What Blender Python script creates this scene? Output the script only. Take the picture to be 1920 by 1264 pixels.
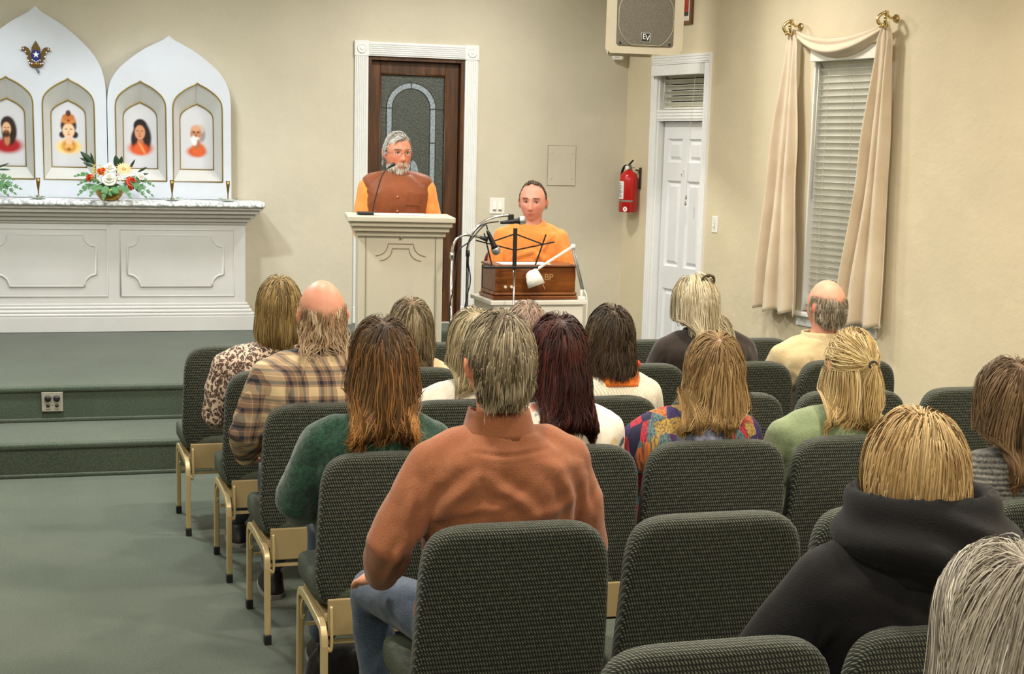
import bpy, bmesh, math, random
import numpy as np
from mathutils import Vector, Matrix

for o in list(bpy.data.objects):
    bpy.data.objects.remove(o)
SC = bpy.context.scene
COL = SC.collection

# ------------------------------------------------------------------ camera
F_PX, PP_Y, HORIZON, ROLL, YAW, EYE = 2900.0, 780.0, 275.0, 0.025, math.radians(17.25), 1.78
cam = bpy.data.cameras.new('camera')
cam_o = bpy.data.objects.new('camera', cam)
COL.objects.link(cam_o)
_p = math.atan((PP_Y - HORIZON) / F_PX)
_f = Vector((math.sin(YAW) * math.cos(_p), math.cos(YAW) * math.cos(_p), -math.sin(_p)))
_r = Vector((math.cos(YAW), -math.sin(YAW), 0))
_u = _r.cross(_f)
_r2 = _r * math.cos(ROLL) + _u * math.sin(ROLL)
_u2 = _u * math.cos(ROLL) - _r * math.sin(ROLL)
_m = Matrix((_r2, _u2, -_f)).transposed().to_4x4()
_m.translation = (0, 0, EYE)
cam_o.matrix_world = _m
cam.sensor_width = 36.0
cam.lens = F_PX / 1920 * 36
cam.shift_y = (PP_Y - 632) / 1920
cam.clip_start = 0.05
cam.clip_end = 60
SC.camera = cam_o

# ------------------------------------------------------------------ world, exposure, room lights
SC.view_settings.view_transform = 'Standard'
SC.view_settings.look = 'None'
SC.view_settings.gamma = 1.0
SC.view_settings.use_curve_mapping = False
SC.view_settings.exposure = 0.0
wd = bpy.data.worlds.new('world')
SC.world = wd
wd.use_nodes = True
wd.node_tree.nodes['Background'].inputs[0].default_value = (0.012, 0.016, 0.03, 1)   # night outside
wd.node_tree.nodes['Background'].inputs[1].default_value = 1.0
CEIL = 3.45
DOWNLIGHTS = [  # x, y, watts, colour   (recessed ceiling lamps of the room)
    (-1.7, 0.8, 44, (1, .91, .78)), (0.7, 0.8, 54, (1, .91, .78)), (3.2, 0.8, 65, (1, .89, .74)), (5.3, 0.8, 40, (1, .87, .70)),
    (-1.7, 3.5, 40, (1, .92, .80)), (0.8, 3.5, 65, (1, .92, .80)), (3.0, 3.5, 68, (1, .89, .74)), (5.0, 3.5, 42, (1, .86, .68)),
    (-1.5, 6.2, 46, (1, .93, .83)), (1.1, 6.2, 46, (1, .93, .83)), (2.9, 6.2, 68, (1, .89, .74)), (4.4, 6.2, 32, (1, .86, .68)),
    (-1.4, 10.35, 15, (.98, .97, .95)), (0.9, 10.35, 17, (.98, .97, .95)), (3.0, 10.5, 48, (1, .97, .90)), (0.0, 8.3, 118, (.92, 1, .98)), (3.85, 9.2, 38, (1, .96, .88)),
]
LAMP_SPREAD = math.radians(170)
SPOTS = [       # track lamps above the stage: position, target, watts, angle, colour
    ((-0.35, 10.62, 3.28), (-0.25, 11.55, 1.2), 36, 80, (.94, .97, 1)),
    ((0.75, 10.62, 3.28), (0.95, 11.55, 1.2), 36, 80, (.94, .97, 1)),
    ((1.1, 7.6, 3.28), (2.03, 9.1, 1.3), 22, 62, (1, .93, .82)),
    ((2.2, 7.7, 3.28), (2.95, 9.1, 1.1), 60, 92, (1, .93, .82)),
]


# ------------------------------------------------------------------ helpers
def lin(c):
    """sRGB 0-255 triple -> linear rgba"""
    out = []
    for v in c:
        v = v / 255.0
        out.append(v / 12.92 if v <= 0.04045 else ((v + 0.055) / 1.055) ** 2.4)
    return tuple(out) + (1.0,)


class NT:
    """small node-tree helper"""
    def __init__(self, name):
        self.m = bpy.data.materials.new(name)
        self.m.use_nodes = True
        self.t = self.m.node_tree
        self.t.nodes.clear()
        self.out = self.n('ShaderNodeOutputMaterial')
        self.b = self.n('ShaderNodeBsdfPrincipled')
        self.l(self.b.outputs[0], self.out.inputs[0])

    def n(self, typ, **kw):
        nd = self.t.nodes.new(typ)
        for k, v in kw.items():
            setattr(nd, k, v)
        return nd

    def l(self, a, b):
        self.t.links.new(a, b)

    def coord(self, kind='Object', scale=(1, 1, 1), rot=(0, 0, 0)):
        tc = self.n('ShaderNodeTexCoord')
        mp = self.n('ShaderNodeMapping')
        mp.inputs['Scale'].default_value = scale
        mp.inputs['Rotation'].default_value = rot
        self.l(tc.outputs[kind], mp.inputs['Vector'])
        return mp.outputs['Vector']

    def noise(self, vec, scale, detail=3, rough=.55):
        nd = self.n('ShaderNodeTexNoise')
        nd.inputs['Scale'].default_value = scale
        nd.inputs['Detail'].default_value = detail
        nd.inputs['Roughness'].default_value = rough
        self.l(vec, nd.inputs['Vector'])
        return nd.outputs['Fac']

    def ramp(self, fac, stops, interp='LINEAR'):
        nd = self.n('ShaderNodeValToRGB')
        cr = nd.color_ramp
        cr.interpolation = interp
        while len(cr.elements) < len(stops):
            cr.elements.new(0.5)
        for e, (p, c) in zip(cr.elements, stops):
            e.position = p
            e.color = c if len(c) == 4 else lin(c)
        self.l(fac, nd.inputs[0])
        return nd.outputs[0]

    def mix(self, fac, a, b, mode='MIX'):
        nd = self.n('ShaderNodeMix', data_type='RGBA', blend_type=mode)
        for sock, v in ((nd.inputs[0], fac), (nd.inputs[6], a), (nd.inputs[7], b)):
            if isinstance(v, bpy.types.NodeSocket):
                self.l(v, sock)
            else:
                sock.default_value = v
        return nd.outputs[2]

    def math(self, op, a, b=0.0):
        nd = self.n('ShaderNodeMath', operation=op)
        for sock, v in ((nd.inputs[0], a), (nd.inputs[1], b)):
            if isinstance(v, bpy.types.NodeSocket):
                self.l(v, sock)
            else:
                sock.default_value = v
        return nd.outputs[0]

    def bump(self, height, strength=.3, dist=.01):
        nd = self.n('ShaderNodeBump')
        nd.inputs['Strength'].default_value = strength
        nd.inputs['Distance'].default_value = dist
        self.l(height, nd.inputs['Height'])
        self.l(nd.outputs[0], self.b.inputs['Normal'])

    def set(self, color=None, rough=.5, metal=0.0, spec=.5, **kw):
        if color is not None:
            if isinstance(color, bpy.types.NodeSocket):
                self.l(color, self.b.inputs['Base Color'])
            else:
                self.b.inputs['Base Color'].default_value = color if len(color) == 4 else lin(color)
        self.b.inputs['Roughness'].default_value = rough
        self.b.inputs['Metallic'].default_value = metal
        self.b.inputs['Specular IOR Level'].default_value = spec
        for k, v in kw.items():
            self.b.inputs[k].default_value = v
        return self.m


MATS = {}


def plain(name, color, rough=.5, metal=0.0, var=.06, vs=8, bump=0, bs=60, spec=.5, **kw):
    """solid coloured material with slight tone variation and fine relief"""
    if name in MATS:
        return MATS[name]
    t = NT(name)
    vec = t.coord('Object')
    c = lin(color)
    lo = tuple(x * (1 - var) for x in c[:3]) + (1,)
    hi = tuple(min(1, x * (1 + var)) for x in c[:3]) + (1,)
    col = t.ramp(t.noise(vec, vs), [(.3, lo), (.7, hi)])
    if bump:
        t.bump(t.noise(vec, bs, 4), bump, .004)
    MATS[name] = t.set(col, rough, metal, spec, **kw)
    return MATS[name]


class MB:
    """collects simple shapes into one mesh"""
    def __init__(self):
        self.v, self.f = [], []

    def add(self, vs, fs):
        k = len(self.v)
        self.v += [tuple(p) for p in vs]
        self.f += [tuple(i + k for i in q) for q in fs]
        return self

    def box(self, a, b):
        x0, y0, z0 = a
        x1, y1, z1 = b
        vs = [(x0, y0, z0), (x1, y0, z0), (x1, y1, z0), (x0, y1, z0), (x0, y0, z1), (x1, y0, z1), (x1, y1, z1), (x0, y1, z1)]
        return self.add(vs, [(0, 3, 2, 1), (4, 5, 6, 7), (0, 1, 5, 4), (1, 2, 6, 5), (2, 3, 7, 6), (3, 0, 4, 7)])

    def bar(self, p, q, w, h, up=(0, 0, 1)):
        p, q, up = Vector(p), Vector(q), Vector(up)
        d = (q - p).normalized()
        s = d.cross(up)
        if s.length < 1e-4:
            s = d.cross(Vector((1, 0, 0)))
        s.normalize()
        u = s.cross(d)
        vs = []
        for c in (p, q):
            for a, b in ((-1, -1), (1, -1), (1, 1), (-1, 1)):
                vs.append(c + s * a * w / 2 + u * b * h / 2)
        return self.add(vs, [(3, 2, 1, 0), (4, 5, 6, 7), (0, 1, 5, 4), (1, 2, 6, 5), (2, 3, 7, 6), (3, 0, 4, 7)])

    def tube(self, pts, r, n=8, caps=True, flat=None):
        pts = [Vector(p) for p in pts]
        m = len(pts)
        rs = list(r) if hasattr(r, '__len__') else [r] * m
        vs, fs = [], []
        t0 = (pts[1] - pts[0]).normalized()
        s = t0.cross(Vector((0, 0, 1)))
        if s.length < 1e-3:
            s = t0.cross(Vector((1, 0, 0)))
        s.normalize()
        for i, p in enumerate(pts):
            if i == 0:
                t = t0
            elif i == m - 1:
                t = (pts[-1] - pts[-2]).normalized()
            else:
                t = (pts[i + 1] - pts[i - 1]).normalized()
            s = (s - t * s.dot(t))
            s = s.normalized() if s.length > 1e-6 else t.orthogonal().normalized()
            u = t.cross(s)
            for k in range(n):
                a = 2 * math.pi * k / n
                ca, sa = math.cos(a), math.sin(a)
                if flat:
                    sa *= flat
                vs.append(p + (s * ca + u * sa) * rs[i])
        for i in range(m - 1):
            for k in range(n):
                a, b = i * n + k, i * n + (k + 1) % n
                fs.append((a, b, b + n, a + n))
        if caps:
            fs.append(tuple(reversed(range(n))))
            fs.append(tuple((m - 1) * n + k for k in range(n)))
        return self.add(vs, fs)

    def capsule(self, pts, rs, n=14):
        """tube with rounded, closed ends"""
        pts = [Vector(p) for p in pts]
        d0 = (pts[0] - pts[1]).normalized()
        d1 = (pts[-1] - pts[-2]).normalized()
        P, R = [], []
        for a in (85, 60, 35, 15):
            P.append(pts[0] + d0 * rs[0] * math.sin(math.radians(a)))
            R.append(rs[0] * math.cos(math.radians(a)))
        P += pts
        R += list(rs)
        for a in (15, 35, 60, 85):
            P.append(pts[-1] + d1 * rs[-1] * math.sin(math.radians(a)))
            R.append(rs[-1] * math.cos(math.radians(a)))
        return self.tube(P, R, n)

    def lathe(self, prof, n=24, c=(0, 0, 0), axis='z'):
        vs, fs = [], []
        for r_, h in prof:
            for k in range(n):
                a = 2 * math.pi * k / n
                x, y = r_ * math.cos(a), r_ * math.sin(a)
                if axis == 'z':
                    q = (c[0] + x, c[1] + y, c[2] + h)
                elif axis == 'y':
                    q = (c[0] + x, c[1] + h, c[2] - y)
                else:
                    q = (c[0] + h, c[1] + x, c[2] + y)
                vs.append(q)
        m = len(prof)
        for i in range(m - 1):
            for k in range(n):
                a, b = i * n + k, i * n + (k + 1) % n
                fs.append((a, b, b + n, a + n))
        fs.append(tuple(reversed(range(n))))
        fs.append(tuple((m - 1) * n + k for k in range(n)))
        return self.add(vs, fs)

    def ellipsoid(self, c, r, rot=None, nu=16, nv=10):
        vs, fs = [], []
        R = rot or Matrix.Identity(3)
        for j in range(1, nv):
            a = math.pi * j / nv
            for i in range(nu):
                b = 2 * math.pi * i / nu
                p = Vector((r[0] * math.sin(a) * math.cos(b), r[1] * math.sin(a) * math.sin(b), r[2] * math.cos(a)))
                vs.append(Vector(c) + R @ p)
        top, bot = len(vs), len(vs) + 1
        vs.append(Vector(c) + R @ Vector((0, 0, r[2])))
        vs.append(Vector(c) + R @ Vector((0, 0, -r[2])))
        for j in range(nv - 2):
            for i in range(nu):
                a, b = j * nu + i, j * nu + (i + 1) % nu
                fs.append((a, a + nu, b + nu, b))
        for i in range(nu):
            fs.append((top, i, (i + 1) % nu))
            fs.append((bot, (nv - 2) * nu + (i + 1) % nu, (nv - 2) * nu + i))
        return self.add(vs, fs)

    def prism(self, poly, y0, y1):
        """polygon in x,z extruded along y"""
        n = len(poly)
        vs = [(p[0], y0, p[1]) for p in poly] + [(p[0], y1, p[1]) for p in poly]
        fs = [tuple(range(n)), tuple(reversed(range(n, 2 * n)))]
        for i in range(n):
            j = (i + 1) % n
            fs.append((i, i + n, j + n, j))
        return self.add(vs, fs)

    def bridge(self, la, lb, closed=True):
        """faces between two equally long loops of 3D points"""
        n = len(la)
        fs = [(i, (i + 1) % n, n + (i + 1) % n, n + i) for i in range(n if closed else n - 1)]
        return self.add(list(la) + list(lb), fs)

    def loft(self, rings, n=28, e=2.4):
        """closed stack of horizontal superellipses (cx,cy,cz,rx,ry)"""
        vs, fs = [], []
        for cx, cy, cz, rx, ry in rings:
            for k in range(n):
                a = 2 * math.pi * k / n
                c, s = math.cos(a), math.sin(a)
                vs.append((cx + rx * math.copysign(abs(c) ** (2 / e), c), cy + ry * math.copysign(abs(s) ** (2 / e), s), cz))
        m = len(rings)
        for i in range(m - 1):
            for k in range(n):
                a, b = i * n + k, i * n + (k + 1) % n
                fs.append((a, b, b + n, a + n))
        fs.append(tuple(reversed(range(n))))
        fs.append(tuple((m - 1) * n + k for k in range(n)))
        return self.add(vs, fs)

    def grid(self, fn, nu, nv):
        vs = [fn(i / (nu - 1), j / (nv - 1)) for j in range(nv) for i in range(nu)]
        fs = [(j * nu + i, j * nu + i + 1, (j + 1) * nu + i + 1, (j + 1) * nu + i) for j in range(nv - 1) for i in range(nu - 1)]
        return self.add(vs, fs)

    def mesh(self, name='mesh'):
        me = bpy.data.meshes.new(name)
        me.from_pydata(self.v, [], self.f)
        me.update()
        return me

    def build(self, name, mat=None, parent=None, smooth=False, bevel=0, loc=None, rotz=None, solid=0, segs=2):
        return obj(name, self.mesh(name), mat, parent, smooth, bevel, loc, rotz, solid, segs)


def obj(name, me, mat=None, parent=None, smooth=False, bevel=0, loc=None, rotz=None, solid=0, segs=2):
    o = bpy.data.objects.new(name, me)
    COL.objects.link(o)
    if mat is not None:
        for m_ in (mat if isinstance(mat, (list, tuple)) else [mat]):
            me.materials.append(m_)
    if parent is not None:
        o.parent = parent
    if loc is not None:
        o.location = loc
    if rotz is not None:
        o.rotation_euler = (0, 0, rotz)
    if smooth:
        me.polygons.foreach_set('use_smooth', [True] * len(me.polygons))
    if solid:
        md = o.modifiers.new('thick', 'SOLIDIFY')
        md.thickness = solid
        md.offset = 0
    if bevel:
        md = o.modifiers.new('bevel', 'BEVEL')
        md.width = bevel
        md.segments = segs
        md.limit_method = 'ANGLE'
        md.angle_limit = math.radians(35)
    return o


def tag(o, label, cat, group=None):
    o['label'] = label
    o['category'] = cat
    if group:
        o['group'] = group
    return o


def struct(o):
    o['kind'] = 'structure'
    return o


def thing(name, label, cat, loc=(0, 0, 0), rotz=0.0, group=None):
    o = bpy.data.objects.new(name, None)
    o.empty_display_size = .1
    COL.objects.link(o)
    o.location = loc
    o.rotation_euler = (0, 0, rotz)
    return tag(o, label, cat, group)


def copy_tree(o, parent=None):
    c = o.copy()
    COL.objects.link(c)
    c.parent = parent
    for ch in list(o.children):
        copy_tree(ch, c)
    return c


def relabel(o, label):
    o['label'] = label
    return o


def evaluated(o):
    """bake modifiers of a temporary object into a mesh and drop the object"""
    dg = bpy.context.evaluated_depsgraph_get()
    dg.update()
    me = bpy.data.meshes.new_from_object(o.evaluated_get(dg))
    d = o.data
    bpy.data.objects.remove(o)
    if isinstance(d, bpy.types.Mesh):
        bpy.data.meshes.remove(d)
    return me


def plate(polys, depth, bevel=0.0):
    """flat board with holes: list of x,z outlines (first is the outside), centred on y=0"""
    cu = bpy.data.curves.new('plate', 'CURVE')
    cu.dimensions = '2D'
    cu.fill_mode = 'BOTH'
    cu.extrude = depth / 2
    cu.bevel_depth = bevel
    for poly in polys:
        sp = cu.splines.new('POLY')
        sp.points.add(len(poly) - 1)
        for pt, q in zip(sp.points, poly):
            pt.co = (q[0], q[1], 0, 1)
        sp.use_cyclic_u = True
    o = bpy.data.objects.new('plate', cu)
    COL.objects.link(o)
    me = evaluated(o)
    bpy.data.curves.remove(cu)
    me.transform(Matrix.Rotation(math.radians(90), 4, 'X'))
    return me


def lettering(text, size, depth=.002, align='CENTER'):
    """letters standing in the x,z plane, front towards -y"""
    cu = bpy.data.curves.new('text', 'FONT')
    cu.body = text
    cu.size = size
    cu.extrude = depth / 2
    cu.align_x = align
    cu.align_y = 'CENTER'
    o = bpy.data.objects.new('text', cu)
    COL.objects.link(o)
    me = evaluated(o)
    bpy.data.curves.remove(cu)
    me.transform(Matrix.Rotation(math.radians(90), 4, 'X'))
    return me


def smooth_path(pts, n=8, closed=False):
    """Catmull-Rom through the points"""
    P = [Vector(p) for p in pts]
    out = []
    m = len(P)
    for i in range(m if closed else m - 1):
        if closed:
            a, b, c, d = P[(i - 1) % m], P[i], P[(i + 1) % m], P[(i + 2) % m]
        else:
            a, b, c, d = P[max(i - 1, 0)], P[i], P[i + 1], P[min(i + 2, m - 1)]
        for k in range(n):
            t = k / n
            out.append(.5 * ((2 * b) + (c - a) * t + (2 * a - 5 * b + 4 * c - d) * t * t + (3 * b - a - 3 * c + d) * t ** 3))
    if not closed:
        out.append(P[-1])
    return out


RW_A = math.radians(10)                 # the right wall opens by ten degrees
RW_O = Vector((4.6, 11.9, 0))
RW_T = Vector((math.sin(RW_A), -math.cos(RW_A), 0))      # along the wall, to the right in view
RW_N = Vector((math.cos(RW_A), math.sin(RW_A), 0))       # out of the room
RW_ROT = -math.radians(80)


def rw(s, z=0.0, off=0.0):
    return RW_O + RW_T * s + RW_N * off + Vector((0, 0, z))
# ------------------------------------------------------------------ materials of the room
def m_wall(name, c):
    t = NT(name)
    v = t.coord('Object')
    n1 = t.noise(v, 2.2, 4)
    n2 = t.noise(v, 14, 5, .6)
    col = t.ramp(n1, [(.25, tuple(x * .97 for x in c)), (.75, tuple(min(255, x * 1.02) for x in c))])
    h = t.math('ADD', t.math('MULTIPLY', n2, .8), t.math('MULTIPLY', t.noise(v, 60, 3), .35))
    rg = t.ramp(t.noise(v, 5.5, 3), [(.42, (0, 0, 0, 1)), (.6, (1, 1, 1, 1))])
    t.bump(t.math('ADD', h, t.math('MULTIPLY', rg, .5)), .22, .012)
    return t.set(col, .72, 0, .25)


M_WALLB = m_wall('wall plaster back', (204, 197, 177))
M_WALLR = m_wall('wall plaster right', (214, 201, 172))
M_CEIL = plain('ceiling paint', (226, 220, 205), .8, bump=.1)


def m_carpet(name, a, b):
    t = NT(name)
    v = t.coord('Object')
    f = t.math('ADD', t.math('MULTIPLY', t.noise(v, 150, 4, .75), .82), t.math('MULTIPLY', t.noise(v, 2.0, 5), .18))
    col = t.ramp(f, [(.36, a), (.64, b)])
    t.bump(t.noise(v, 380, 2), .6, .006)
    return t.set(col, .95, 0, .1, **{'Sheen Weight': .25})


M_CARPET = m_carpet('green grey carpet', (46, 55, 46), (86, 97, 82))
M_WHITE = plain('white trim paint', (232, 233, 232), .38, var=.02, bump=.03)
M_WHITE2 = plain('white door paint', (226, 228, 230), .42, var=.02, bump=.05, bs=120)
M_GAP = plain('dark gap', (12, 10, 10), .9)
M_BRASS = plain('polished brass', (214, 192, 140), .2, 1.0)
M_GOLD = plain('gold paint trim', (150, 128, 62), .35, .6)
M_CHROME = plain('chrome', (225, 225, 228), .14, 1.0)
M_BLACK = plain('black plastic', (20, 20, 21), .45)
M_BLIND = plain('blind slat', (228, 226, 212), .5)
M_PLATE = plain('switch plate plastic', (236, 234, 226), .35, var=.01)


def m_wood(name, a, b, rough=.4, sc=(14, 14, 1.2), rot=(0, 0, 0)):
    t = NT(name)
    v = t.coord('Object', sc, rot)
    n = t.noise(v, 2.2, 6, .62)
    col = t.ramp(n, [(.3, a), (.52, tuple((x + y) / 2 for x, y in zip(a, b))), (.72, b)])
    t.bump(n, .12, .003)
    return t.set(col, rough, 0, .45)


M_DOORWOOD = m_wood('stained door wood', (48, 27, 14), (104, 66, 35), .42)
M_HARM = m_wood('harmonium wood', (92, 46, 14), (150, 88, 32), .3, (1.4, 12, 12))


def m_glass(name, c, rough, bscale, bstr):
    t = NT(name)
    v = t.coord('Object')
    f = t.noise(v, bscale, 3, .6)
    col = t.ramp(f, [(.3, tuple(x * .8 for x in c)), (.7, tuple(min(255, x * 1.2) for x in c))])
    t.bump(f, bstr, .006)
    return t.set(col, rough, 0, .6)


M_TEXGLASS = m_glass('dark textured glass', (66, 72, 68), .3, 70, .5)
M_FROST = m_glass('frosted glass band', (136, 148, 156), .35, 60, .2)
_t = NT('night window glass')
M_PANE = _t.set((12, 14, 18), .05, 0, .6, **{'Transmission Weight': .7, 'IOR': 1.45})

# ------------------------------------------------------------------ room shell
XL, YR = -3.6, -1.6
rear_s = (11.9 - YR) / math.cos(RW_A)
fl = MB()
p_end = rw(rear_s + .2)
fl.add([(XL - .2, YR - .2, -.1), (p_end.x + .2, YR - .2, -.1), (5.0, 12.1, -.1), (XL - .2, 12.1, -.1),
        (XL - .2, YR - .2, 0), (p_end.x + .2, YR - .2, 0), (5.0, 12.1, 0), (XL - .2, 12.1, 0)],
       [(0, 3, 2, 1), (4, 5, 6, 7), (0, 1, 5, 4), (1, 2, 6, 5), (2, 3, 7, 6), (3, 0, 4, 7)])
struct(fl.build('floor', M_CARPET))
cl = MB()
cl.add([(XL - .2, YR - .2, CEIL), (p_end.x + .2, YR - .2, CEIL), (5.0, 12.1, CEIL), (XL - .2, 12.1, CEIL),
        (XL - .2, YR - .2, CEIL + .1), (p_end.x + .2, YR - .2, CEIL + .1), (5.0, 12.1, CEIL + .1), (XL - .2, 12.1, CEIL + .1)],
       [(0, 3, 2, 1), (4, 5, 6, 7), (0, 1, 5, 4), (1, 2, 6, 5), (2, 3, 7, 6), (3, 0, 4, 7)])
struct(cl.build('ceiling', M_CEIL))

DX0, DX1, DZ0, DZ1 = 2.473, 3.24, .385, 2.437      # brown door opening
me = plate([[(XL, 0), (4.72, 0), (4.72, CEIL), (XL, CEIL)], [(DX0, DZ0), (DX1, DZ0), (DX1, DZ1), (DX0, DZ1)]], .16)
struct(obj('wall_back', me, M_WALLB, loc=(0, 11.98, 0)))
WS0, WS1, WZ0, WZ1 = 2.40, 3.17, .72, 2.40           # window opening in the right wall
me = plate([[(-.1, 0), (rear_s + .1, 0), (rear_s + .1, CEIL), (-.1, CEIL)],
            [(.478, 0.0005), (1.122, 0.0005), (1.122, 2.43), (.478, 2.43)],
            [(WS0, WZ0), (WS1, WZ0), (WS1, WZ1), (WS0, WZ1)]], .16)
struct(obj('wall_right', me, M_WALLR, loc=rw(0, 0, .08), rotz=RW_ROT))
struct(MB().box((XL - .15, YR, 0), (XL, 11.9, CEIL)).build('wall_left', M_WALLB))
struct(MB().box((XL, YR - .15, 0), (p_end.x, YR, CEIL)).build('wall_rear', M_WALLB))
struct(MB().prism([(.02, 0), (.372, 0), (.372, .1), (.36, .11), (.02, .11)], -.014, 0).build('baseboard_right', M_WHITE, loc=rw(0), rotz=RW_ROT))
struct(MB().prism([(1.2, 0), (8, 0), (8, .11), (1.2, .11)], -.014, 0).build('baseboard_right_aisle', M_WHITE, loc=rw(0), rotz=RW_ROT))

# stage: carpeted steps
st = thing('platform', 'carpeted two-step stage below the altar', 'stage')
struct(st)
S1, S2, Y1, Y2 = .185, .388, 8.345, 8.98
MB().box((XL, Y1, 0.002), (4.25, 11.88, S1)).build('lower_step', M_CARPET, st, bevel=.022, segs=3)
MB().box((XL, Y2, S1 - .01), (1.78, 11.88, S2)).build('upper_step', M_CARPET, st, bevel=.022, segs=3)
MB().box((1.78, 11.36, S1 - .01), (3.5, 11.88, S2 - .004)).build('door_landing', M_CARPET, st, bevel=.03, segs=3)
MB().box((XL, Y1 - .012, S1 - .035), (4.25, Y1 + .03, S1 - .004)).build('step_nosing', M_CARPET, st, bevel=.012, segs=3)
MB().box((XL, Y2 - .012, S2 - .035), (1.78, Y2 + .03, S2 - .004)).build('step_nosing', M_CARPET, st, bevel=.012, segs=3)
MB().box((XL, Y2 - .02, S1 + .001), (1.78, Y2 + .01, S1 + .02)).build('step_cove', M_CARPET, st, bevel=.006)
MB().box((XL, Y1 - .02, .001), (4.25, Y1 + .01, .02)).build('step_cove', M_CARPET, st, bevel=.006)


# ------------------------------------------------------------------ casings
def fluted(par, x0, x1, z0, z1, y, vertical=True, th=.018, ribs=5, name='casing', mat=None):
    b = MB().box((x0, y - th, z0), (x1, y, z1))
    w = (x1 - x0) if vertical else (z1 - z0)
    for i in range(ribs):
        c = w * (i + .5) / ribs * .86 + w * .07
        if vertical:
            b.tube([(x0 + c, y - th, z0 + .004), (x0 + c, y - th, z1 - .004)], w * .07, 6)
        else:
            b.tube([(x0 + .004, y - th, z0 + c), (x1 - .004, y - th, z0 + c)], w * .07, 6)
    return b.build(name, mat or M_WHITE, par)


d1 = struct(thing('door_1', 'dark wooden door with arched leaded glass behind the lectern', 'door', (0, 11.9, 0)))
CW = .104
fluted(d1, DX0 - CW, DX0, DZ0 + .13, DZ1, 0, ribs=6)
fluted(d1, DX1, DX1 + CW, DZ0 + .13, DZ1, 0, ribs=6)
fluted(d1, DX0, DX1, DZ1, DZ1 + CW, 0, vertical=False, ribs=6, name='head_casing')
for x in (DX0 - CW, DX1):
    b = MB().box((x - .004, -.026, DZ1 - .004), (x + CW + .004, 0, DZ1 + CW + .006)).build('corner_block', M_WHITE, d1, bevel=.004)
    MB().lathe([(.0, -.03), (.012, -.031), (.016, -.026), (.026, -.024), (.03, -.03), (.036, -.028), (.038, -.02)], 24, (x + CW / 2, -.004, DZ1 + CW / 2), 'y').build('rosette', M_WHITE, b, True)
    MB().box((x - .004, -.026, DZ0), (x + CW + .004, 0, DZ0 + .13)).build('plinth_block', M_WHITE, d1, bevel=.004)
j = MB()
j.box((DX0, 0, DZ0), (DX0 + .03, .15, DZ1)).box((DX1 - .03, 0, DZ0), (DX1, .15, DZ1)).box((DX0 + .03, 0, DZ1 - .03), (DX1 - .03, .15, DZ1))
j.build('jamb', M_DOORWOOD, d1, bevel=.002)
sx0, sx1, sz1, sy = DX0 + .034, DX1 - .034, DZ1 - .034, .05      # slab
gx0, gx1, gz0, gz1 = sx0 + .075, sx1 - .105, .62, 2.31
MB().box((sx0, sy, DZ0 + .004), (gx0, sy + .045, sz1)).build('stile', M_DOORWOOD, d1, bevel=.004)
MB().box((gx1, sy, DZ0 + .004), (sx1, sy + .045, sz1)).build('stile', M_DOORWOOD, d1, bevel=.004)
MB().box((gx0, sy, gz1), (gx1, sy + .045, sz1)).build('rail', M_DOORWOOD, d1, bevel=.004)
MB().box((gx0, sy, DZ0 + .004), (gx1, sy + .045, gz0)).build('rail', M_DOORWOOD, d1, bevel=.004)
bd = MB()
for a, b_ in (((gx0, gz0), (gx0, gz1)), ((gx1, gz0), (gx1, gz1)), ((gx0, gz0), (gx1, gz0)), ((gx0, gz1), (gx1, gz1))):
    bd.tube([(a[0], sy + .004, a[1]), (b_[0], sy + .004, b_[1])], .009, 8)
bd.build('glazing_bead', M_DOORWOOD, d1, True)
# leaded glass: arch band between an outer and an inner pane
acx, aro, ari, asp, abot = 2.832, .196, .152, 2.052, .80


def arch(r_, n=18):
    return [(acx - r_, abot)] + [(acx - r_ * math.cos(math.pi * i / n), asp + r_ * math.sin(math.pi * i / n)) for i in range(n + 1)] + [(acx + r_, abot)]


oa, ia = arch(aro), arch(ari)
obj('outer_pane', plate([[(gx0, gz0), (gx1, gz0), (gx1, gz1), (gx0, gz1)], list(reversed(oa))], .006), M_TEXGLASS, d1, loc=(0, sy + .022, 0))
inner_pane = plate([ia], .006)
obj('inner_pane', inner_pane, M_TEXGLASS, d1, loc=(0, sy + .022, 0))
h = len(oa) // 2


def band(i0, i1, za=None, zb=None):
    poly = [oa[i] for i in range(i0, i1 + 1)] + [ia[i] for i in range(i1, i0 - 1, -1)]
    obj('frosted_piece', plate([poly], .007), M_FROST, d1, loc=(0, sy + .02, 0))


def quadpiece(x0, x1, z0, z1):
    MB().box((x0, sy + .0165, z0), (x1, sy + .0235, z1)).build('frosted_piece', M_FROST, d1)



n_arc = 18
polyL = [oa[i] for i in range(1, 11)] + [ia[i] for i in range(10, 0, -1)]
polyR = [oa[i] for i in range(10, 20)] + [ia[i] for i in range(19, 9, -1)]
for poly in (polyL, polyR):
    obj('frosted_piece', plate([poly], .007), M_FROST, d1, loc=(0, sy + .02, 0))
for sgn in (-1, 1):
    xa, xb = sorted((acx + sgn * ari, acx + sgn * aro))
    for z0, z1 in ((abot, 1.22), (1.224, 1.79), (1.794, asp - .002)):
        quadpiece(xa, xb, z0, z1)
for cx_, cz_, rx_, rz_, ang in ((2.80, 1.62, .028, .085, .12), (2.865, 1.575, .028, .08, -.22), (2.83, 1.50, .02, .06, 0), (2.77, 1.50, .026, .075, .45), (2.90, 1.47, .026, .075, -.5)):
    pl = []
    for i in range(20):
        a = 2 * math.pi * i / 20
        x, z = rx_ * math.cos(a), rz_ * math.sin(a)
        pl.append((cx_ + x * math.cos(ang) + z * math.sin(ang), cz_ - x * math.sin(ang) + z * math.cos(ang)))
    obj('petal_piece', plate([pl], .008), M_FROST, d1, loc=(0, sy + .018, 0))
came = MB()
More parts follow.
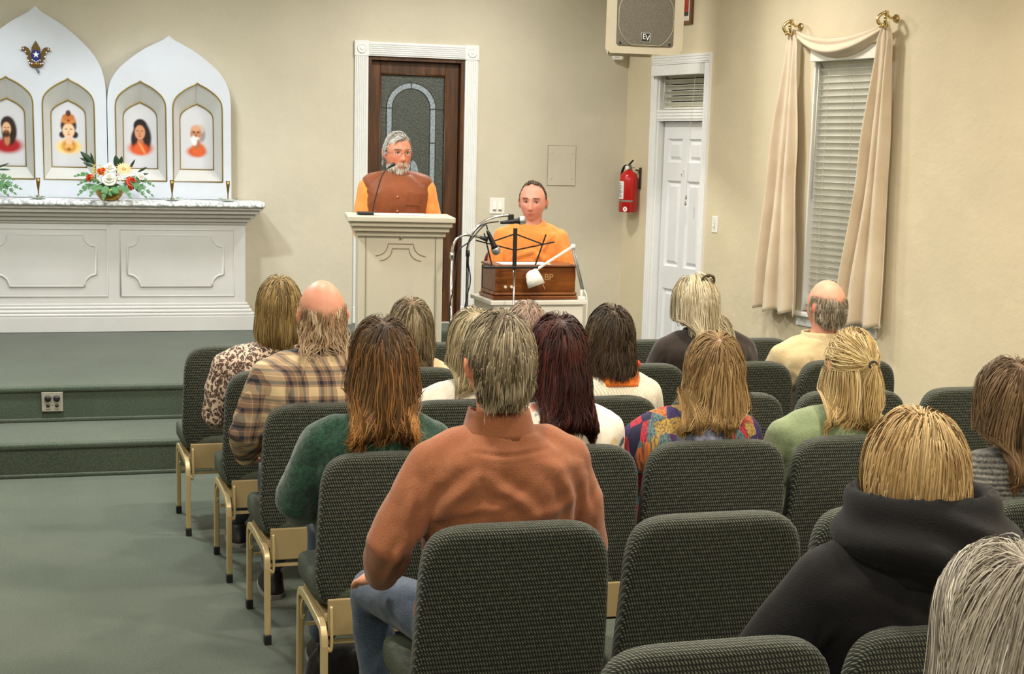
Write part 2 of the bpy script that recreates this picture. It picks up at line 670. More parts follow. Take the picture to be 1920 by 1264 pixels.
for L in (oa, ia):
    came.tube([(x, sy + .0165, z) for x, z in L], .0028, 6)
came.tube([(acx, sy + .016, asp + ari), (acx, sy + .016, asp + aro)], .003, 6)
for sgn in (-1, 1):
    for z in (1.222, 1.792, asp):
        came.tube([(acx + sgn * ari, sy + .016, z), (acx + sgn * aro, sy + .016, z)], .0035, 6)
    came.tube([(acx + sgn * aro, sy + .0165, asp), (gx0 if sgn < 0 else gx1, sy + .0165, asp)], .0022, 6)
came.tube([(acx, sy + .0165, 1.40), (acx, sy + .0165, abot)], .0022, 6)
came.build('lead_came', plain('lead came', (38, 40, 42), .5, .5), d1)
MB().lathe([(.0, 0), (.024, 0), (.026, -.006), (.01, -.012), (.01, -.04), (.026, -.05), (.028, -.065), (.018, -.078), (0, -.08)], 20, (sx0 + .04, sy, 1.30), 'y').build('door_knob', M_BRASS, d1, True)

# white panelled door with transom in the right wall (local frame: x along wall, y out of the room)
d2 = struct(thing('door_2', 'white six-panel door with transom window in the right wall', 'door', rw(0), RW_ROT))
fluted(d2, .387, .478, .0, 2.43, 0, ribs=3, th=.02)
fluted(d2, 1.122, 1.19, .0, 2.43, 0, ribs=3, th=.02)
fluted(d2, .387, 1.19, 2.43, 2.498, 0, False, ribs=3, name='head_casing', th=.024)
fluted(d2, .478, 1.122, 2.005, 2.088, .02, False, ribs=3, name='transom_bar', th=.03)
j = MB().box((.478, -.002, 0), (.492, .14, 2.43)).box((1.108, -.002, 0), (1.122, .14, 2.43)).box((.492, -.002, 2.416), (1.108, .14, 2.43))
j.build('jamb', M_WHITE, d2)
gp = MB().box((.492, .07, 0.002), (.502, .075, 2.005))
gp.build('gap', M_GAP, d2)
PX = [(.565, .765), (.845, 1.045)]
PZ = [(.16, .71), (.885, 1.55), (1.69, 1.87)]
holes = [[(a, c), (b, c), (b, d), (a, d)] for a, b in PX for c, d in PZ]
obj('slab', plate([[(.504, .006), (1.106, .006), (1.106, 2.0), (.504, 2.0)]] + holes, .036), M_WHITE2, d2, loc=(0, .066, 0))
for a, b in PX:
    for c, d in PZ:
        q = MB()
        o_ = [(a, .049, c), (b, .049, c), (b, .049, d), (a, .049, d)]
        m1 = [(a + .014, .066, c + .014), (b - .014, .066, c + .014), (b - .014, .066, d - .014), (a + .014, .066, d - .014)]
        m2 = [(a + .022, .066, c + .022), (b - .022, .066, c + .022), (b - .022, .066, d - .022), (a + .022, .066, d - .022)]
        m3 = [(a + .045, .052, c + .045), (b - .045, .052, c + .045), (b - .045, .052, d - .045), (a + .045, .052, d - .045)]
        q.bridge(o_, m1).bridge(m1, m2).bridge(m2, m3).add(m3, [(0, 1, 2, 3)])
        q.build('door_panel', M_WHITE2, d2)
MB().tube([(.805, .044, 1.63), (.808, .026, 1.625), (.806, .022, 1.60), (.80, .03, 1.585)], .003, 6).build('coat_hook', M_CHROME, d2, True)
MB().box((.492, .10, 2.09), (1.108, .104, 2.416)).build('transom_pane', M_PANE, d2)
tf = MB().box((.492, .085, 2.09), (.515, .11, 2.416)).box((1.085, .085, 2.09), (1.108, .11, 2.416)).box((.515, .085, 2.09), (1.085, .11, 2.108)).box((.515, .085, 2.398), (1.085, .11, 2.416))
tf.build('transom_sash', M_WHITE, d2, bevel=.003)

# window in the right wall
w1 = struct(thing('window_1', 'tall sash window behind the blind and draped curtain', 'window', rw(0), RW_ROT))
MB().box((WS0, .11, WZ0), (WS1, .114, WZ1)).build('pane', M_PANE, w1)
fr = MB().box((WS0, -.002, WZ0), (WS0 + .016, .15, WZ1)).box((WS1 - .016, -.002, WZ0), (WS1, .15, WZ1)).box((WS0 + .016, -.002, WZ1 - .016), (WS1 - .016, .15, WZ1))
fr.build('window_frame', M_WHITE, w1, bevel=.002)
sa = MB().box((WS0 + .016, .095, WZ0 + .02), (WS0 + .055, .125, WZ1 - .016)).box((WS1 - .055, .095, WZ0 + .02), (WS1 - .016, .125, WZ1 - .016)).box((WS0 + .055, .095, WZ0 + .02), (WS1 - .055, .125, WZ0 + .07)).box((WS0 + .055, .095, WZ1 - .06), (WS1 - .055, .125, WZ1 - .016)).box((WS0 + .055, .09, 1.54), (WS1 - .055, .125, 1.58))
sa.build('sash', M_WHITE, w1, bevel=.002)
MB().box((WS0 - .06, -.06, WZ0 - .03), (WS1 + .06, .13, WZ0)).build('window_sill', M_WHITE, w1, bevel=.006)
MB().box((WS0 - .03, -.016, WZ0 - .10), (WS1 + .03, 0, WZ0 - .03)).build('sill_apron', M_WHITE, w1, bevel=.003)


# blinds ---------------------------------------------------------
def slat_mesh(w, tilt, depth=.05):
    b = MB()
    n = 6
    top, bot = [], []
    for i in range(n + 1):
        u = i / n - .5
        yy, zz = u * depth, .004 * (1 - 4 * u * u)
        c, s = math.cos(tilt), math.sin(tilt)
        # room edge (negative y) is the higher one
        Y, Z = yy * c + zz * s, -yy * s + zz * c
        top.append((Y, Z + .0011))
        bot.append((Y, Z - .0011))
    loop = top + bot[::-1]
    b.bridge([(0, y, z) for y, z in loop], [(w, y, z) for y, z in loop])
    m = len(loop)
    b.f += [tuple(reversed(range(m))), tuple(range(m, 2 * m))]
    return b.mesh('slat')


bl = thing('window_blind', 'pale horizontal slat blind in the tall curtained window', 'blind', rw(0), RW_ROT)
MB().box((WS0 + .005, -.045, 2.385), (WS1 - .005, .035, 2.475)).build('headrail', M_BLIND, bl, bevel=.004)
sm = slat_mesh(WS1 - WS0 - .05, math.radians(57))
z = 2.36
k = 0
while z > .80:
    o = obj('slat', sm, None if k else M_BLIND, bl, False, loc=(WS0 + .025, .045, z))
    z -= .0435
    k += 1
MB().box((WS0 + .025, .02, .765), (WS1 - .025, .07, .785)).build('bottom_rail', M_BLIND, bl, bevel=.004)
ld = MB()
for s_ in (WS0 + .12, (WS0 + WS1) / 2, WS1 - .12):
    for yy in (.028, .064):
        ld.tube([(s_, yy, .78), (s_, yy, 2.39)], .0014, 5)
ld.build('ladder_cord', plain('blind cord', (196, 192, 178), .7), bl)
MB().tube([(WS0 + .035, .012, 2.385), (WS0 + .038, .008, 1.48)], .0045, 8).build('wand', plain('clear wand', (214, 212, 196), .25), bl, True)

tb = thing('transom_blind', 'short white blind with valance in the transom above the white door', 'blind', rw(0), RW_ROT)
MB().box((.442, -.06, 2.345), (1.112, -.002, 2.423)).build('valance', M_WHITE, tb, bevel=.004)
MB().box((.50, -.002, 2.37), (1.10, .05, 2.41)).build('headrail', M_BLIND, tb)
sm = slat_mesh(.59, math.radians(38))
for k in range(6):
    obj('slat', sm, None if k else M_BLIND, tb, False, loc=(.506, .045, 2.345 - .043 * k))
MB().box((.506, .022, 2.092), (1.096, .068, 2.108)).build('bottom_rail', M_BLIND, tb, bevel=.003)
MB().tube([(.545, .012, 2.37), (.535, .0, 2.03)], .004, 8).build('wand', plain('clear wand', (214, 212, 196), .25), tb, True)
c_ = MB().tube([(1.0, -.015, 2.36), (.985, -.03, 2.0), (.965, -.03, 1.45)], .0016, 5)
c_.build('pull_cord', plain('blind cord', (196, 192, 178), .7), tb)
MB().lathe([(.0, 0), (.004, .0), (.008, -.02), (.007, -.032), (0, -.034)], 10, (.965, -.03, 1.45)).build('cord_tassel', plain('tassel', (150, 140, 120), .5), tb, True)
MB().lathe([(.0, 0), (.004, .0), (.008, -.02), (.007, -.032), (0, -.034)], 10, (.962, -.031, 1.405)).build('cord_tassel', plain('tassel', (150, 140, 120), .5), tb, True)

# draped scarf curtain --------------------------------------------
t = NT('beige drape cloth')
v = t.coord('Object')
t.bump(t.noise(v, 240, 3), .25, .003)
M_DRAPE = t.set(t.ramp(t.noise(v, 5, 4), [(.3, (206, 188, 162)), (.7, (220, 205, 182))]), .85, 0, .2, **{'Sheen Weight': .3})
cu = thing('scarf_curtain', 'beige scarf curtain swagged over the tall window with two long tails', 'curtain', rw(0), RW_ROT)


def tail(name, keys, zt, zb, folds, seed):
    rnd = random.Random(seed)
    ph = rnd.random() * 6

    def fn(u, v):
        z = zt + (zb - zt) * v
        ks = keys
        for (va, la, ra), (vb, lb, rb) in zip(ks, ks[1:]):
            if va <= v <= vb:
                f = (v - va) / (vb - va)
                f = f * f * (3 - 2 * f)
                L, R = la + (lb - la) * f, ra + (rb - ra) * f
                break
        amp = .012 + .075 * min(1, v * 1.2)
        s = L + (R - L) * (u + .05 * math.sin(2 * math.pi * folds * u + ph) * min(1, v * 2))
        d = .065 + amp * (.5 + .5 * math.sin(2 * math.pi * folds * u + ph + .5 * v)) + .012 * math.sin(9 * u + 4 * v)
        if v > .97:
            d += 0
        return (s, -d, z + .012 * math.sin(2 * math.pi * folds * u) * v)
    g = MB().grid(fn, 61, 70)
    g.build(name, M_DRAPE, cu, True, solid=.005)


tail('left_tail', [(0, 2.205, 2.265), (.06, 2.19, 2.30), (.45, 2.10, 2.375), (1, 2.01, 2.49)], 2.60, .70, 2.8, 3)
tail('right_tail', [(0, 3.16, 3.215), (.06, 3.12, 3.25), (.45, 3.05, 3.285), (1, 2.915, 3.335)], 2.595, .70, 2.6, 8)


def swag(u, v):
    s = 2.235 + (3.19 - 2.235) * u
    e = 4 * u * (1 - u)
    ztop = 2.60 - .075 * e
    zbot = 2.575 - .175 * e
    z = ztop + (zbot - ztop) * v
    d = .06 + .05 * e * math.sin(math.pi * v) + .018 * e * math.sin(3.2 * math.pi * v + 1.5 * u)
    return (s, -d, z)


MB().grid(swag, 50, 26).build('swag', M_DRAPE, cu, True, solid=.006)
for s_, z_, nm in ((2.232, 2.615, 'brass curtain ring holding the left end of the beige swag'), (3.19, 2.612, 'brass curtain ring holding the right end of the beige swag')):
    h_ = thing('curtain_ring', nm, 'curtain ring', rw(s_, z_), RW_ROT, 'brass rings of the scarf curtain')
    pts = [(.036 * math.cos(a), -.10 - .02 * math.cos(a * 2), .045 * math.sin(a)) for a in [2 * math.pi * i / 28 for i in range(28)]]
    b = MB().tube(pts + [pts[0]], .011, 10)
    b.build('loop', M_BRASS, h_, True)
    MB().tube([(0, 0, .01), (0, -.05, .012), (0, -.10, .045)], .009, 8).build('arm', M_BRASS, h_, True)
    MB().lathe([(0, -.012), (.024, -.01), (.026, 0), (0, .0)], 20, (0, 0, .01), 'y').build('wall_plate', M_BRASS, h_, True)
    for i in range(3):
        a = 3.6 + i * .8
        MB().ellipsoid((.036 * math.cos(a), -.112, .045 * math.sin(a)), (.012, .012, .012), nu=10, nv=6).build('knob', M_BRASS, h_, True)
# ------------------------------------------------------------------ ceiling lamps
M_LAMPGLOW = NT('lamp lens')
M_LAMPGLOW.set((255, 250, 240), .4, 0, .3, **{'Emission Strength': 3.0, 'Emission Color': (1, .95, .85, 1)})
M_LAMPGLOW = M_LAMPGLOW.m
for i, (x, y, w_, c_) in enumerate(DOWNLIGHTS):
    d = thing('ceiling_light', 'round recessed ceiling light above the seating', 'ceiling light', (x, y, CEIL), 0, 'recessed ceiling lights')
    MB().lathe([(.155, 0), (.175, 0), (.175, -.012), (.15, -.012)], 32).build('rim', M_WHITE, d, True)
    MB().lathe([(0, 0), (.15, 0), (.15, -.006), (0, -.006)], 32).build('lens', M_LAMPGLOW, d)
    L = bpy.data.lights.new('lamp', 'AREA')
    L.shape, L.size, L.energy, L.color, L.spread = 'DISK', .3, w_, c_, LAMP_SPREAD
    lo = bpy.data.objects.new('lamp', L)
    lo.location = (0, 0, -.02)
    COL.objects.link(lo)
    lo.parent = d
tr = thing('light_track', 'white track rail for the lamps above the altar', 'light track', (0.2, 10.62, CEIL))
MB().box((-1.6, -.02, -.03), (1.6, .02, 0)).build('rail', M_WHITE, tr, bevel=.004)
for p_, q_, w_, ang, c_ in SPOTS:
    d = thing('track_lamp', 'white spot lamp hung from the ceiling above the stage', 'spot lamp', p_, 0, 'stage spot lamps')
    dirv = (Vector(q_) - Vector(p_)).normalized()
    MB().tube([(0, 0, CEIL - p_[2] - .031), (0, 0, .02)], .012, 10).build('stem', M_WHITE, d, True)
    MB().tube([-dirv * .09, dirv * .05], [.045, .06], 20).build('can', M_WHITE, d, True)
    MB().tube([dirv * .05, dirv * .052], [.056, .056], 20).build('lens', M_LAMPGLOW, d)
    L = bpy.data.lights.new('lamp', 'SPOT')
    L.energy, L.color, L.spot_size, L.spot_blend, L.shadow_soft_size = w_, c_, math.radians(ang), .6, .045
    lo = bpy.data.objects.new('lamp', L)
    lo.rotation_euler = dirv.to_track_quat('-Z', 'Y').to_euler()
    lo.location = dirv * .07
    COL.objects.link(lo)
    lo.parent = d

# ------------------------------------------------------------------ altar
M_ALTAR = plain('altar white paint', (206, 205, 202), .4, var=.02, bump=.03)
AC = .09
al = thing('altar', 'white panelled altar table with cornice and stepped base', 'altar', (AC, 11.46, S2 + .002))
B0 = S2 + .002


def step(name, hw, z0, z1, yf, par=None, bevel=.004):
    return MB().box((-hw, yf, z0 - B0), (hw, .42, z1 - B0)).build(name, M_ALTAR, par or al, bevel=bevel)


step('plinth', 1.465, B0, .50, .0)
step('base_moulding', 1.458, .50, .522, .006, bevel=.008)
step('base_moulding', 1.44, .522, .548, .026, bevel=.010)
step('base_moulding', 1.425, .548, .572, .042, bevel=.010)
step('base_moulding', 1.412, .572, .592, .056, bevel=.006)
step('body', 1.397, .592, 1.19, .066, bevel=.003)
step('cornice', 1.412, 1.165, 1.185, .05, bevel=.006)
step('cornice', 1.435, 1.185, 1.215, .022, bevel=.010)
step('cornice', 1.465, 1.215, 1.245, -.015, bevel=.010)
step('cornice', 1.49, 1.245, 1.275, -.055, bevel=.010)
step('cornice', 1.51, 1.275, 1.292, -.085, bevel=.006)
step('table_top', 1.525, 1.292, 1.330, -.10, bevel=.014)
for c in (-.815 - .09, 0.0, .905):
    x0, x1, z0, z1 = c - .4075, c + .4075, .642 - B0, 1.125 - B0
    b = MB()
    b.tube([(x0, .066, z0), (x1, .066, z0), (x1, .066, z1), (x0, .066, z1), (x0, .066, z0)], .007, 6)
    fp = b.build('panel_moulding', M_ALTAR, al, True)
    # inner field with scooped corners
    i0, i1, k0, k1, r_ = x0 + .055, x1 - .078, z0 + .073, z1 - .04, .085
    pts = []
    for (cx_, cz_, a0) in ((i1, k0, 180), (i1, k1, 270), (i0, k1, 0), (i0, k0, 90)):
        for k in range(9):
            a = math.radians(a0 - 90 * k / 8)
            pts.append((cx_ + r_ * math.cos(a), cz_ + r_ * math.sin(a)))
        # small square shoulder at both ends of each scoop
    loop3 = [(x, .064, z) for x, z in pts]
    MB().tube(loop3 + [loop3[0]], .010, 8).build('scalloped_moulding', M_ALTAR, al, True)
    MB().prism(pts, .058, .067).build('panel_field', M_ALTAR, al)

# lace runner on the altar top
t = NT('white lace')
v = t.coord('Object')
vo = t.n('ShaderNodeTexVoronoi')
vo.inputs['Scale'].default_value = 46
t.l(v, vo.inputs['Vector'])
t.bump(vo.outputs['Distance'], .5, .004)
M_LACE = t.set(t.ramp(t.math('ADD', t.math('MULTIPLY', vo.outputs['Distance'], .7), t.math('MULTIPLY', t.noise(v, 60, 3), .5)), [(.3, (246, 246, 248)), (.58, (232, 234, 236)), (.72, (176, 182, 184))]), .8)


def lace(u, v_):
    x = -1.515 + 3.03 * u
    if v_ < .8:
        return (x, -.105 + (.8 - v_) / .8 * .36, 1.334 - B0 + .0015 * math.sin(40 * u))
    f = (v_ - .8) / .2
    return (x, -.105 - .006 * f, 1.334 - B0 - .032 * f - .004 * abs(math.sin(90 * u)) * f)


rn = MB().grid(lace, 220, 14).build('lace_runner', M_LACE, None, True, solid=.002, loc=(AC, 11.46, B0))
tag(rn, 'white lace cloth running along the altar top', 'altar cloth')

# ------------------------------------------------------------------ arched altar screen
OG = [(1, 0), (.985, .16), (.94, .31), (.85, .45), (.73, .565), (.56, .69), (.38, .80), (.2, .885), (.09, .935), (0, 1)]


def ogee(cx, hw, z0, zs, zp, n=4, bot=0.0):
    half = smooth_path([(a * hw, zs + b * (zp - zs), 0) for a, b in OG], n)
    right = [(cx + p.x, p.y) for p in half]
    left = [(2 * cx - x, z) for x, z in reversed(right[:-1])]
    if bot:
        bl_ = [(cx - hw, z0 + bot), (cx - hw + bot, z0)]
        br_ = [(cx + hw - bot, z0), (cx + hw, z0 + bot)]
    else:
        bl_, br_ = [(cx - hw, z0)], [(cx + hw, z0)]
    return br_ + right + left + bl_


M_SCREEN = plain('screen pale blue white paint', (204, 210, 219), .45, var=.02)
M_NICHE = plain('niche paint', (198, 199, 196), .5, var=.02)
NZ0, NZS, NZP = 1.467, 1.99, 2.181
IZ0, IZS, IZP = 1.553, 1.915, 2.036


def frame_line(pts, y, r_, name, par, mat=None):
    L = [(x, y, z) for x, z in pts]
    return MB().tube(L + [L[0]], r_, 6).build(name, mat or M_GOLD, par, True)


def screen(name, label, cx, hw, zs, zp, niches, y):
    o = thing(name, label, 'altar screen', (0, y, 1.336))
    z_ = lambda P: [(x, z - 1.336) for x, z in P]
    out = z_(ogee(cx, hw, 1.337, zs, zp))
    hs = [z_(ogee(c, .178, NZ0, NZS, NZP)) for c in niches]
    obj('face_board', plate([out] + hs, .024), M_SCREEN, o, loc=(0, .012, 0))
    obj('back_board', plate([z_(ogee(cx, hw - .004, 1.337, zs, zp - .006))], .02), M_SCREEN, o, loc=(0, .116, 0))
    e = [(x, z) for x, z in out]
    MB().bridge([(x, .024, z) for x, z in e], [(x, .106, z) for x, z in e]).build('edge_band', M_SCREEN, o)
    for c in niches:
        a = z_(ogee(c, .178, NZ0, NZS, NZP))
        b_ = z_(ogee(c, .122, IZ0, IZS, IZP))
        nb = MB().bridge([(x, .001, z) for x, z in a], [(x, .085, z) for x, z in b_])
        n_ = nb.build('niche', M_NICHE, o)
        frame_line(a, -.001, .0055, 'gold_edge', n_)
        frame_line(b_, .084, .005, 'gold_edge', n_)
    return o


SY = 11.73
screen('altar_screen', 'tall central white ogee-arched altar screen with gold edged niches and lotus emblem', .05, .472, 2.06, 2.675, [-.163, .258], SY)
screen('altar_screen', 'lower right-hand white ogee-arched altar screen with two gold edged niches', .97, .442, 2.02, 2.512, [.763, 1.170], SY + .002)
screen('altar_screen', 'lower left-hand white ogee-arched altar screen at the edge of the picture', -.87, .442, 2.02, 2.512, [-1.07, -.663], SY + .002)


# painted portraits: flat prints of soft-edged busts
def portrait(label, cx, blobs):
    nx, nz = 44, 84
    poly = ogee(cx, .118, IZ0 + .004, IZS, IZP - .004)
    X = np.linspace(-.118, .118, nx)
    Z = np.linspace(IZ0 + .004, IZP - .006, nz)
    vs, cols, idx = [], [], {}
    base = np.array(lin((206, 207, 212))[:3])

    def halfw(z):
        if z <= IZS:
            return .118
        f = (z - IZS) / (IZP - .004 - IZS)
        for (a0, b0), (a1, b1) in zip(OG, OG[1:]):
            if b0 <= f <= b1:
                return .118 * (a0 + (a1 - a0) * (f - b0) / (b1 - b0))
        return 0
    for j_, z in enumerate(Z):
        hw = halfw(z)
        for i_, x in enumerate(X):
            xx = x / .118 * hw
            c = base.copy()
            for (bx, bz, rx, rz, ang, soft, col) in blobs:
                dx, dz = xx - bx, z - bz
                ca, sa = math.cos(ang), math.sin(ang)
                ex, ez = (dx * ca + dz * sa) / rx, (-dx * sa + dz * ca) / rz
                d_ = math.hypot(ex, ez)
                w_ = min(1, max(0, (1 + soft - d_) / (2 * soft)))
                w_ = w_ * w_ * (3 - 2 * w_)
                c = c * (1 - w_) + np.array(lin(col)[:3]) * w_
            vs.append((xx, 0, z - IZ0))
            cols.append(tuple(c) + (1,))
    fs = [(j_ * nx + i_, j_ * nx + i_ + 1, (j_ + 1) * nx + i_ + 1, (j_ + 1) * nx + i_) for j_ in range(nz - 1) for i_ in range(nx - 1)]
    me = bpy.data.meshes.new('print')
    me.from_pydata(vs, [], fs)
    at = me.color_attributes.new('Col', 'FLOAT_COLOR', 'POINT')
    at.data.foreach_set('color', np.array(cols, dtype=np.float32).ravel())
    o = thing('portrait', label, 'portrait', (cx, SY + .092, IZ0))
    obj('print', me, M_PRINT, o)
    obj('backing', plate([[(x - cx, z - IZ0) for x, z in poly]], .006), M_NICHE, o, loc=(0, .006, 0))
    return o


_t = NT('printed picture')
_a = _t.n('ShaderNodeVertexColor', layer_name='Col')
M_PRINT = _t.set(_a.outputs[0], .35, 0, .3)
SK, SKD = (226, 178, 140), (190, 128, 92)
portrait('portrait of a bearded long-haired figure in a red robe in the leftmost visible niche', -.163, [
    (.0, 1.70, .10, .055, 0, .35, (168, 28, 34)), (.012, 1.80, .052, .10, 0, .18, (44, 28, 20)), (0.0, 1.85, .045, .055, 0, .15, (48, 30, 22)),
    (-.004, 1.74, .02, .04, 0, .3, SKD), (-.006, 1.815, .03, .048, 0, .15, SK), (-.008, 1.782, .024, .026, 0, .35, (72, 44, 30)),
    (-.016, 1.826, .007, .003, 0, .6, (50, 34, 28)), (.006, 1.826, .007, .003, 0, .6, (50, 34, 28)), (-.008, 1.808, .004, .010, 0, .7, SKD), (-.008, 1.79, .009, .003, 0, .6, (150, 80, 66))])
portrait('portrait of a figure in an orange headdress and yellow robe behind the flowers', .258, [
    (0, 1.70, .085, .05, 0, .4, (238, 204, 110)), (0, 1.705, .05, .045, 0, .35, (196, 132, 62)), (-.044, 1.785, .022, .024, 0, .3, (46, 34, 34)), (.044, 1.785, .022, .024, 0, .3, (46, 34, 34)),
    (0, 1.85, .056, .06, 0, .15, (60, 40, 36)), (0, 1.735, .022, .04, 0, .3, (232, 188, 152)), (0, 1.815, .042, .052, 0, .14, (238, 196, 160)),
    (0, 1.888, .052, .026, 0, .2, (206, 130, 62)), (0, 1.91, .044, .026, 0, .2, (190, 112, 54)), (0, 1.938, .018, .022, 0, .3, (84, 46, 40)), (0, 1.885, .008, .008, 0, .5, (90, 50, 30)),
    (-.017, 1.826, .009, .0035, 0, .6, (40, 28, 26)), (.017, 1.826, .009, .0035, 0, .6, (40, 28, 26)), (0, 1.805, .005, .010, 0, .7, (206, 150, 116)), (0, 1.787, .011, .004, 0, .5, (190, 84, 76)),
    (0, 1.70, .034, .018, 0, .5, (222, 172, 92)), (0, 1.682, .012, .010, 0, .5, (150, 88, 40))])
portrait('portrait of a long-haired figure in an orange robe right of the flowers', .763, [
    (0, 1.70, .085, .05, 0, .35, (206, 84, 40)), (.016, 1.79, .062, .11, .12, .18, (40, 30, 28)), (-.022, 1.77, .045, .08, -.1, .2, (42, 32, 30)), (0, 1.86, .048, .052, 0, .15, (36, 28, 27)),
    (0, 1.735, .024, .04, 0, .3, (176, 112, 82)), (-.002, 1.815, .037, .052, 0, .14, (206, 146, 112)), (0, 1.695, .055, .042, 0, .35, (214, 92, 46)), (.012, 1.70, .008, .05, .5, .5, (236, 150, 96)),
    (-.018, 1.826, .008, .0035, 0, .6, (40, 28, 26)), (.012, 1.826, .008, .0035, 0, .6, (40, 28, 26)), (-.004, 1.805, .005, .011, 0, .7, (170, 108, 80)), (-.004, 1.787, .010, .004, 0, .5, (160, 78, 66))])
portrait('portrait of a white-bearded figure in an orange robe in the rightmost niche', 1.170, [
    (.0, 1.685, .07, .04, 0, .35, (202, 88, 44)), (.012, 1.70, .05, .05, 0, .3, (212, 100, 54)), (.034, 1.81, .03, .055, 0, .3, (150, 146, 146)), (.01, 1.85, .05, .035, 0, .3, (196, 190, 186)),
    (.0, 1.74, .026, .035, 0, .3, (170, 108, 78)), (-.004, 1.815, .042, .052, 0, .14, (190, 132, 100)), (-.004, 1.855, .036, .02, 0, .4, (214, 160, 126)),
    (-.018, 1.765, .02, .035, .1, .35, (244, 240, 236)), (-.010, 1.782, .03, .010, 0, .4, (240, 236, 232)), (-.02, 1.826, .009, .006, 0, .6, (60, 38, 30)), (.012, 1.826, .009, .006, 0, .6, (60, 38, 30)), (-.006, 1.805, .007, .012, 0, .7, (150, 92, 66))])

# lotus emblem on the central screen
em = thing('lotus_emblem', 'gold lotus emblem with blue centre and white star on the central screen', 'emblem', (.046, SY - .004, 2.325))
M_EMG = plain('dark gilded metal', (92, 74, 40), .3, .9)
obj('centre_petal', plate([[(0, .108), (-.014, .085), (-.028, .06), (-.03, .02), (-.02, -.02), (0, -.035), (.02, -.02), (.03, .02), (.028, .06), (.014, .085)]], .012, .001), M_EMG, em, loc=(0, -.008, 0))
for s in (-1, 1):
    pl = [(s * .02, -.05), (s * .045, -.052), (s * .055, -.03), (s * .062, .01), (s * .08, .038), (s * .104, .045), (s * .092, .062), (s * .07, .066), (s * .05, .055), (s * .036, .03), (s * .03, 0), (s * .022, -.02)]
    pt = obj('side_petal', plate([pl], .010, .001), M_EMG, em, loc=(0, -.007, 0))
    gm = MB()
    for q in ((.101, .047), (.085, .052), (.07, .03), (.06, .0), (.054, -.03), (.045, -.046), (.03, -.05)):
        gm.ellipsoid((s * q[0], -.007, q[1]), (.006, .004, .006), nu=8, nv=6)
    gm.build('clear_gems', plain('clear glass gem', (236, 240, 246), .12, 0, spec=.8), pt, True)
obj('lower_cup', plate([[(-.05, -.05), (.05, -.05), (.04, -.066), (.02, -.074), (-.02, -.074), (-.04, -.066)]], .012, .001), M_EMG, em, loc=(0, -.008, 0))
MB().tube([(0, -.006, -.074), (.004, -.01, -.09), (.016, -.01, -.10), (.012, -.008, -.112)], .007, 8).build('stem', plain('emblem stem', (120, 124, 130), .4, .6), em, True)
obj('blue_centre', plate([[(.034 * math.cos(a), .004 + .042 * math.sin(a)) for a in [2 * math.pi * i / 24 for i in range(24)]]], .008), plain('blue enamel', (30, 40, 110), .2), em, loc=(0, -.018, 0))
stp = []
for i in range(10):
    r_ = .024 if i % 2 == 0 else .0095
    a = math.pi / 2 + math.pi * i / 5
    stp.append((r_ * math.cos(a), .012 + r_ * math.sin(a)))
obj('star', plate([stp], .006), plain('star white', (245, 246, 250), .3), em, loc=(0, -.024, 0))
gm = MB()
for k in range(5):
    gm.ellipsoid((-.026 + .013 * k, -.024, -.026 - .006 * (2 - abs(k - 2))), (.005, .004, .005), nu=8, nv=6)
gm.build('clear_gems', plain('clear glass gem', (236, 240, 246), .12, 0, spec=.8), em, True)
gm = MB()
for k in range(3):
    gm.ellipsoid((-.012 + .012 * k, -.02, -.052), (.006, .004, .006), nu=8, nv=6)
gm.build('amber_gems', plain('amber gem', (196, 120, 40), .15), em, True)

# ------------------------------------------------------------------ altar-top things
ATZ = 1.3375
vm = None
for i, x in enumerate((.036, .953, 1.350)):
    where = ('between the flower bowl and the left edge of the picture', 'just right of the flower bowl', 'at the right end of the altar top')[i]
    dsh = thing('glass_dish', 'shallow glass dish of greenery ' + where, 'dish', (x, 11.42, ATZ), 0, 'glass dishes under the bud vases')
    MB().lathe([(.0, 0), (.035, 0), (.05, .006), (.062, .014), (.059, .015), (.047, .008), (.0, .004)], 28).build('bowl', plain('clear dish glass', (206, 218, 214), .1, spec=.7), dsh, True)
    g = MB()
    rnd = random.Random(i)
    for k in range(9):
        a = rnd.random() * 6.3
        p = Vector((.045 * math.cos(a), .045 * math.sin(a), .014))
        d_ = Vector((math.cos(a), math.sin(a), .35 * rnd.random())) * (.025 + .02 * rnd.random())
        s_ = Vector((-math.sin(a), math.cos(a), 0)) * .008
        g.add([p - s_ * .4, p + d_ * .5 - s_, p + d_, p + d_ * .5 + s_, p + s_ * .4], [(0, 1, 2, 3, 4)])
    g.build('sprigs', plain('sprig green', (110, 150, 112), .6), dsh, solid=.001)
    vs_ = thing('bud_vase', 'slim brass bud vase ' + where, 'vase', (x, 11.42, ATZ + .005), 0, 'slim brass bud vases on the altar')
    MB().lathe([(.0, 0), (.022, 0), (.022, .004), (.007, .010), (.0045, .03), (.005, .05), (.010, .085), (.0135, .112), (.0145, .138), (.012, .138), (.011, .11), (0, .09)], 24).build('body', plain('antique brass', (150, 124, 74), .3, .9), vs_, True)
    MB().lathe([(.0135, .137), (.0155, .137), (.0155, .141), (.0125, .141), (.0125, .137)], 24).build('rim', plain('antique brass', (150, 124, 74), .3, .9), vs_, True)

M_PETW = plain('white petal', (245, 243, 228), .55)
M_PETO = plain('orange petal', (232, 110, 36), .55)
M_PETR = plain('red orange petal', (206, 66, 34), .5)
M_PETP = plain('peach petal', (246, 206, 160), .55)
M_YEL = plain('yellow blossom', (222, 190, 40), .6)
M_LEAF = plain('fern green', (70, 122, 66), .5, var=.25, vs=20)
M_LEAFD = plain('dark leaf green', (34, 62, 40), .4, var=.2, vs=20)
M_BOWL = plain('gilded bowl', (170, 134, 58), .28, .85)


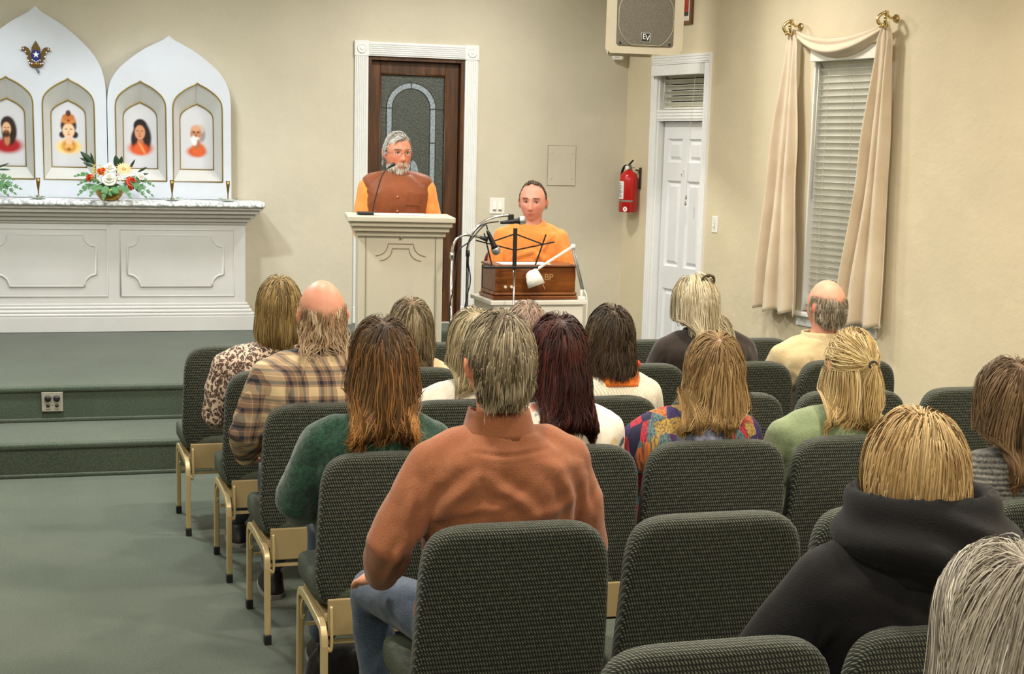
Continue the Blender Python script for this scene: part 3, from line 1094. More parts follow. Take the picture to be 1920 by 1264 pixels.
def rose(par, name, c, r_, mat, n=(5, 6, 7), up=(0, -.5, .8)):
    R = Vector((0, 0, 1)).rotation_difference(Vector(up).normalized()).to_matrix()
    b = MB()
    for layer, cnt in enumerate(n):
        rr = r_ * (.35 + .325 * layer)
        op = .25 + .38 * layer
        for k in range(cnt):
            a0 = 2 * math.pi * (k + .37 * layer) / cnt

            def fn(u, v):
                a = a0 + (u - .5) * (2 * math.pi / cnt) * 1.5
                q = rr * (.25 + .75 * math.sin(v * 1.45)) * (1 + .06 * math.cos(4 * (u - .5)))
                z = r_ * (.95 - .25 * layer) * v - .5 * op * r_ * v ** 3
                return Vector(c) + R @ Vector((q * math.cos(a), q * math.sin(a), z - r_ * .35))
            b.grid(fn, 6, 5)
    return b.build(name, mat, par, True, solid=.0012)


def gerbera(par, c, r_, mat, up):
    R = Vector((0, 0, 1)).rotation_difference(Vector(up).normalized()).to_matrix()
    b = MB()
    for lay in range(2):
        for k in range(18):
            a = 2 * math.pi * (k + .5 * lay) / 18
            d_, s_ = Vector((math.cos(a), math.sin(a), 0)), Vector((-math.sin(a), math.cos(a), 0))
            L = r_ * (1 - .22 * lay)
            P = [d_ * .2 * L, d_ * .6 * L - s_ * .1 * L + Vector((0, 0, .12 * L)), d_ * L + Vector((0, 0, .05 * L + .004 * lay)), d_ * .6 * L + s_ * .1 * L + Vector((0, 0, .12 * L))]
            b.add([Vector(c) + R @ p for p in P], [(0, 1, 2, 3)])
    g = b.build('gerbera', mat, par, solid=.001)
    MB().ellipsoid(Vector(c) + R @ Vector((0, 0, .003)), (r_ * .24, r_ * .24, r_ * .12), R, 12, 8).build('flower_centre', plain('gerbera centre', (226, 150, 90), .7), g, True)


def fern(par, base, tip, w, mat, droop=.05, pairs=13, name='fern_frond'):
    b = MB()
    base, tip = Vector(base), Vector(tip)
    mid = (base + tip) / 2 + Vector((0, 0, droop))
    pts = smooth_path([base, mid, tip], 10)
    b.tube(pts, [.0018 * (1 - .7 * i / len(pts)) for i in range(len(pts))], 5)
    ax = (tip - base).normalized()
    side = ax.cross(Vector((0, -1, .35))).normalized()
    for k in range(pairs):
        f = .12 + .86 * k / (pairs - 1)
        p = pts[min(int(f * (len(pts) - 1)), len(pts) - 1)]
        L = w * math.sin(math.pi * min(.98, (f * .85 + .15))) + .004
        for s in (-1, 1):
            d_ = (side * s + ax * .7).normalized() * L
            q = ax * .008
            b.add([p - q, p + d_ * .5 - q * .9, p + d_, p + d_ * .5 + q * .9, p + q], [(0, 1, 2, 3, 4)])
    return b.build(name, mat, par, solid=.0008)


def leaf(par, base, tip, w, mat, name='leaf'):
    base, tip = Vector(base), Vector(tip)
    ax = tip - base
    side = ax.cross(Vector((0, -1, .3))).normalized()
    nrm = ax.cross(side).normalized()

    def fn(u, v):
        ww = w * math.sin(math.pi * min(1, .04 + v * .96)) ** .8
        return base + ax * v + side * (u - .5) * ww - nrm * (.12 * w * math.cos((u - .5) * math.pi) * math.sin(math.pi * v))
    return MB().grid(fn, 5, 9).build(name, mat, par, True, solid=.001)


fb = thing('flower_arrangement', 'orange and white flower arrangement with fern fronds in a gilded bowl', 'flowers', (.517, 11.40, ATZ))
MB().lathe([(0, 0), (.055, 0), (.062, .004), (.085, .03), (.1, .06), (.105, .078), (.1, .078), (.08, .04), (0, .012)], 36).build('bowl', M_BOWL, fb, True)
MB().ellipsoid((0, 0, .075), (.095, .095, .05), nu=20, nv=10).build('moss', plain('moss', (44, 66, 34), .9, bump=.8, bs=90), fb, True)
rose(fb, 'rose', (-.005, -.09, .155), .052, M_PETW, up=(-.05, -.8, .5))
rose(fb, 'rose', (.005, -.02, .235), .045, M_PETW, up=(0, -.5, .85))
rose(fb, 'rose', (.22, -.05, .175), .032, M_PETW, up=(.5, -.5, .6))
rose(fb, 'tulip', (-.135, -.06, .155), .04, M_PETR, n=(4, 5), up=(-.5, -.6, .5))
rose(fb, 'tulip', (.155, -.075, .135), .044, M_PETR, n=(4, 5, 5), up=(.4, -.7, .5))
rose(fb, 'tulip', (.14, -.085, .095), .034, M_PETR, n=(4, 4), up=(.3, -.8, 0))
gerbera(fb, (.1, -.045, .218), .062, M_PETP, (.05, -.75, .65))
for x, z in ((-.07, .205), (-.042, .212), (-.055, .19)):
    rose(fb, 'orange_blossom', (x, -.07, z), .026, M_PETO, n=(4, 5), up=(-.1, -.8, .5))
b = MB()
rnd = random.Random(5)
for k in range(26):
    b.ellipsoid((-.085 + .05 * rnd.gauss(0, .6), -.07 + .01 * rnd.random(), .19 + .04 * rnd.gauss(0, .6)), (.006, .006, .006), nu=7, nv=5)
b.build('yellow_sprays', M_YEL, fb, True)
b = MB()
for k in range(34):
    b.ellipsoid((.06 + .028 * rnd.gauss(0, .7), -.105 + .012 * rnd.random(), .155 + .035 * rnd.gauss(0, .7)), (.0045, .0045, .0045), nu=6, nv=5)
b.build('baby_breath', M_PETW, fb, True)
for bs, tp, w_ in (((-.08, -.04, .1), (-.22, -.08, .03), .028), ((-.05, -.07, .1), (-.14, -.13, .025), .03), ((-.02, -.09, .1), (-.05, -.15, .006), .032), ((.05, -.09, .1), (.14, -.14, .015), .03),
                   ((.09, -.05, .12), (.25, -.09, .02), .03), ((.1, -.03, .14), (.3, -.06, .03), .026), ((.1, -.02, .15), (.31, -.05, .1), .028), ((.1, -.06, .13), (.22, -.12, .05), .03), ((-.07, 0, .13), (-.24, -.02, .16), .02), ((-.06, -.02, .12), (-.22, -.05, .1), .018)):
    fern(fb, bs, tp, w_, M_LEAF, .03)
for bs, tp, w_ in (((-.1, -.02, .25), (-.195, -.03, .335), .04), ((-.12, -.02, .26), (-.2, -.03, .29), .022), ((-.1, -.02, .23), (-.18, -.03, .26), .022), ((-.1, -.02, .24), (-.125, -.03, .33), .018), ((.06, 0, .22), (.045, -.02, .315), .045), ((.07, 0, .22), (.09, -.02, .31), .03), ((.13, 0, .2), (.18, -.02, .29), .018), ((.2, 0, .2), (.26, -.03, .235), .018), ((.2, -.02, .18), (.27, -.05, .19), .016), ((.0, -.09, .09), (.06, -.12, .05), .06), ((-.04, -.085, .09), (.01, -.115, .03), .05)):
    leaf(fb, bs, tp, w_, M_LEAFD if tp[2] > .1 else M_LEAF)
f2 = thing('flower_arrangement', 'fern fronds of a second arrangement reaching in at the left edge of the picture', 'flowers', (-.36, 11.40, ATZ))
MB().lathe([(0, 0), (.055, 0), (.062, .004), (.085, .03), (.1, .06), (.105, .078), (.1, .078), (.08, .04), (0, .012)], 36).build('bowl', M_BOWL, f2, True)
MB().ellipsoid((0, 0, .075), (.095, .095, .05), nu=20, nv=10).build('moss', plain('moss', (44, 66, 34), .9, bump=.8, bs=90), f2, True)
for bs, tp, w_ in (((.05, -.04, .1), (.29, -.08, .065), .03), ((.06, -.03, .11), (.25, -.06, .03), .03), ((.05, -.05, .1), (.2, -.1, .02), .03), ((.05, -.02, .12), (.24, -.04, .13), .026), ((-.05, -.03, .1), (-.25, -.05, .04), .03), ((-.04, -.06, .1), (-.15, -.12, .02), .03)):
    fern(f2, bs, tp, w_, M_LEAF, .03)
for bs, tp in (((.1, -.02, .2), (.21, -.03, .245)), ((.13, -.02, .2), (.215, -.03, .2))):
    leaf(f2, bs, tp, .014, M_LEAFD)
rose(f2, 'rose', (.0, -.08, .16), .05, M_PETW, up=(0, -.8, .5))
rose(f2, 'tulip', (-.08, -.07, .15), .042, M_PETR, n=(4, 5), up=(-.4, -.7, .5))

# floor box outlet on the riser
ou = thing('outlet_plate', 'metal plate with two black sockets and two jacks on the stage riser', 'outlet', (.072, Y2 - .012, .30))
MB().box((-.058, -.004, -.055), (.058, .012, .055)).build('plate', plain('steel plate', (176, 172, 160), .4, .5), ou, bevel=.002)
for s in (-1, 1):
    MB().lathe([(0, -.022), (.016, -.022), (.018, -.018), (.018, 0)], 16, (s * .024, 0, .02), 'y').build('plug', M_BLACK, ou, True)
    MB().box((s * .024 - .012, -.026, .01), (s * .024 + .014, -.004, .03)).build('plug_tab', M_BLACK, ou, bevel=.003)
    MB().lathe([(0, -.006), (.009, -.006), (.0105, -.004), (.0105, 0)], 16, (s * .024, 0, -.022), 'y').build('jack', M_BLACK, ou, True)
    MB().box((s * .024 - .008, -.0055, -.043), (s * .024 + .008, -.003, -.040)).build('marking', M_BLACK, ou)
MB().lathe([(0, -.007), (.004, -.007), (.005, -.003)], 12, (0, 0, -.014), 'y').build('screw', M_CHROME, ou)
MB().lathe([(0, -.007), (.004, -.007), (.005, -.003)], 12, (0, 0, .03), 'y').build('screw', M_CHROME, ou)

# ------------------------------------------------------------------ wall fittings
sw = thing('light_switch', 'white double rocker light switch on the wall beside the seated man', 'light switch', (3.527, 11.9, 1.312))
MB().box((-.062, -.006, -.063), (.062, 0, .063)).build('plate', M_PLATE, sw, bevel=.004)
for s in (-1, 1):
    MB().prism([(s * .023 - .016, -.033), (s * .023 + .016, -.033), (s * .023 + .016, .033), (s * .023 - .016, .033)], -.0085, -.005).build('rocker_bezel', M_PLATE, sw, bevel=.001)
    b = MB()
    x0, x1 = s * .023 - .013, s * .023 + .013
    b.add([(x0, -.0085, .028), (x1, -.0085, .028), (x1, -.017, -.028), (x0, -.017, -.028), (x0, -.004, .028), (x1, -.004, .028), (x1, -.004, -.03), (x0, -.004, -.03)], [(3, 2, 1, 0), (4, 5, 6, 7), (0, 1, 5, 4), (2, 3, 7, 6), (1, 2, 6, 5), (3, 0, 4, 7)])
    b.build('rocker', M_PLATE, sw)
    MB().box((x0, -.0165, -.033), (x1, -.006, -.0285)).build('rocker_gap', M_GAP, sw)
sw = thing('light_switch', 'narrow white toggle switch on the right wall beside the white door', 'light switch', rw(1.325, 1.248), RW_ROT)
MB().box((-.036, -.006, -.06), (.036, 0, .06)).build('plate', M_PLATE, sw, bevel=.004)
MB().box((-.006, -.009, -.014), (.006, -.005, .014)).build('toggle_slot', plain('slot grey', (190, 186, 176), .5), sw)
MB().bar((0, -.005, -.004), (0, -.024, -.016), .007, .008).build('toggle', M_PLATE, sw, bevel=.001)
MB().lathe([(0, -.0075), (.0035, -.007), (.004, -.005)], 10, (0, 0, .03), 'y').build('screw', M_CHROME, sw)
MB().lathe([(0, -.0075), (.0035, -.007), (.004, -.005)], 10, (0, 0, -.03), 'y').build('screw', M_CHROME, sw)
ap = thing('access_panel', 'wall-coloured square access panel above the seated man', 'access panel', (4.058, 11.9, 1.639))
MB().box((-.116, -.007, -.157), (.116, 0, .157)).build('panel', M_WALLB, ap, bevel=.001)
MB().box((-.119, -.002, -.16), (.119, .0, .16)).build('shadow_gap', plain('panel gap', (120, 112, 92), .8), ap)
for x in (-.087, .087):
    for z in (-.1, .1):
        MB().lathe([(0, -.010), (.006, -.0095), (.008, -.006)], 12, (x, 0, z), 'y').build('screw', plain('painted screw', (196, 188, 164), .5), ap, True)

# fire extinguisher on the right wall near the corner
fe = thing('fire_extinguisher', 'red fire extinguisher with label hanging beside the white door', 'fire extinguisher', rw(.215, 1.285, -.088), RW_ROT)
M_RED = plain('extinguisher red', (190, 26, 24), .25, var=.04)
MB().lathe([(0, 0), (.066, 0), (.072, .006), (.072, .255), (.068, .285), (.052, .312), (.03, .325), (.028, .335), (0, .335)], 36).build('cylinder', M_RED, fe, True)
MB().lathe([(.0, .333), (.026, .333), (.026, .352), (.018, .356), (.018, .375), (0, .376)], 24).build('valve', plain('valve metal', (150, 150, 146), .3, .9), fe, True)
MB().tube([(-.01, 0, .37), (.03, -.002, .392), (.065, -.004, .412)], [.009, .010, .008], 8, flat=.5).build('top_lever', M_BLACK, fe, True)
MB().tube([(-.005, 0, .36), (.03, 0, .36), (.075, 0, .352)], [.008, .008, .007], 8, flat=.5).build('carry_handle', plain('valve metal', (150, 150, 146), .3, .9), fe, True)
MB().tube(smooth_path([(-.015, 0, .36), (-.06, -.005, .36), (-.092, -.01, .30), (-.09, -.012, .15), (-.082, -.01, .07)], 8), .0105, 10).build('hose', M_BLACK, fe, True)
MB().tube([(-.082, -.01, .08), (-.08, -.01, .0)], [.012, .017], 12).build('nozzle', M_BLACK, fe, True)
MB().lathe([(0, -.028), (.018, -.028), (.02, -.018), (.02, 0)], 18, (.0, -.0, .348), 'y').build('gauge', plain('gauge face', (230, 230, 220), .3), fe, True)


def wrap(a0, a1, z0, z1, mat, name, r_=.0728):
    b = MB()
    b.grid(lambda u, v: (r_ * math.cos(math.radians(a0 + (a1 - a0) * u)), r_ * math.sin(math.radians(a0 + (a1 - a0) * u)), z0 + (z1 - z0) * v), 16, 3)
    return b.build(name, mat, fe, True)


wl = wrap(-160, -62, .105, .245, plain('label paper', (232, 234, 232), .5), 'paper_label')
M_INK = plain('label ink', (60, 66, 74), .6)
for k in range(9):
    z = .118 + .013 * k
    b = MB()
    a1 = -70 - (k * 7) % 20
    b.grid(lambda u, v: (.0732 * math.cos(math.radians(-118 + (a1 + 118) * u)), .0732 * math.sin(math.radians(-118 + (a1 + 118) * u)), z + .005 * v), 8, 2)
    o = b.build('text_line', M_INK, wl)
b = MB()
b.grid(lambda u, v: (.0732 * math.cos(math.radians(-155 + 28 * u)), .0732 * math.sin(math.radians(-155 + 28 * u)), .17 + .06 * v), 6, 3)
b.build('green_mark', plain('label green', (60, 120, 60), .5), wl)
b = MB()
b.grid(lambda u, v: (.0732 * math.cos(math.radians(-152 + 26 * u)), .0732 * math.sin(math.radians(-152 + 26 * u)), .115 + .03 * v), 6, 3)
b.build('pictogram', M_INK, wl)
wrap(-180, 0, .083, .098, plain('band silver', (150, 142, 132), .4, .5), 'strap', .0735)
for a, z in ((-150, .05), (-48, .026)):
    b = MB()
    pts = [(.0733 * math.cos(math.radians(a + 14 * math.cos(t_))), .0733 * math.sin(math.radians(a + 14 * math.cos(t_))), z + .02 * math.sin(t_)) for t_ in [2 * math.pi * k / 16 for k in range(16)]]
    b.add(pts, [tuple(range(16))])
    b.build('round_sticker', plain('label paper', (232, 234, 232), .5), fe)
br = thing('extinguisher_bracket', 'dark wall bracket holding the red fire extinguisher', 'bracket', rw(.255, 1.50), RW_ROT)
MB().box((-.012, -.012, -.03), (.012, 0, .14)).build('back_plate', plain('bracket grey', (70, 66, 60), .5, .5), br, bevel=.002)
MB().box((-.04, -.03, .112), (.012, -.012, .124)).build('hook', plain('bracket grey', (70, 66, 60), .5, .5), br, bevel=.002)

# loudspeaker hung in the corner
ps = thing('loudspeaker', 'large beige loudspeaker with dark grille and badge high in the corner', 'loudspeaker', (4.10, 10.30, 2.455), -.06)
M_PAC = plain('speaker cabinet beige', (186, 176, 152), .6, bump=.3, bs=160)
lo_ = [(-.245, .0), (.235, .0), (.258, .03), (.262, .72), (-.265, .72), (-.27, .03)]
bx_ = MB()
fa = [(x, 0, z) for x, z in lo_]
ba = [(x * .62, .34, z) for x, z in lo_]
bx_.bridge(fa, ba)
bx_.f += [tuple(range(6)), tuple(reversed(range(6, 12)))]
bx_.build('cabinet', M_PAC, ps, bevel=.018, segs=3)
t = NT('speaker grille')
v = t.coord('Object')
vo = t.n('ShaderNodeTexVoronoi')
vo.inputs['Scale'].default_value = 190
t.l(v, vo.inputs['Vector'])
t.bump(vo.outputs['Distance'], .5, .003)
M_GRILL = t.set(t.ramp(vo.outputs['Distance'], [(.2, (78, 74, 64)), (.6, (112, 106, 92))]), .6, .3)
g_ = MB().prism([(-.195, .035), (.19, .035), (.205, .05), (.21, .68), (-.215, .68), (-.21, .05)], -.008, .01).build('grille', M_GRILL, ps, bevel=.004)
cp = [(.21 * math.cos(a), .225 + .215 * math.sin(a)) for a in [2 * math.pi * i / 48 for i in range(49)]]
pts = [(max(-.2, min(.2, x)), -.009, max(.04, z)) for x, z in cp]
MB().tube(pts, .0035, 6).build('cone_ring', plain('ring beige', (150, 142, 122), .5), g_, True)
for s in (-1, 1):
    MB().lathe([(0, -.012), (.008, -.011), (.009, -.006)], 12, (s * .18 - .004, 0, .052), 'y').build('screw', M_BLACK, ps, True)
bdg = MB().box((-.031, -.013, .066), (.028, -.007, .122)).build('badge', M_BLACK, ps, bevel=.002)
t1 = obj('badge_letter', lettering('E', .05, .003), plain('badge silver', (225, 225, 220), .3), bdg, loc=(-.014, -.0145, .098))
t2 = obj('badge_letter', lettering('V', .05, .003), plain('badge silver', (225, 225, 220), .3), bdg, loc=(.012, -.0145, .09))
fr_ = [(-.033, .064), (.03, .064), (.03, .124), (-.033, .124)]
frame_line(fr_, -.0125, .0016, 'badge_rim', bdg, plain('badge silver', (225, 225, 220), .3))
for x in (-.11, .09):
    MB().tube([(x - .015, .02, .0), (x, .02, -.018), (x + .015, .02, .0)], .004, 6).build('rig_point', plain('bracket grey', (70, 66, 60), .5, .5), ps, True)
MB().bar((.0, .25, .70), (.55, .35, .72), .05, .03).build('wall_arm', M_PAC, ps, bevel=.004)
se = thing('motion_sensor', 'small white sensor box in the wall corner under the loudspeaker', 'sensor', (4.50, 11.86, 2.48), math.radians(-40))
MB().prism([(-.045, 0), (.045, 0), (.045, .105), (-.045, .105)], -.04, .0).build('housing', M_PLATE, se, bevel=.012, segs=3)
MB().ellipsoid((0, -.042, .062), (.028, .014, .024), nu=16, nv=10).build('lens', plain('sensor lens', (206, 206, 198), .2), se, True)
MB().box((-.018, -.048, .02), (.018, -.04, .026)).build('slot', plain('slot grey', (190, 186, 176), .5), se)
pf = thing('picture_frame', 'framed red print partly hidden behind the loudspeaker', 'picture', rw(.745, 2.72), RW_ROT)
obj('frame', plate([[(-.17, 0), (.17, 0), (.17, .46), (-.17, .46)], [(-.148, .022), (.148, .022), (.148, .438), (-.148, .438)]], .022, .001), plain('frame brown wood', (120, 86, 56), .4), pf, loc=(0, -.013, 0))
obj('mat_board', plate([[(-.148, .022), (.148, .022), (.148, .438), (-.148, .438)], [(-.11, .06), (.11, .06), (.11, .40), (-.11, .40)]], .004), plain('mat board', (238, 232, 222), .7), pf, loc=(0, -.006, 0))
MB().box((-.11, -.006, .06), (.11, -.003, .40)).build('print', plain('red print', (190, 62, 46), .5, var=.35, vs=14), pf)
MB().box((-.11, -.0075, .06), (.11, -.006, .09)).build('print_band', plain('print grey', (60, 60, 62), .5), pf)
MB().box((.03, -.0075, .09), (.055, -.006, .40)).build('print_stripe', plain('print dark red', (120, 34, 30), .5), pf)
# ------------------------------------------------------------------ lectern
M_LECT = plain('lectern putty paint', (184, 178, 160), .5, var=.03, bump=.04)
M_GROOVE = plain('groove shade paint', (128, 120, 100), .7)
LR = -math.radians(9)
le = thing('lectern', 'tall putty-coloured lectern with stepped cornice in front of the dark door', 'lectern', (1.985, 8.60, S1 + .001), LR)
LB = S1 + .001


def lbox(name, hw, z0, z1, y0, y1, bev=.004):
    return MB().box((-hw, y0, z0 - LB), (hw, y1, z1 - LB)).build(name, M_LECT, le, bevel=bev)


lbox('plinth', .262, LB, .30, -.02, .38)
lbox('column', .240, .30, 1.30, 0, .36, .003)
lbox('cornice', .254, 1.262, 1.29, -.016, .376, .006)
lbox('cornice', .272, 1.29, 1.318, -.036, .388, .006)
lbox('cornice', .288, 1.318, 1.345, -.054, .395, .006)
lbox('reading_top', .303, 1.345, 1.376, -.07, .40, .005)


def engrave(pts, r_=.0028):
    MB().tube([(x, -.0008, z - LB) for x, z in pts], r_, 6).build('engraved_line', M_GROOVE, le)


engrave([(-.198, .34), (-.198, 1.265), (-.028, 1.265)])
engrave([(.028, 1.265), (.198, 1.265), (.198, .34)])
for w_, zt, dz, sx in ((.072, 1.221, .068, .142), (.048, 1.194, .068, .117)):
    c0 = [(-sx + (sx - w_) * math.sin(a), zt - dz * math.cos(a)) for a in [math.pi / 2 * k / 8 for k in range(9)]]
    full = c0 + [(-x, z) for x, z in reversed(c0)]
    engrave(full)
o_ = MB()
o_.tube([(-.006, -.004, 1.31 - LB), (.008, -.01, 1.295 - LB), (-.008, -.012, 1.275 - LB), (.006, -.01, 1.258 - LB), (-.006, -.004, 1.248 - LB)], .005, 8)
o_.build('scroll_ornament', plain('ornament grey', (176, 170, 156), .4, .3), le, True)
pg = thing('paper_sheets', 'white sheets of paper lying on the lectern top', 'paper', (2.02, 8.80, 1.3775), LR)
MB().box((-.16, -.12, 0), (.0, .10, .002)).build('sheet', plain('paper white', (240, 238, 230), .7), pg)
MB().box((.004, -.11, 0), (.15, .11, .003)).build('sheet', plain('paper white', (240, 238, 230), .7), pg)
gm = thing('gooseneck_microphone', 'black gooseneck microphone with box base on the lectern top', 'microphone', (1.805, 8.72, 1.377))
MB().box((-.045, -.035, 0), (.042, .035, .018)).build('base', M_BLACK, gm, bevel=.004)
MB().tube(smooth_path([(.042, 0, .01), (.047, 0, .05), (.066, 0, .13), (.087, 0, .205), (.111, 0, .25), (.14, -.005, .275)], 8), .0035, 8).build('neck', M_BLACK, gm, True)
MB().capsule([(.135, -.004, .271), (.158, -.007, .287)], [.007, .0115], 12).build('capsule', M_BLACK, gm, True)

# ------------------------------------------------------------------ harmonium table, harmonium, lamp
M_TABLE = plain('table white paint', (222, 220, 210), .45, var=.02)
tb = thing('harmonium_table', 'small white box table with engraved front under the harmonium', 'table', (2.82, 8.60, S1 + .001))
TZ = .893 - S1 - .001
MB().box((-.275, .015, .0), (.28, .43, TZ - .025)).build('box_body', M_TABLE, tb, bevel=.003)
MB().box((-.296, 0, TZ - .025), (.300, .445, TZ)).build('table_top', M_TABLE, tb, bevel=.004)
g = MB()
g.tube([(-.22, .014, .08), (-.22, .014, TZ - .09), (.22, .014, TZ - .09), (.22, .014, .08)], .0028, 6)
g.build('engraved_line', M_GROOVE, tb)
for w_, zt, sx, dz in ((.07, TZ - .14, .16, .075), (.05, TZ - .165, .135, .075)):
    c0 = [(-sx + (sx - w_) * math.sin(a), zt - dz * math.cos(a)) for a in [math.pi / 2 * k / 8 for k in range(9)]]
    full = c0 + [(-x, z) for x, z in reversed(c0)]
    MB().tube([(x, .0142, z) for x, z in full], .0028, 6).build('engraved_line', M_GROOVE, tb)
ha = thing('harmonium', 'brown varnished wooden harmonium standing on the white table', 'harmonium', (2.817, 8.655, .894))
MB().box((-.262, .0, 0), (.265, .31, .022)).build('base', M_HARM, ha, bevel=.006)
MB().box((-.256, .006, .022), (.259, .304, .045)).build('base_moulding', M_HARM, ha, bevel=.012, segs=3)
MB().box((-.246, .016, .045), (.249, .294, .19)).build('case', M_HARM, ha, bevel=.004)
MB().box((-.256, .006, .19), (.259, .302, .204)).build('lid', M_HARM, ha, bevel=.005)
MB().box((-.236, .0135, .06), (.239, .0165, .066)).build('front_bead', M_HARM, ha)
MB().box((-.236, .0135, .168), (.239, .0165, .174)).build('front_bead', M_HARM, ha)
MB().box((-.20, .03, .2045), (.10, .2, .2065)).build('music_sheet', plain('paper white', (240, 238, 230), .7), ha)
obj('front_letter', lettering('BP', .052, .003), plain('worn gold letters', (186, 150, 98), .5, .2), ha, loc=(.080, .0135, .130))
for x in (-.19, -.152):
    MB().lathe([(0, -.024), (.008, -.022), (.010, -.014), (.005, -.008), (.005, .018)], 14, (x, .016, .075), 'y').build('stop_knob', plain('ivory knob', (226, 218, 196), .35), ha, True)
bw = MB()
for k in range(9):
    s = .0 if k % 2 else .012
    bw.box((-.235 + s, .306 + .006 * k, .03 + s * .5), (.238 - s, .312 + .006 * k, .18 - s))
bw.build('bellows', plain('bellows cloth', (60, 30, 18), .8), ha)

M_LAMP = plain('lamp white enamel', (236, 234, 226), .35, var=.01)
dl = thing('desk_lamp', 'white swing-arm lamp clamped to the harmonium table', 'lamp', (3.092, 8.63, .895))
MB().box((-.02, -.02, .0), (.02, .02, .02)).build('clamp', M_LAMP, dl, bevel=.003)
MB().tube([(0, 0, .015), (0, 0, .06)], .008, 10).build('post', M_LAMP, dl, True)
a_ = MB().tube([(.0, 0, .06), (-.068, 0, .312)], .0055, 8).tube([(.012, 0, .06), (-.056, 0, .312)], .0045, 8)
a_.build('lower_arm', plain('lamp grey arm', (150, 152, 152), .35, .4), dl, True)
MB().ellipsoid((-.062, 0, .314), (.016, .012, .016), nu=12, nv=8).build('elbow', M_LAMP, dl, True)
MB().bar((-.062, 0, .316), (-.295, -.02, .178), .016, .014).build('upper_arm', M_LAMP, dl, bevel=.004)
MB().ellipsoid((-.295, -.02, .178), (.014, .014, .012), nu=12, nv=8).build('head_joint', M_LAMP, dl, True)
sh = MB()
hd = Vector((.035, -.02, -.1)).normalized()
c0 = Vector((-.325, -.022, .176))
sh.tube([c0, c0 + hd * .008, c0 + hd * .02, c0 + hd * .055, c0 + hd * .095, c0 + hd * .09, c0 + hd * .03], [.012, .03, .04, .048, .052, .048, .036], 24)
sh.build('shade', M_LAMP, dl, True)
MB().tube([c0 + Vector((.05, 0, -.03)), c0 + Vector((.085, -.01, -.11))], .002, 6).build('pull_rod', M_CHROME, dl)
c_ = MB().tube(smooth_path([(0.012, -.01, .06), (.022, -.042, -.01), (.014, -.045, -.3), (.022, -.05, -.5), (.03, -.05, -.69)], 8), .003, 6)
c_.build('power_cord', M_LAMP, dl, True)

# ------------------------------------------------------------------ music stand
ms = thing('music_stand', 'folding black and chrome music stand in front of the harmonium', 'music stand', (2.622, 8.47, S1 + .001))
B_ = S1 + .001
MB().box((-.0115, -.006, 1.09 - B_), (.0115, .006, 1.323 - B_)).build('head_bar', M_BLACK, ms, bevel=.002)
MB().tube([(0, 0, .30), (0, 0, 1.10 - B_)], .0055, 10).build('inner_tube', M_CHROME, ms, True)
MB().tube([(0, 0, .12), (0, 0, .62)], .0085, 10).build('outer_tube', M_CHROME, ms, True)
MB().tube([(0, 0, .61), (0, 0, .64)], .013, 10).build('clamp_collar', M_BLACK, ms, True)
for a in (270, 30, 150):
    x, y = math.cos(math.radians(a)), math.sin(math.radians(a))
    MB().bar((x * .012, y * .012, .32), (x * .23, y * .23, .012), .012, .005).build('leg', M_CHROME, ms)
    MB().bar((x * .012, y * .012, .13), (x * .122, y * .122, .175), .01, .004).build('leg_brace', M_CHROME, ms)
    MB().ellipsoid((x * .23, y * .23, .009), (.009, .009, .009), nu=8, nv=6).build('leg_tip', M_BLACK, ms, True)


def rod(name, a, b, r_=.0036):
    MB().bar((a[0] - 2.622, .0, a[1] - B_), (b[0] - 2.622, -.006, b[1] - B_), .004, r_ * 2.2).build(name, M_BLACK, ms)


rod('desk_arm', (2.612, 1.287), (2.478, 1.243))
rod('desk_arm', (2.614, 1.199), (2.388, 1.252))
rod('desk_arm', (2.631, 1.287), (2.784, 1.233))
rod('desk_arm', (2.634, 1.199), (2.858, 1.246))
rod('page_rod', (2.438, 1.292), (2.486, 1.11))
rod('page_rod', (2.807, 1.288), (2.745, 1.112))
MB().box((2.435 - B_ - 2.622 + B_, -.03, 1.094 - B_), (2.757 - 2.622, .004, 1.107 - B_)).build('tray', M_BLACK, ms, bevel=.002)


# ------------------------------------------------------------------ microphone stands
def mic_mesh(par, a, b, name='body'):
    a, b = Vector(a), Vector(b)
    d_ = (b - a).normalized()
    L = (b - a).length
    MB().tube([a, a + d_ * L * .12, a + d_ * L * .62, a + d_ * L * .72], [.008, .0105, .016, .021], 16).build('body', M_BLACK, par, True)
    MB().tube([a + d_ * L * .72, a + d_ * L * .75, a + d_ * L * .90, a + d_ * L * .97, a + d_ * L], [.023, .025, .025, .018, .004], 16).build('grille_head', plain('mic grille', (170, 172, 172), .3, .8, bump=.6, bs=300), par, True)
    MB().tube([a + d_ * L * .715, a + d_ * L * .735], [.0225, .0225], 16).build('ring', M_BLACK, par, True)


def round_base(par):
    MB().lathe([(0, 0), (.125, 0), (.128, .006), (.12, .016), (.03, .028), (.016, .034), (0, .034)], 36).build('base', M_BLACK, par, True)


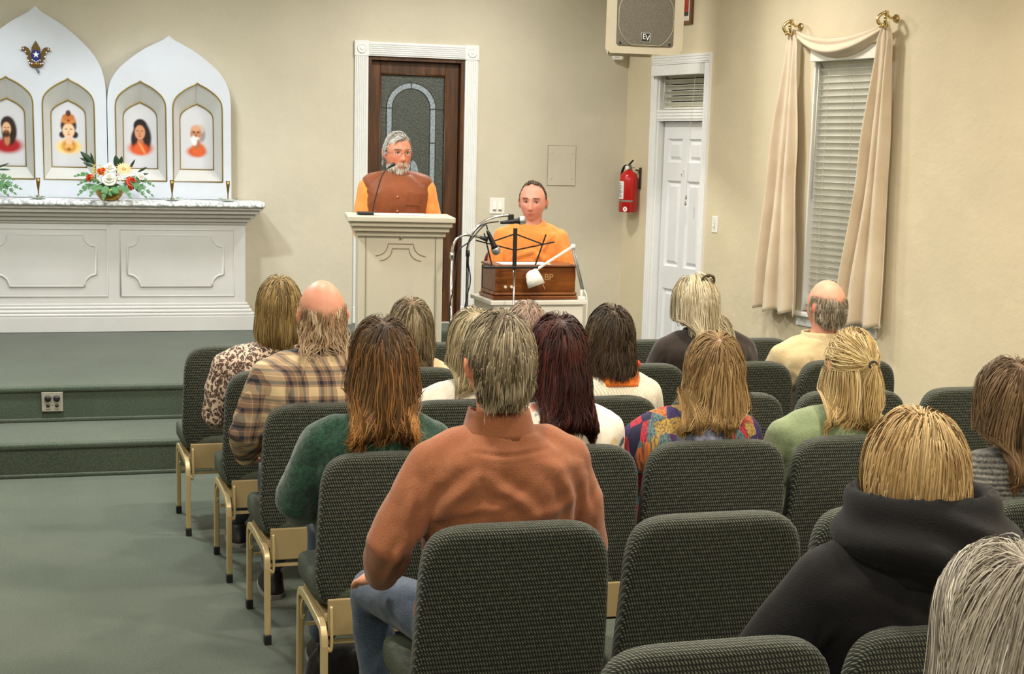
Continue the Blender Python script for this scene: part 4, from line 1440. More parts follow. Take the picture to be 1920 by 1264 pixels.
s1 = thing('microphone_stand', 'chrome gooseneck microphone stand right beside the lectern', 'microphone stand', (2.233, 8.40, .0005))
B1 = 0.0005
s1.location.z = S1 + .001
z_ = lambda z: z - S1 - .001
round_base(s1)
MB().tube([(0, 0, .03), (0, 0, z_(1.168))], .0085, 10).build('pole', M_CHROME, s1, True)
MB().tube([(0, 0, z_(1.155)), (0, 0, z_(1.19))], .0125, 12).build('clutch', M_CHROME, s1, True)
MB().tube(smooth_path([(0, 0, z_(1.19)), (.004, 0, z_(1.222)), (.025, 0, z_(1.262)), (.067, 0, z_(1.285)), (.114, 0, z_(1.282)), (.165, -.0, z_(1.274))], 8), .0075, 10).build('gooseneck', M_CHROME, s1, True)
MB().tube([(.158, 0, z_(1.275)), (.205, -.004, z_(1.262))], [.009, .016], 10).build('clip', M_BLACK, s1, True)
m1 = thing('microphone', 'black microphone pointing down at the harmonium keyboard', 'microphone', (2.43, 8.392, 1.312))
mic_mesh(m1, (.004, 0, .0), (.07, .01, -.135))
s2 = thing('microphone_stand', 'dark pole gooseneck microphone stand behind the chrome one', 'microphone stand', (2.322, 8.62, S1 + .001))
round_base(s2)
MB().tube([(0, 0, .03), (0, 0, z_(1.162))], .0085, 10).build('pole', plain('dark chrome', (60, 62, 64), .25, .9), s2, True)
MB().tube([(0, 0, z_(1.15)), (0, 0, z_(1.185))], .0125, 12).build('clutch', M_BLACK, s2, True)
sc = 8.62 / 8.4
gp = [(2.324, 1.184), (2.329, 1.234), (2.356, 1.30), (2.401, 1.351), (2.469, 1.384), (2.563, 1.397)]
s2.location.x = 2.324 * sc
cv = lambda x, z: (x * sc - 2.324 * sc, 0, 1.78 - (1.78 - z) * sc - S1 - .001)
MB().tube(smooth_path([cv(*q) for q in gp], 8), .0075, 10).build('gooseneck', M_CHROME, s2, True)
e_ = cv(2.563, 1.397)
MB().box((e_[0] - .006, -.012, e_[2] - .05), (e_[0] + .026, .012, e_[2] + .008)).build('clip', M_BLACK, s2, bevel=.004)
m2 = thing('microphone', 'black microphone held out level toward the seated man', 'microphone', (2.511 * sc, 8.62, 1.78 - (1.78 - 1.356) * sc))
mic_mesh(m2, (0, 0, 0), (.152, -.02, .018))
cb = MB().tube(smooth_path([(2.565, 8.615, 1.352), (2.47, 8.6, 1.335), (2.40, 8.58, 1.28), (2.372, 8.6, 1.18), (2.40, 8.605, 1.02), (2.375, 8.60, .9), (2.36, 8.60, .75), (2.385, 8.56, .5), (2.40, 8.50, .23), (2.46, 8.46, .195)], 8), .0038, 8).build('microphone_cable', M_BLACK, None, True)
tag(cb, 'black cable hanging from the level microphone down its dark stand', 'cable')
cb = MB().tube(smooth_path([(2.434, 8.392, 1.318), (2.42, 8.38, 1.345), (2.39, 8.385, 1.32), (2.33, 8.375, 1.255), (2.262, 8.38, 1.19), (2.248, 8.378, 1.05), (2.218, 8.378, .85), (2.245, 8.376, .62), (2.22, 8.37, .35), (2.32, 8.375, .194)], 8), .0036, 8).build('microphone_cable', M_BLACK, None, True)
tag(cb, 'black cable wound around the chrome microphone stand', 'cable')

# ------------------------------------------------------------------ church chairs
t = NT('green woven upholstery')
v = t.coord('UV', (1, 1, 1))
sepn = t.n('ShaderNodeSeparateXYZ')
t.l(v, sepn.inputs[0])
U, V = sepn.outputs[0], sepn.outputs[1]
# twill: short slanted dashes in staggered rows
row = t.math('FLOOR', t.math('MULTIPLY', V, 92.0))
fv = t.math('FRACT', t.math('MULTIPLY', V, 92.0))
uu = t.math('ADD', t.math('MULTIPLY', U, 135.0), t.math('ADD', t.math('MULTIPLY', row, .5), t.math('MULTIPLY', fv, .85)))
fu = t.math('FRACT', uu)
du = t.math('ABSOLUTE', t.math('SUBTRACT', fu, .5))
dv = t.math('ABSOLUTE', t.math('SUBTRACT', fv, .5))
hgt = t.math('MULTIPLY', t.math('SUBTRACT', 1.0, t.math('MULTIPLY', du, 2.0)), t.math('SUBTRACT', 1.0, t.math('POWER', t.math('MULTIPLY', dv, 2.0), 3.0)))
nz = t.noise(t.coord('UV'), 90, 3)
fac = t.math('ADD', t.math('MULTIPLY', hgt, .65), t.math('MULTIPLY', nz, .5))
col = t.ramp(fac, [(.25, (13, 14, 11)), (.55, (38, 42, 34)), (.88, (112, 120, 100))])
t.bump(hgt, .55, .004)
M_FAB = t.set(col, .85, 0, .25, **{'Sheen Weight': .15})
t = NT('green seat upholstery')
v = t.coord('Object')
M_SEATF = t.set(t.ramp(t.noise(v, 330, 2), [(.35, (44, 49, 41)), (.7, (88, 95, 80))]), .85, 0, .25)
M_FRAME = plain('beige powder-coated metal', (192, 172, 126), .35, .25, var=.03)
M_RUB = plain('black rubber foot', (18, 18, 18), .6)
M_PANEL = plain('beige chair panel', (152, 134, 94), .5, var=.05)


def cushion(hw, hh, th, ew=5.0, taper=0.0, nseg=56):
    """pillow slab in x,z (thickness along y) with uv in metres"""
    rings = [(-.5, .80), (-.49, .90), (-.44, .955), (-.30, .99), (0, 1.0), (.30, .99), (.44, .955), (.49, .90), (.5, .80)]
    outl = []
    for k in range(nseg):
        a = 2 * math.pi * k / nseg
        c, s = math.cos(a), math.sin(a)
        outl.append((math.copysign(abs(c) ** (2 / ew), c), math.copysign(abs(s) ** (2 / ew), s)))
    vs, fs = [], []
    inset = min(hw, hh) * 1.0
    for y, sc_ in rings:
        ins = (1 - sc_) * .16
        for ox, oz in outl:
            x, z = ox * (hw - ins * 1.0), oz * (hh - ins)
            x *= 1 - taper * (z / hh)
            vs.append((x, y * th, z))
    m = len(rings)
    for i in range(m - 1):
        for k in range(nseg):
            a, b = i * nseg + k, i * nseg + (k + 1) % nseg
            fs.append((a, b, b + nseg, a + nseg))
    # caps: shrinking rings so that the face can bulge
    for side, base in ((-1, 0), (1, (m - 1) * nseg)):
        prev = base
        for sc_, bulge in ((.66, .06), (.42, .10), (.18, .12)):
            k0 = len(vs)
            for k in range(nseg):
                x, y, z = vs[base + k]
                vs.append((x * sc_, side * th * (.5 + bulge), z * sc_))
            for k in range(nseg):
                a, b = prev + k, prev + (k + 1) % nseg
                c, d = k0 + k, k0 + (k + 1) % nseg
                fs.append((a, b, d, c) if side > 0 else (a, c, d, b))
            prev = k0
        fs.append(tuple(prev + k for k in range(nseg)) if side > 0 else tuple(prev + k for k in reversed(range(nseg))))
    return vs, fs


def with_uv(me, ax=(0, 2)):
    uv = me.uv_layers.new(name='UVMap')
    n = len(me.loops)
    vi = np.empty(n, dtype=np.int32)
    me.loops.foreach_get('vertex_index', vi)
    co = np.empty(len(me.vertices) * 3, dtype=np.float32)
    me.vertices.foreach_get('co', co)
    co = co.reshape(-1, 3)
    q = co[vi][:, list(ax)].copy()
    q[:, 1] += co[vi][:, 1] * .9      # keep the weave running over the edge
    uv.data.foreach_set('uv', q.ravel())
    return me


def make_chair():
    c = thing('church_chair', 'x', 'chair', (0, 0, 0))
    # backrest: tilted, slightly wrapped
    vs, fs = cushion(.248, .25, .062, 5.5, .035)
    tl = math.radians(7)
    out = []
    for x, y, z in vs:
        y += .10 * x * x * 1.2 * -1 + (.006 * (z / .2) ** 2)
        zz = z + (-.006 * (1 - (x / .25) ** 2) if z > .15 else 0)
        Y = y * math.cos(tl) - zz * math.sin(tl)
        Z = y * math.sin(tl) + zz * math.cos(tl)
        out.append((x, Y - .178, Z + .622))
    b = MB().add(out, fs)
    obj('backrest', with_uv(b.mesh('backrest')), M_FAB, c, True)
    # seat cushion with waterfall front
    vs, fs = cushion(.246, .235, .082, 6.0, .0)
    out = []
    for x, y, z in vs:       # x, thickness, depth -> x, depth, height
        Y, Z = z + .045, y + .425
        if Y > .16:
            Z -= (Y - .16) ** 2 * 1.4
        out.append((x, Y, Z))
    b = MB().add(out, [tuple(reversed(q)) for q in fs])
    obj('seat', b.mesh('seat'), M_SEATF, c, True)
    H = .335
    for s in (-1, 1):
        x = s * .232
        f_ = MB().bar((x, .225, .035), (x, .215, H - .05), .021, .028, (0, 1, 0)).build('leg', M_FRAME, c, bevel=.004)
        MB().box((x - .0125, .209, .0005), (x + .0125, .241, .036)).build('foot_cap', M_RUB, f_, bevel=.003)
        r_ = MB().bar((x, -.225, .035), (x, -.222, H - .05), .021, .028, (0, 1, 0)).build('leg', M_FRAME, c, bevel=.004)
        MB().box((x - .0125, -.241, .0005), (x + .0125, -.209, .036)).build('foot_cap', M_RUB, r_, bevel=.003)
        pts = smooth_path([(x, .215, H - .055), (x, .207, H - .018), (x, .17, H + .006), (x, .05, H + .012), (x, -.08, H + .006), (x, -.18, H), (x, -.213, H - .02), (x, -.222, H - .055)], 6)
        rb = MB()
        nn = len(pts)
        for i, p in enumerate(pts):
            t_ = (pts[min(i + 1, nn - 1)] - pts[max(i - 1, 0)]).normalized()
            u_ = Vector((1, 0, 0)).cross(t_)
            for a, bb in ((-1, -1), (1, -1), (1, 1), (-1, 1)):
                rb.v.append(tuple(p + Vector((1, 0, 0)) * a * .0105 + u_ * bb * .014))
        for i in range(nn - 1):
            for k in range(4):
                a, bb = i * 4 + k, i * 4 + (k + 1) % 4
                rb.f.append((a, bb, bb + 4, a + 4))
        rb.build('side_rail', M_FRAME, c, bevel=.003)
        MB().tube(smooth_path([(x + s * .004, .12, H), (x + s * .012, .12, H - .03), (x + s * .008, .12, H - .075), (x + s * .002, .12, H - .06)], 5), .004, 6).build('ganging_hook', M_FRAME, c, True)
        MB().tube(smooth_path([(x * .90, -.214, .40), (x * .90, -.222, .34), (x * .905, -.226, .275), (x * .93, -.226, .262), (x * .955, -.226, .275)], 5), .005, 6).build('back_bracket', M_FRAME, c, True)
    MB().box((-.218, -.212, .305), (.218, -.20, .42)).build('back_panel', M_PANEL, c, bevel=.003)
    MB().box((-.222, -.20, H + .012), (.222, .2, H + .03)).build('seat_pan', M_PANEL, c, bevel=.002)
    MB().bar((-.224, -.20, .285), (.224, -.20, .285), .008, .012).build('stretcher', M_FRAME, c)
    MB().bar((-.224, .15, .235), (.224, .15, .235), .008, .012).build('stretcher', M_FRAME, c)
    return c


proto = make_chair()
BACK = .205
ROWS = [  # back y, chair x positions, wording
    (6.98, [.865, 1.375, 1.88, 2.385, 2.89, 3.395], 'first row nearest the stage'),
    (6.18, [.955, 1.46, 1.965, 2.47, 2.985, 3.50], 'second row from the stage'),
    (5.36, [.99, 1.495, 2.0, 2.525, 3.06, 3.62], 'third row from the stage'),
    (4.46, [1.035, 1.565, 2.077, 2.59], 'fourth row from the stage'),
    (3.53, [1.115, 1.65, 2.17, 2.70], 'fifth row from the stage'),
    (2.56, [1.213, 1.732], 'sixth row from the stage'),
    (1.60, [1.24], 'nearest row at the bottom edge of the picture'),
]
ORD = ['at the left aisle', 'second from the aisle', 'third from the aisle', 'fourth from the aisle', 'fifth from the aisle', 'sixth from the aisle']
first = True
CH = {}
for ri, (by, xs, wr) in enumerate(ROWS):
    for ci, x in enumerate(xs):
        c = proto if first else copy_tree(proto)
        first = False
        rj = random.Random(ri * 10 + ci)
        c.location = (x, by + BACK, 0)
        c.rotation_euler = (0, 0, rj.uniform(-.015, .015))
        tag(c, ('green upholstered chair %s, %s' % (ORD[ci], wr)) if len(xs) > 1 else 'green upholstered chair under the silver-haired woman in the nearest row', 'chair', 'green upholstered church chairs')
        CH[(ri, ci)] = c
# ------------------------------------------------------------------ people
def nrm(a):
    return a / np.maximum(np.linalg.norm(a, axis=-1, keepdims=True), 1e-9)


HR = np.array([.0790, .1010, .1230])          # scalp ellipsoid


def head_points(nu=72, nv=56, nose=1.0, jaw=1.0):
    th = np.linspace(0.03, math.pi - .03, nv)[:, None]
    ph = np.linspace(0, 2 * math.pi, nu, endpoint=False)[None, :]
    d = np.stack([np.sin(th) * np.cos(ph), np.sin(th) * np.sin(ph), np.cos(th) * np.ones_like(ph)], -1)
    x = .0765 * d[..., 0] * (1 + .16 * np.clip(d[..., 2], 0, 1) * (1 - np.clip(d[..., 2], 0, 1)) * 1.6)
    y = np.where(d[..., 1] > 0, .092, .100) * d[..., 1]
    z = np.where(d[..., 2] > 0, .121, .117) * d[..., 2]
    t = np.maximum(0, -d[..., 2])
    x = x * (1 - .26 * t ** 2 * jaw)
    y = np.where(d[..., 1] > 0, y * (1 - .04 * t ** 2), y * (1 - .55 * t ** 1.5)) + .012 * t
    f = np.clip((d[..., 1] - .1) / .5, 0, 1)
    wf = f * f * (3 - 2 * f)
    ax = np.abs(x)
    nb = np.clip((.024 - z) / .056, 0, 1) * np.clip((z + .046) / .012, 0, 1)
    y = y + wf * (.027 * nose * np.exp(-(x / .0098) ** 2) * nb
                  + .011 * nose * np.exp(-((ax - .010) / .0065) ** 2) * np.exp(-((z + .033) / .008) ** 2)
                  + .006 * np.exp(-((z - .030) / .010) ** 2) * np.exp(-(x / .045) ** 2)
                  - .013 * np.exp(-((ax - .031) / .016) ** 2 - ((z - .010) / .0115) ** 2)
                  + .005 * np.exp(-((ax - .042) / .018) ** 2 - ((z + .022) / .02) ** 2)
                  + .008 * np.exp(-(x / .020) ** 2) * (np.exp(-((z + .059) / .006) ** 2) + np.exp(-((z + .073) / .0065) ** 2))
                  - .005 * np.exp(-(x / .022) ** 2) * np.exp(-((z + .066) / .003) ** 2)
                  + .010 * np.exp(-(x / .022) ** 2 - ((z + .098) / .014) ** 2))
    v = np.stack([x, y, z], -1).reshape(-1, 3)
    fs = [(j * nu + i, (j + 1) * nu + i, (j + 1) * nu + (i + 1) % nu, j * nu + (i + 1) % nu) for j in range(nv - 1) for i in range(nu)]
    fs.append(tuple(range(nu)))
    fs.append(tuple(reversed(range((nv - 1) * nu, nv * nu))))
    return v, fs


def remesh(mb, voxel, it=4, fac=.5, push=None):
    me = mb.mesh('tmp')
    o = bpy.data.objects.new('tmp', me)
    COL.objects.link(o)
    m = o.modifiers.new('r', 'REMESH')
    m.mode = 'VOXEL'
    m.voxel_size = voxel
    if it:
        s = o.modifiers.new('s', 'SMOOTH')
        s.factor = fac
        s.iterations = it
    out = evaluated(o)
    return out


def verts(me):
    a = np.empty(len(me.vertices) * 3, dtype=np.float32)
    me.vertices.foreach_get('co', a)
    return a.reshape(-1, 3)


def normals(me):
    a = np.empty(len(me.vertices) * 3, dtype=np.float32)
    me.vertices.foreach_get('normal', a)
    return a.reshape(-1, 3)


def set_verts(me, a):
    me.vertices.foreach_set('co', a.astype(np.float32).ravel())
    me.update()


def set_col(me, c):
    at = me.color_attributes.new('Col', 'FLOAT_COLOR', 'POINT')
    c4 = np.concatenate([c, np.ones((len(c), 1))], 1).astype(np.float32)
    at.data.foreach_set('color', c4.ravel())


def rot3(yaw=0, pitch=0, roll=0):
    """columns: head right, front, up"""
    return np.array((Matrix.Rotation(yaw, 3, 'Z') @ Matrix.Rotation(pitch, 3, 'X') @ Matrix.Rotation(roll, 3, 'Y')))


t = NT('skin')
a_ = t.n('ShaderNodeVertexColor', layer_name='Col')
v = t.coord('Object')
t.bump(t.noise(v, 160, 3), .15, .002)
M_SKIN = t.set(t.mix(.25, a_.outputs[0], t.mix(1.0, a_.outputs[0], t.ramp(t.noise(v, 30, 3), [(.3, (215, 190, 180)), (.7, (255, 245, 240))]), 'MULTIPLY')), .48, 0, .4, **{'Subsurface Weight': .08, 'Subsurface Radius': (.01, .004, .002)})
t = NT('hair')
a_ = t.n('ShaderNodeVertexColor', layer_name='Col')
M_HAIR = t.set(a_.outputs[0], .5, 0, .22)
t = NT('under hair')
a_ = t.n('ShaderNodeVertexColor', layer_name='Col')
t.bump(t.noise(t.coord('Object', (170, 170, 12)), 2, 3), .8, .006)
M_UNDER = t.set(a_.outputs[0], .85, 0, .08)
M_EYEW = plain('eye white', (226, 220, 212), .2, var=.01)
M_IRIS = plain('eye iris', (52, 46, 42), .2)


def L3(c):
    return np.array(lin(c)[:3])


# ---- hair -------------------------------------------------------
def grow(n, seed, c, R, mask, length, layer=.012, grav=.35, wave=.0, freq=30., clump=.55, nclump=70, tipin=0.0, seg=12, width=.0026,
         crown=(0, -.35, .94), part=None, caps=(), target=None, cols=(((90, 70, 50), 1),), tip=None, tipmix=.5, lenvar=.15, stray=.0, sc=1.0, roots=None, dir0=None, out=.0, jit=.06, stick=.75):
    rg = np.random.default_rng(seed)
    c = np.array(c, float)
    rad = HR * sc
    if roots is None:
        U = np.zeros((0, 3))
        while len(U) < n:
            u = nrm(rg.normal(size=(n * 3, 3)))
            U = np.concatenate([U, u[mask(u)]])
        U = U[:n]
        P = c + (U * rad) @ R.T
        cr = nrm(np.array(crown, float))
        if part is not None:
            sgn = np.sign(U[:, 0] - part)
            wp = np.clip((U[:, 1] + .25) / .45, 0, 1)[:, None]
            D = np.stack([sgn * 1.0, -.45 * np.ones(n), -.25 * np.ones(n)], 1) * wp + nrm(U * (U @ cr)[:, None] - cr) * (1 - wp)
        else:
            dt = (U @ cr)[:, None]
            D = U * dt - cr
        D = nrm(D) + rg.normal(size=(n, 3)) * jit * 1.6
        D = nrm(D - U * np.sum(D * U, 1, keepdims=True))
        D = D @ R.T
    else:
        P = np.array(roots, float)
        n = len(P)
        U = nrm((P - c) @ R / rad)
        D = nrm(np.array(dir0, float) + .12 * rg.normal(size=(n, 3)))
    L = length(U) if callable(length) else np.full(n, length)
    L = L * (1 + lenvar * rg.normal(size=n).clip(-2, 2))
    L = np.maximum(L, .008)
    lay = layer * rg.random(n) ** .8 + .002
    ds = (L / seg)[:, None]
    path = [P.copy()]
    down = np.array([0, 0, -1.0])
    for s in range(seg):
        f = (s + 1) / seg
        if target is not None:
            T = np.array(target, float)
            to = T - P
            D = nrm(D * .5 + nrm(to) * .5)
        else:
            D = nrm(D * (1 - grav * (.35 + .65 * f)) + down * grav * (.35 + .65 * f) + (stray * rg.normal(size=(n, 3)) if stray else 0))
        if out and f > .3:
            rel = P - c
            rel[:, 2] = 0
            D = nrm(D + out * nrm(rel) * (f - .3))
        if tipin and f > .55:
            rel = P - c
            rel[:, 2] = 0
            D = nrm(D - tipin * nrm(rel) * (f - .55) * 2)
        Q = P + D * ds
        if s == seg - 1 and target is not None:
            pass
        q = (Q - c) @ R / (rad + lay[:, None])
        m = np.linalg.norm(q, axis=1, keepdims=True)
        ins = (m < 1)[:, 0]
        if ins.any():
            q[ins] /= m[ins]
            Q[ins] = c + (q[ins] * (rad + lay[ins, None])) @ R.T
        if stick and target is None:
            lz = ((Q - c) @ R)[:, 2] / sc
            k_ = stick * np.clip((lz + .045) / .05, 0, 1)[:, None]
            q = (Q - c) @ R / (rad + lay[:, None])
            m = np.linalg.norm(q, axis=1, keepdims=True)
            k_ = np.where(m > 1, k_ * (m - 1) / m, 0)
            Q = c + ((q * (1 - k_)) * (rad + lay[:, None])) @ R.T
        for (a, b, r_) in caps:
            a, b = np.array(a, float), np.array(b, float)
            ab = b - a
            tt = np.clip(((Q - a) @ ab) / max(ab @ ab, 1e-9), 0, 1)[:, None]
            cl_ = a + tt * ab
            dd = Q - cl_
            dm = np.linalg.norm(dd, axis=1, keepdims=True)
            rr = r_ + lay[:, None] * .8
            ii = (dm < rr)[:, 0]
            if ii.any():
                bb = dd[ii] * np.array([.45, 1, 1]) + np.array([0, -.035, .0])
                Q[ii] = cl_[ii] + nrm(bb) * rr[ii]
        low = (Q[:, 2] < .90) & (Q[:, 1] < -.15)
        Q[low, 1] = -.15
        nd = nrm(Q - P)
        D = nrm(D * .35 + nd * .65)
        P = Q
        path.append(P.copy())
    A = np.stack(path, 1)                       # n, seg+1, 3
    # clumping
    ci = rg.integers(0, n, min(nclump, n))
    near = np.argmin(((A[:, 0][:, None, :] - A[ci, 0][None]) ** 2).sum(-1), 1)
    own = ci[near]
    w = (np.linspace(0, 1, seg + 1) ** 1.4 * clump)[None, :, None]
    if clump:
        off = (A[:, :1] - A[own, :1])
        A = A * (1 - w) + (A[own] + off * (1 - w * .6)) * w
    outw = A - c
    outw[..., 2] = np.maximum(outw[..., 2], 0)
    outw = nrm(outw)
    tan = nrm(np.gradient(A, axis=1))
    side = nrm(np.cross(tan, outw))
    if wave:
        phz = (rg.random(len(ci)) * 6.28)[near] + rg.normal(size=n) * .35
        fr = freq * (1 + .15 * rg.normal(size=len(ci)))[near]
        sl = np.linspace(0, 1, seg + 1)[None, :] * L[:, None]
        amp = wave * np.clip(np.linspace(-.1, 1.3, seg + 1), 0, 1)[None, :]
        A = A + side * (amp * np.sin(fr[:, None] * sl + phz[:, None]))[..., None] + outw * (amp * .7 * np.cos(fr[:, None] * sl + phz[:, None]))[..., None] * .6
    # colours
    pal = np.array([L3(q[0]) for q in cols])
    wt = np.array([q[1] for q in cols], float)
    pick = rg.choice(len(pal), size=len(ci), p=wt / wt.sum())[near]
    pick2 = rg.choice(len(pal), size=n, p=wt / wt.sum())
    base = pal[pick] * .55 + pal[pick2] * .45
    base = base * (1 + .13 * rg.normal(size=(n, 1))).clip(.6, 1.4)
    C = np.repeat(base[:, None, :], seg + 1, 1)
    if tip is not None:
        k = (np.linspace(0, 1, seg + 1) ** 1.6 * tipmix)[None, :, None]
        C = C * (1 - k) + L3(tip) * k
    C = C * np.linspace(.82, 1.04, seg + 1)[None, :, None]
    return A, C, side, outw, width


def hair_shell(parts, rad=.010, inset=.007, m=300, voxel=.0100, hc=None, R=None, hs=1.0, mask=None):
    """closed inner volume of the hairdo: thick locks fused into one surface"""
    mb = MB()
    cols = []
    tot = sum(len(p[0]) for p in parts)
    for A, C, side, outw, width in parts:
        n, s1, _ = A.shape
        k = max(8, int(m * n / tot))
        idx = np.linspace(0, n - 1, min(k, n)).astype(int)
        cols.append(C[idx].reshape(-1, 3).mean(0) * n / tot)
        tp = np.interp(np.linspace(0, 1, s1), [0, .1, .5, .8, 1], [.6, 1, .8, .5, .12])
        Ain = A - outw * inset
        for i in idx:
            ring = []
            for k_ in range(6):
                a = math.pi * k_ / 3
                ring.append(Ain[i] + (side[i] * math.cos(a) + outw[i] * .7 * math.sin(a)) * (rad * tp)[:, None])
            ring = np.stack(ring, 1).reshape(-1, 3)
            fs = [(j * 6 + q, j * 6 + (q + 1) % 6, (j + 1) * 6 + (q + 1) % 6, (j + 1) * 6 + q) for j in range(s1 - 1) for q in range(6)]
            fs.append(tuple(range(5, -1, -1)))
            fs.append(tuple((s1 - 1) * 6 + q for q in range(6)))
            mb.add(ring, fs)
    me = remesh(mb, voxel, 4, .5)
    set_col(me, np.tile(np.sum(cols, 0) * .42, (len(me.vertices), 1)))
    return me


def hair_mesh(parts):
    VV, CC, FF = [], [], []
    k0 = 0
    for A, C, side, outw, width in parts:
        n, s1, _ = A.shape
        tp = (np.interp(np.linspace(0, 1, s1), [0, .25, .75, 1], [.75, 1, .85, .12]) * width)[None, :, None]
        tl = np.random.default_rng(n).uniform(-.6, .6, n)[:, None, None]
        sd = side * np.cos(tl) + outw * np.sin(tl)
        ring = np.stack([A + sd * tp, A - sd * tp], 2)      # n, s1, 2, 3
        VV.append(ring.reshape(-1, 3))
        CC.append(np.repeat(C[:, :, None, :], 2, 2).reshape(-1, 3))
        idx = (np.arange(n * s1 * 2).reshape(n, s1, 2)) + k0
        a = idx[:, :-1]
        b = idx[:, 1:]
        FF.append(np.stack([a[..., 0], a[..., 1], b[..., 1], b[..., 0]], -1).reshape(-1, 4))
        k0 += n * s1 * 2
    V = np.concatenate(VV).astype(np.float32)
    Q = np.concatenate(FF).astype(np.int32)
    me = bpy.data.meshes.new('hair')
    me.vertices.add(len(V))
    me.vertices.foreach_set('co', V.ravel())
    me.loops.add(Q.size)
    me.loops.foreach_set('vertex_index', Q.ravel())
    me.polygons.add(len(Q))
    me.polygons.foreach_set('loop_start', np.arange(0, Q.size, 4, dtype=np.int32))
    me.update(calc_edges=True)
    set_col(me, np.concatenate(CC))
    me.polygons.foreach_set('use_smooth', [True] * len(Q))
    return me


def m_full(u):      # full head of hair, face left free
    return (u[:, 2] > -.45) & ~((u[:, 1] > .30) & (u[:, 2] < .52)) & ~((u[:, 1] > -.05) & (u[:, 2] < -.1))


def m_short(u):
    return (u[:, 2] > -.62 + .5 * np.clip(u[:, 1] + .6, 0, 1)) & ~((u[:, 1] > .35) & (u[:, 2] < .58)) & ~((u[:, 1] > -.1) & (u[:, 2] < -.02)) & ~((np.abs(u[:, 0]) > .78) & (u[:, 2] < .14) & (u[:, 1] > -.45))


# ---- bodies -----------------------------------------------------
def hand(mb, w, d, n, r_=.0085, side=1, curl=.35):
    """palm and five fingers; d along the fingers, n out of the back of the hand, side: +1 thumb on s side"""
    w, d, n = Vector(w), Vector(d).normalized(), Vector(n).normalized()
    n = (n - d * n.dot(d)).normalized()
    s = d.cross(n).normalized() * side
    R = Matrix((s, d, n)).transposed()
    mb.ellipsoid(w + d * .045, (.040, .052, .017), R, 16, 10)
    for k, (o_, ln) in enumerate(((.030, .068), (.011, .078), (-.009, .073), (-.028, .056))):
        b0 = w + d * .082 + s * o_
        p1 = b0 + (d + s * o_ * 2.2) * ln * .42 - n * .004
        p2 = p1 + (d * (1 - curl * .5) - n * curl) * ln * .33
        p3 = p2 + (d * (1 - curl) - n * curl * 1.7) * ln * .28
        mb.capsule([b0 - d * .02, b0, p1, p2, p3], [r_, r_, r_ * .95, r_ * .88, r_ * .75], 10)
    b0 = w + d * .022 + s * .026
    mb.capsule([b0, b0 + (d * .55 + s * .75) * .036 - n * .006, b0 + (d * .85 + s * .5) * .066 - n * .012], [.0115, .0105, .008], 10)


def torso_rings(P, infl, low=None):
    """list of horizontal rings from the seat (or hips) to the neck"""
    z0, S, bw, bd, lean, sw = P['z0'], P['S'], P['bw'], P['bd'], P['lean'], P['sw']
    ks = [(0, .160, .105), (.10, .178, .125), (.22, .180, .128), (.42, .158, .112), (.60, .160, .112), (.78, .174, .113), (.90, .176, .104), (.97, .165, .092)]
    out = []
    for t_, rx, ry in ks:
        z = z0 + (S - z0) * t_
        tw = 1 if t_ < .6 else 1 + (sw / .165 - 1) * min(1, (t_ - .5) / .3)
        out.append((P['tx'] * t_, lean * t_ ** 1.3, z, (rx * bw * tw) + infl, ry * bd + infl))
    out.append((P['tx'], lean, S + .012, .138 * (sw / .165) * bw ** .5 + infl, .078 * bd + infl))
    out.append((P['tx'] * 1.0, lean, S + .036, .098 * (sw / .165) + infl, .068 + infl))
    out.append((P['tx'] * 1.0, lean + .002, S + .055, P['nr'] + .014 + infl * .8, P['nr'] + .008 + infl * .8))
    return out


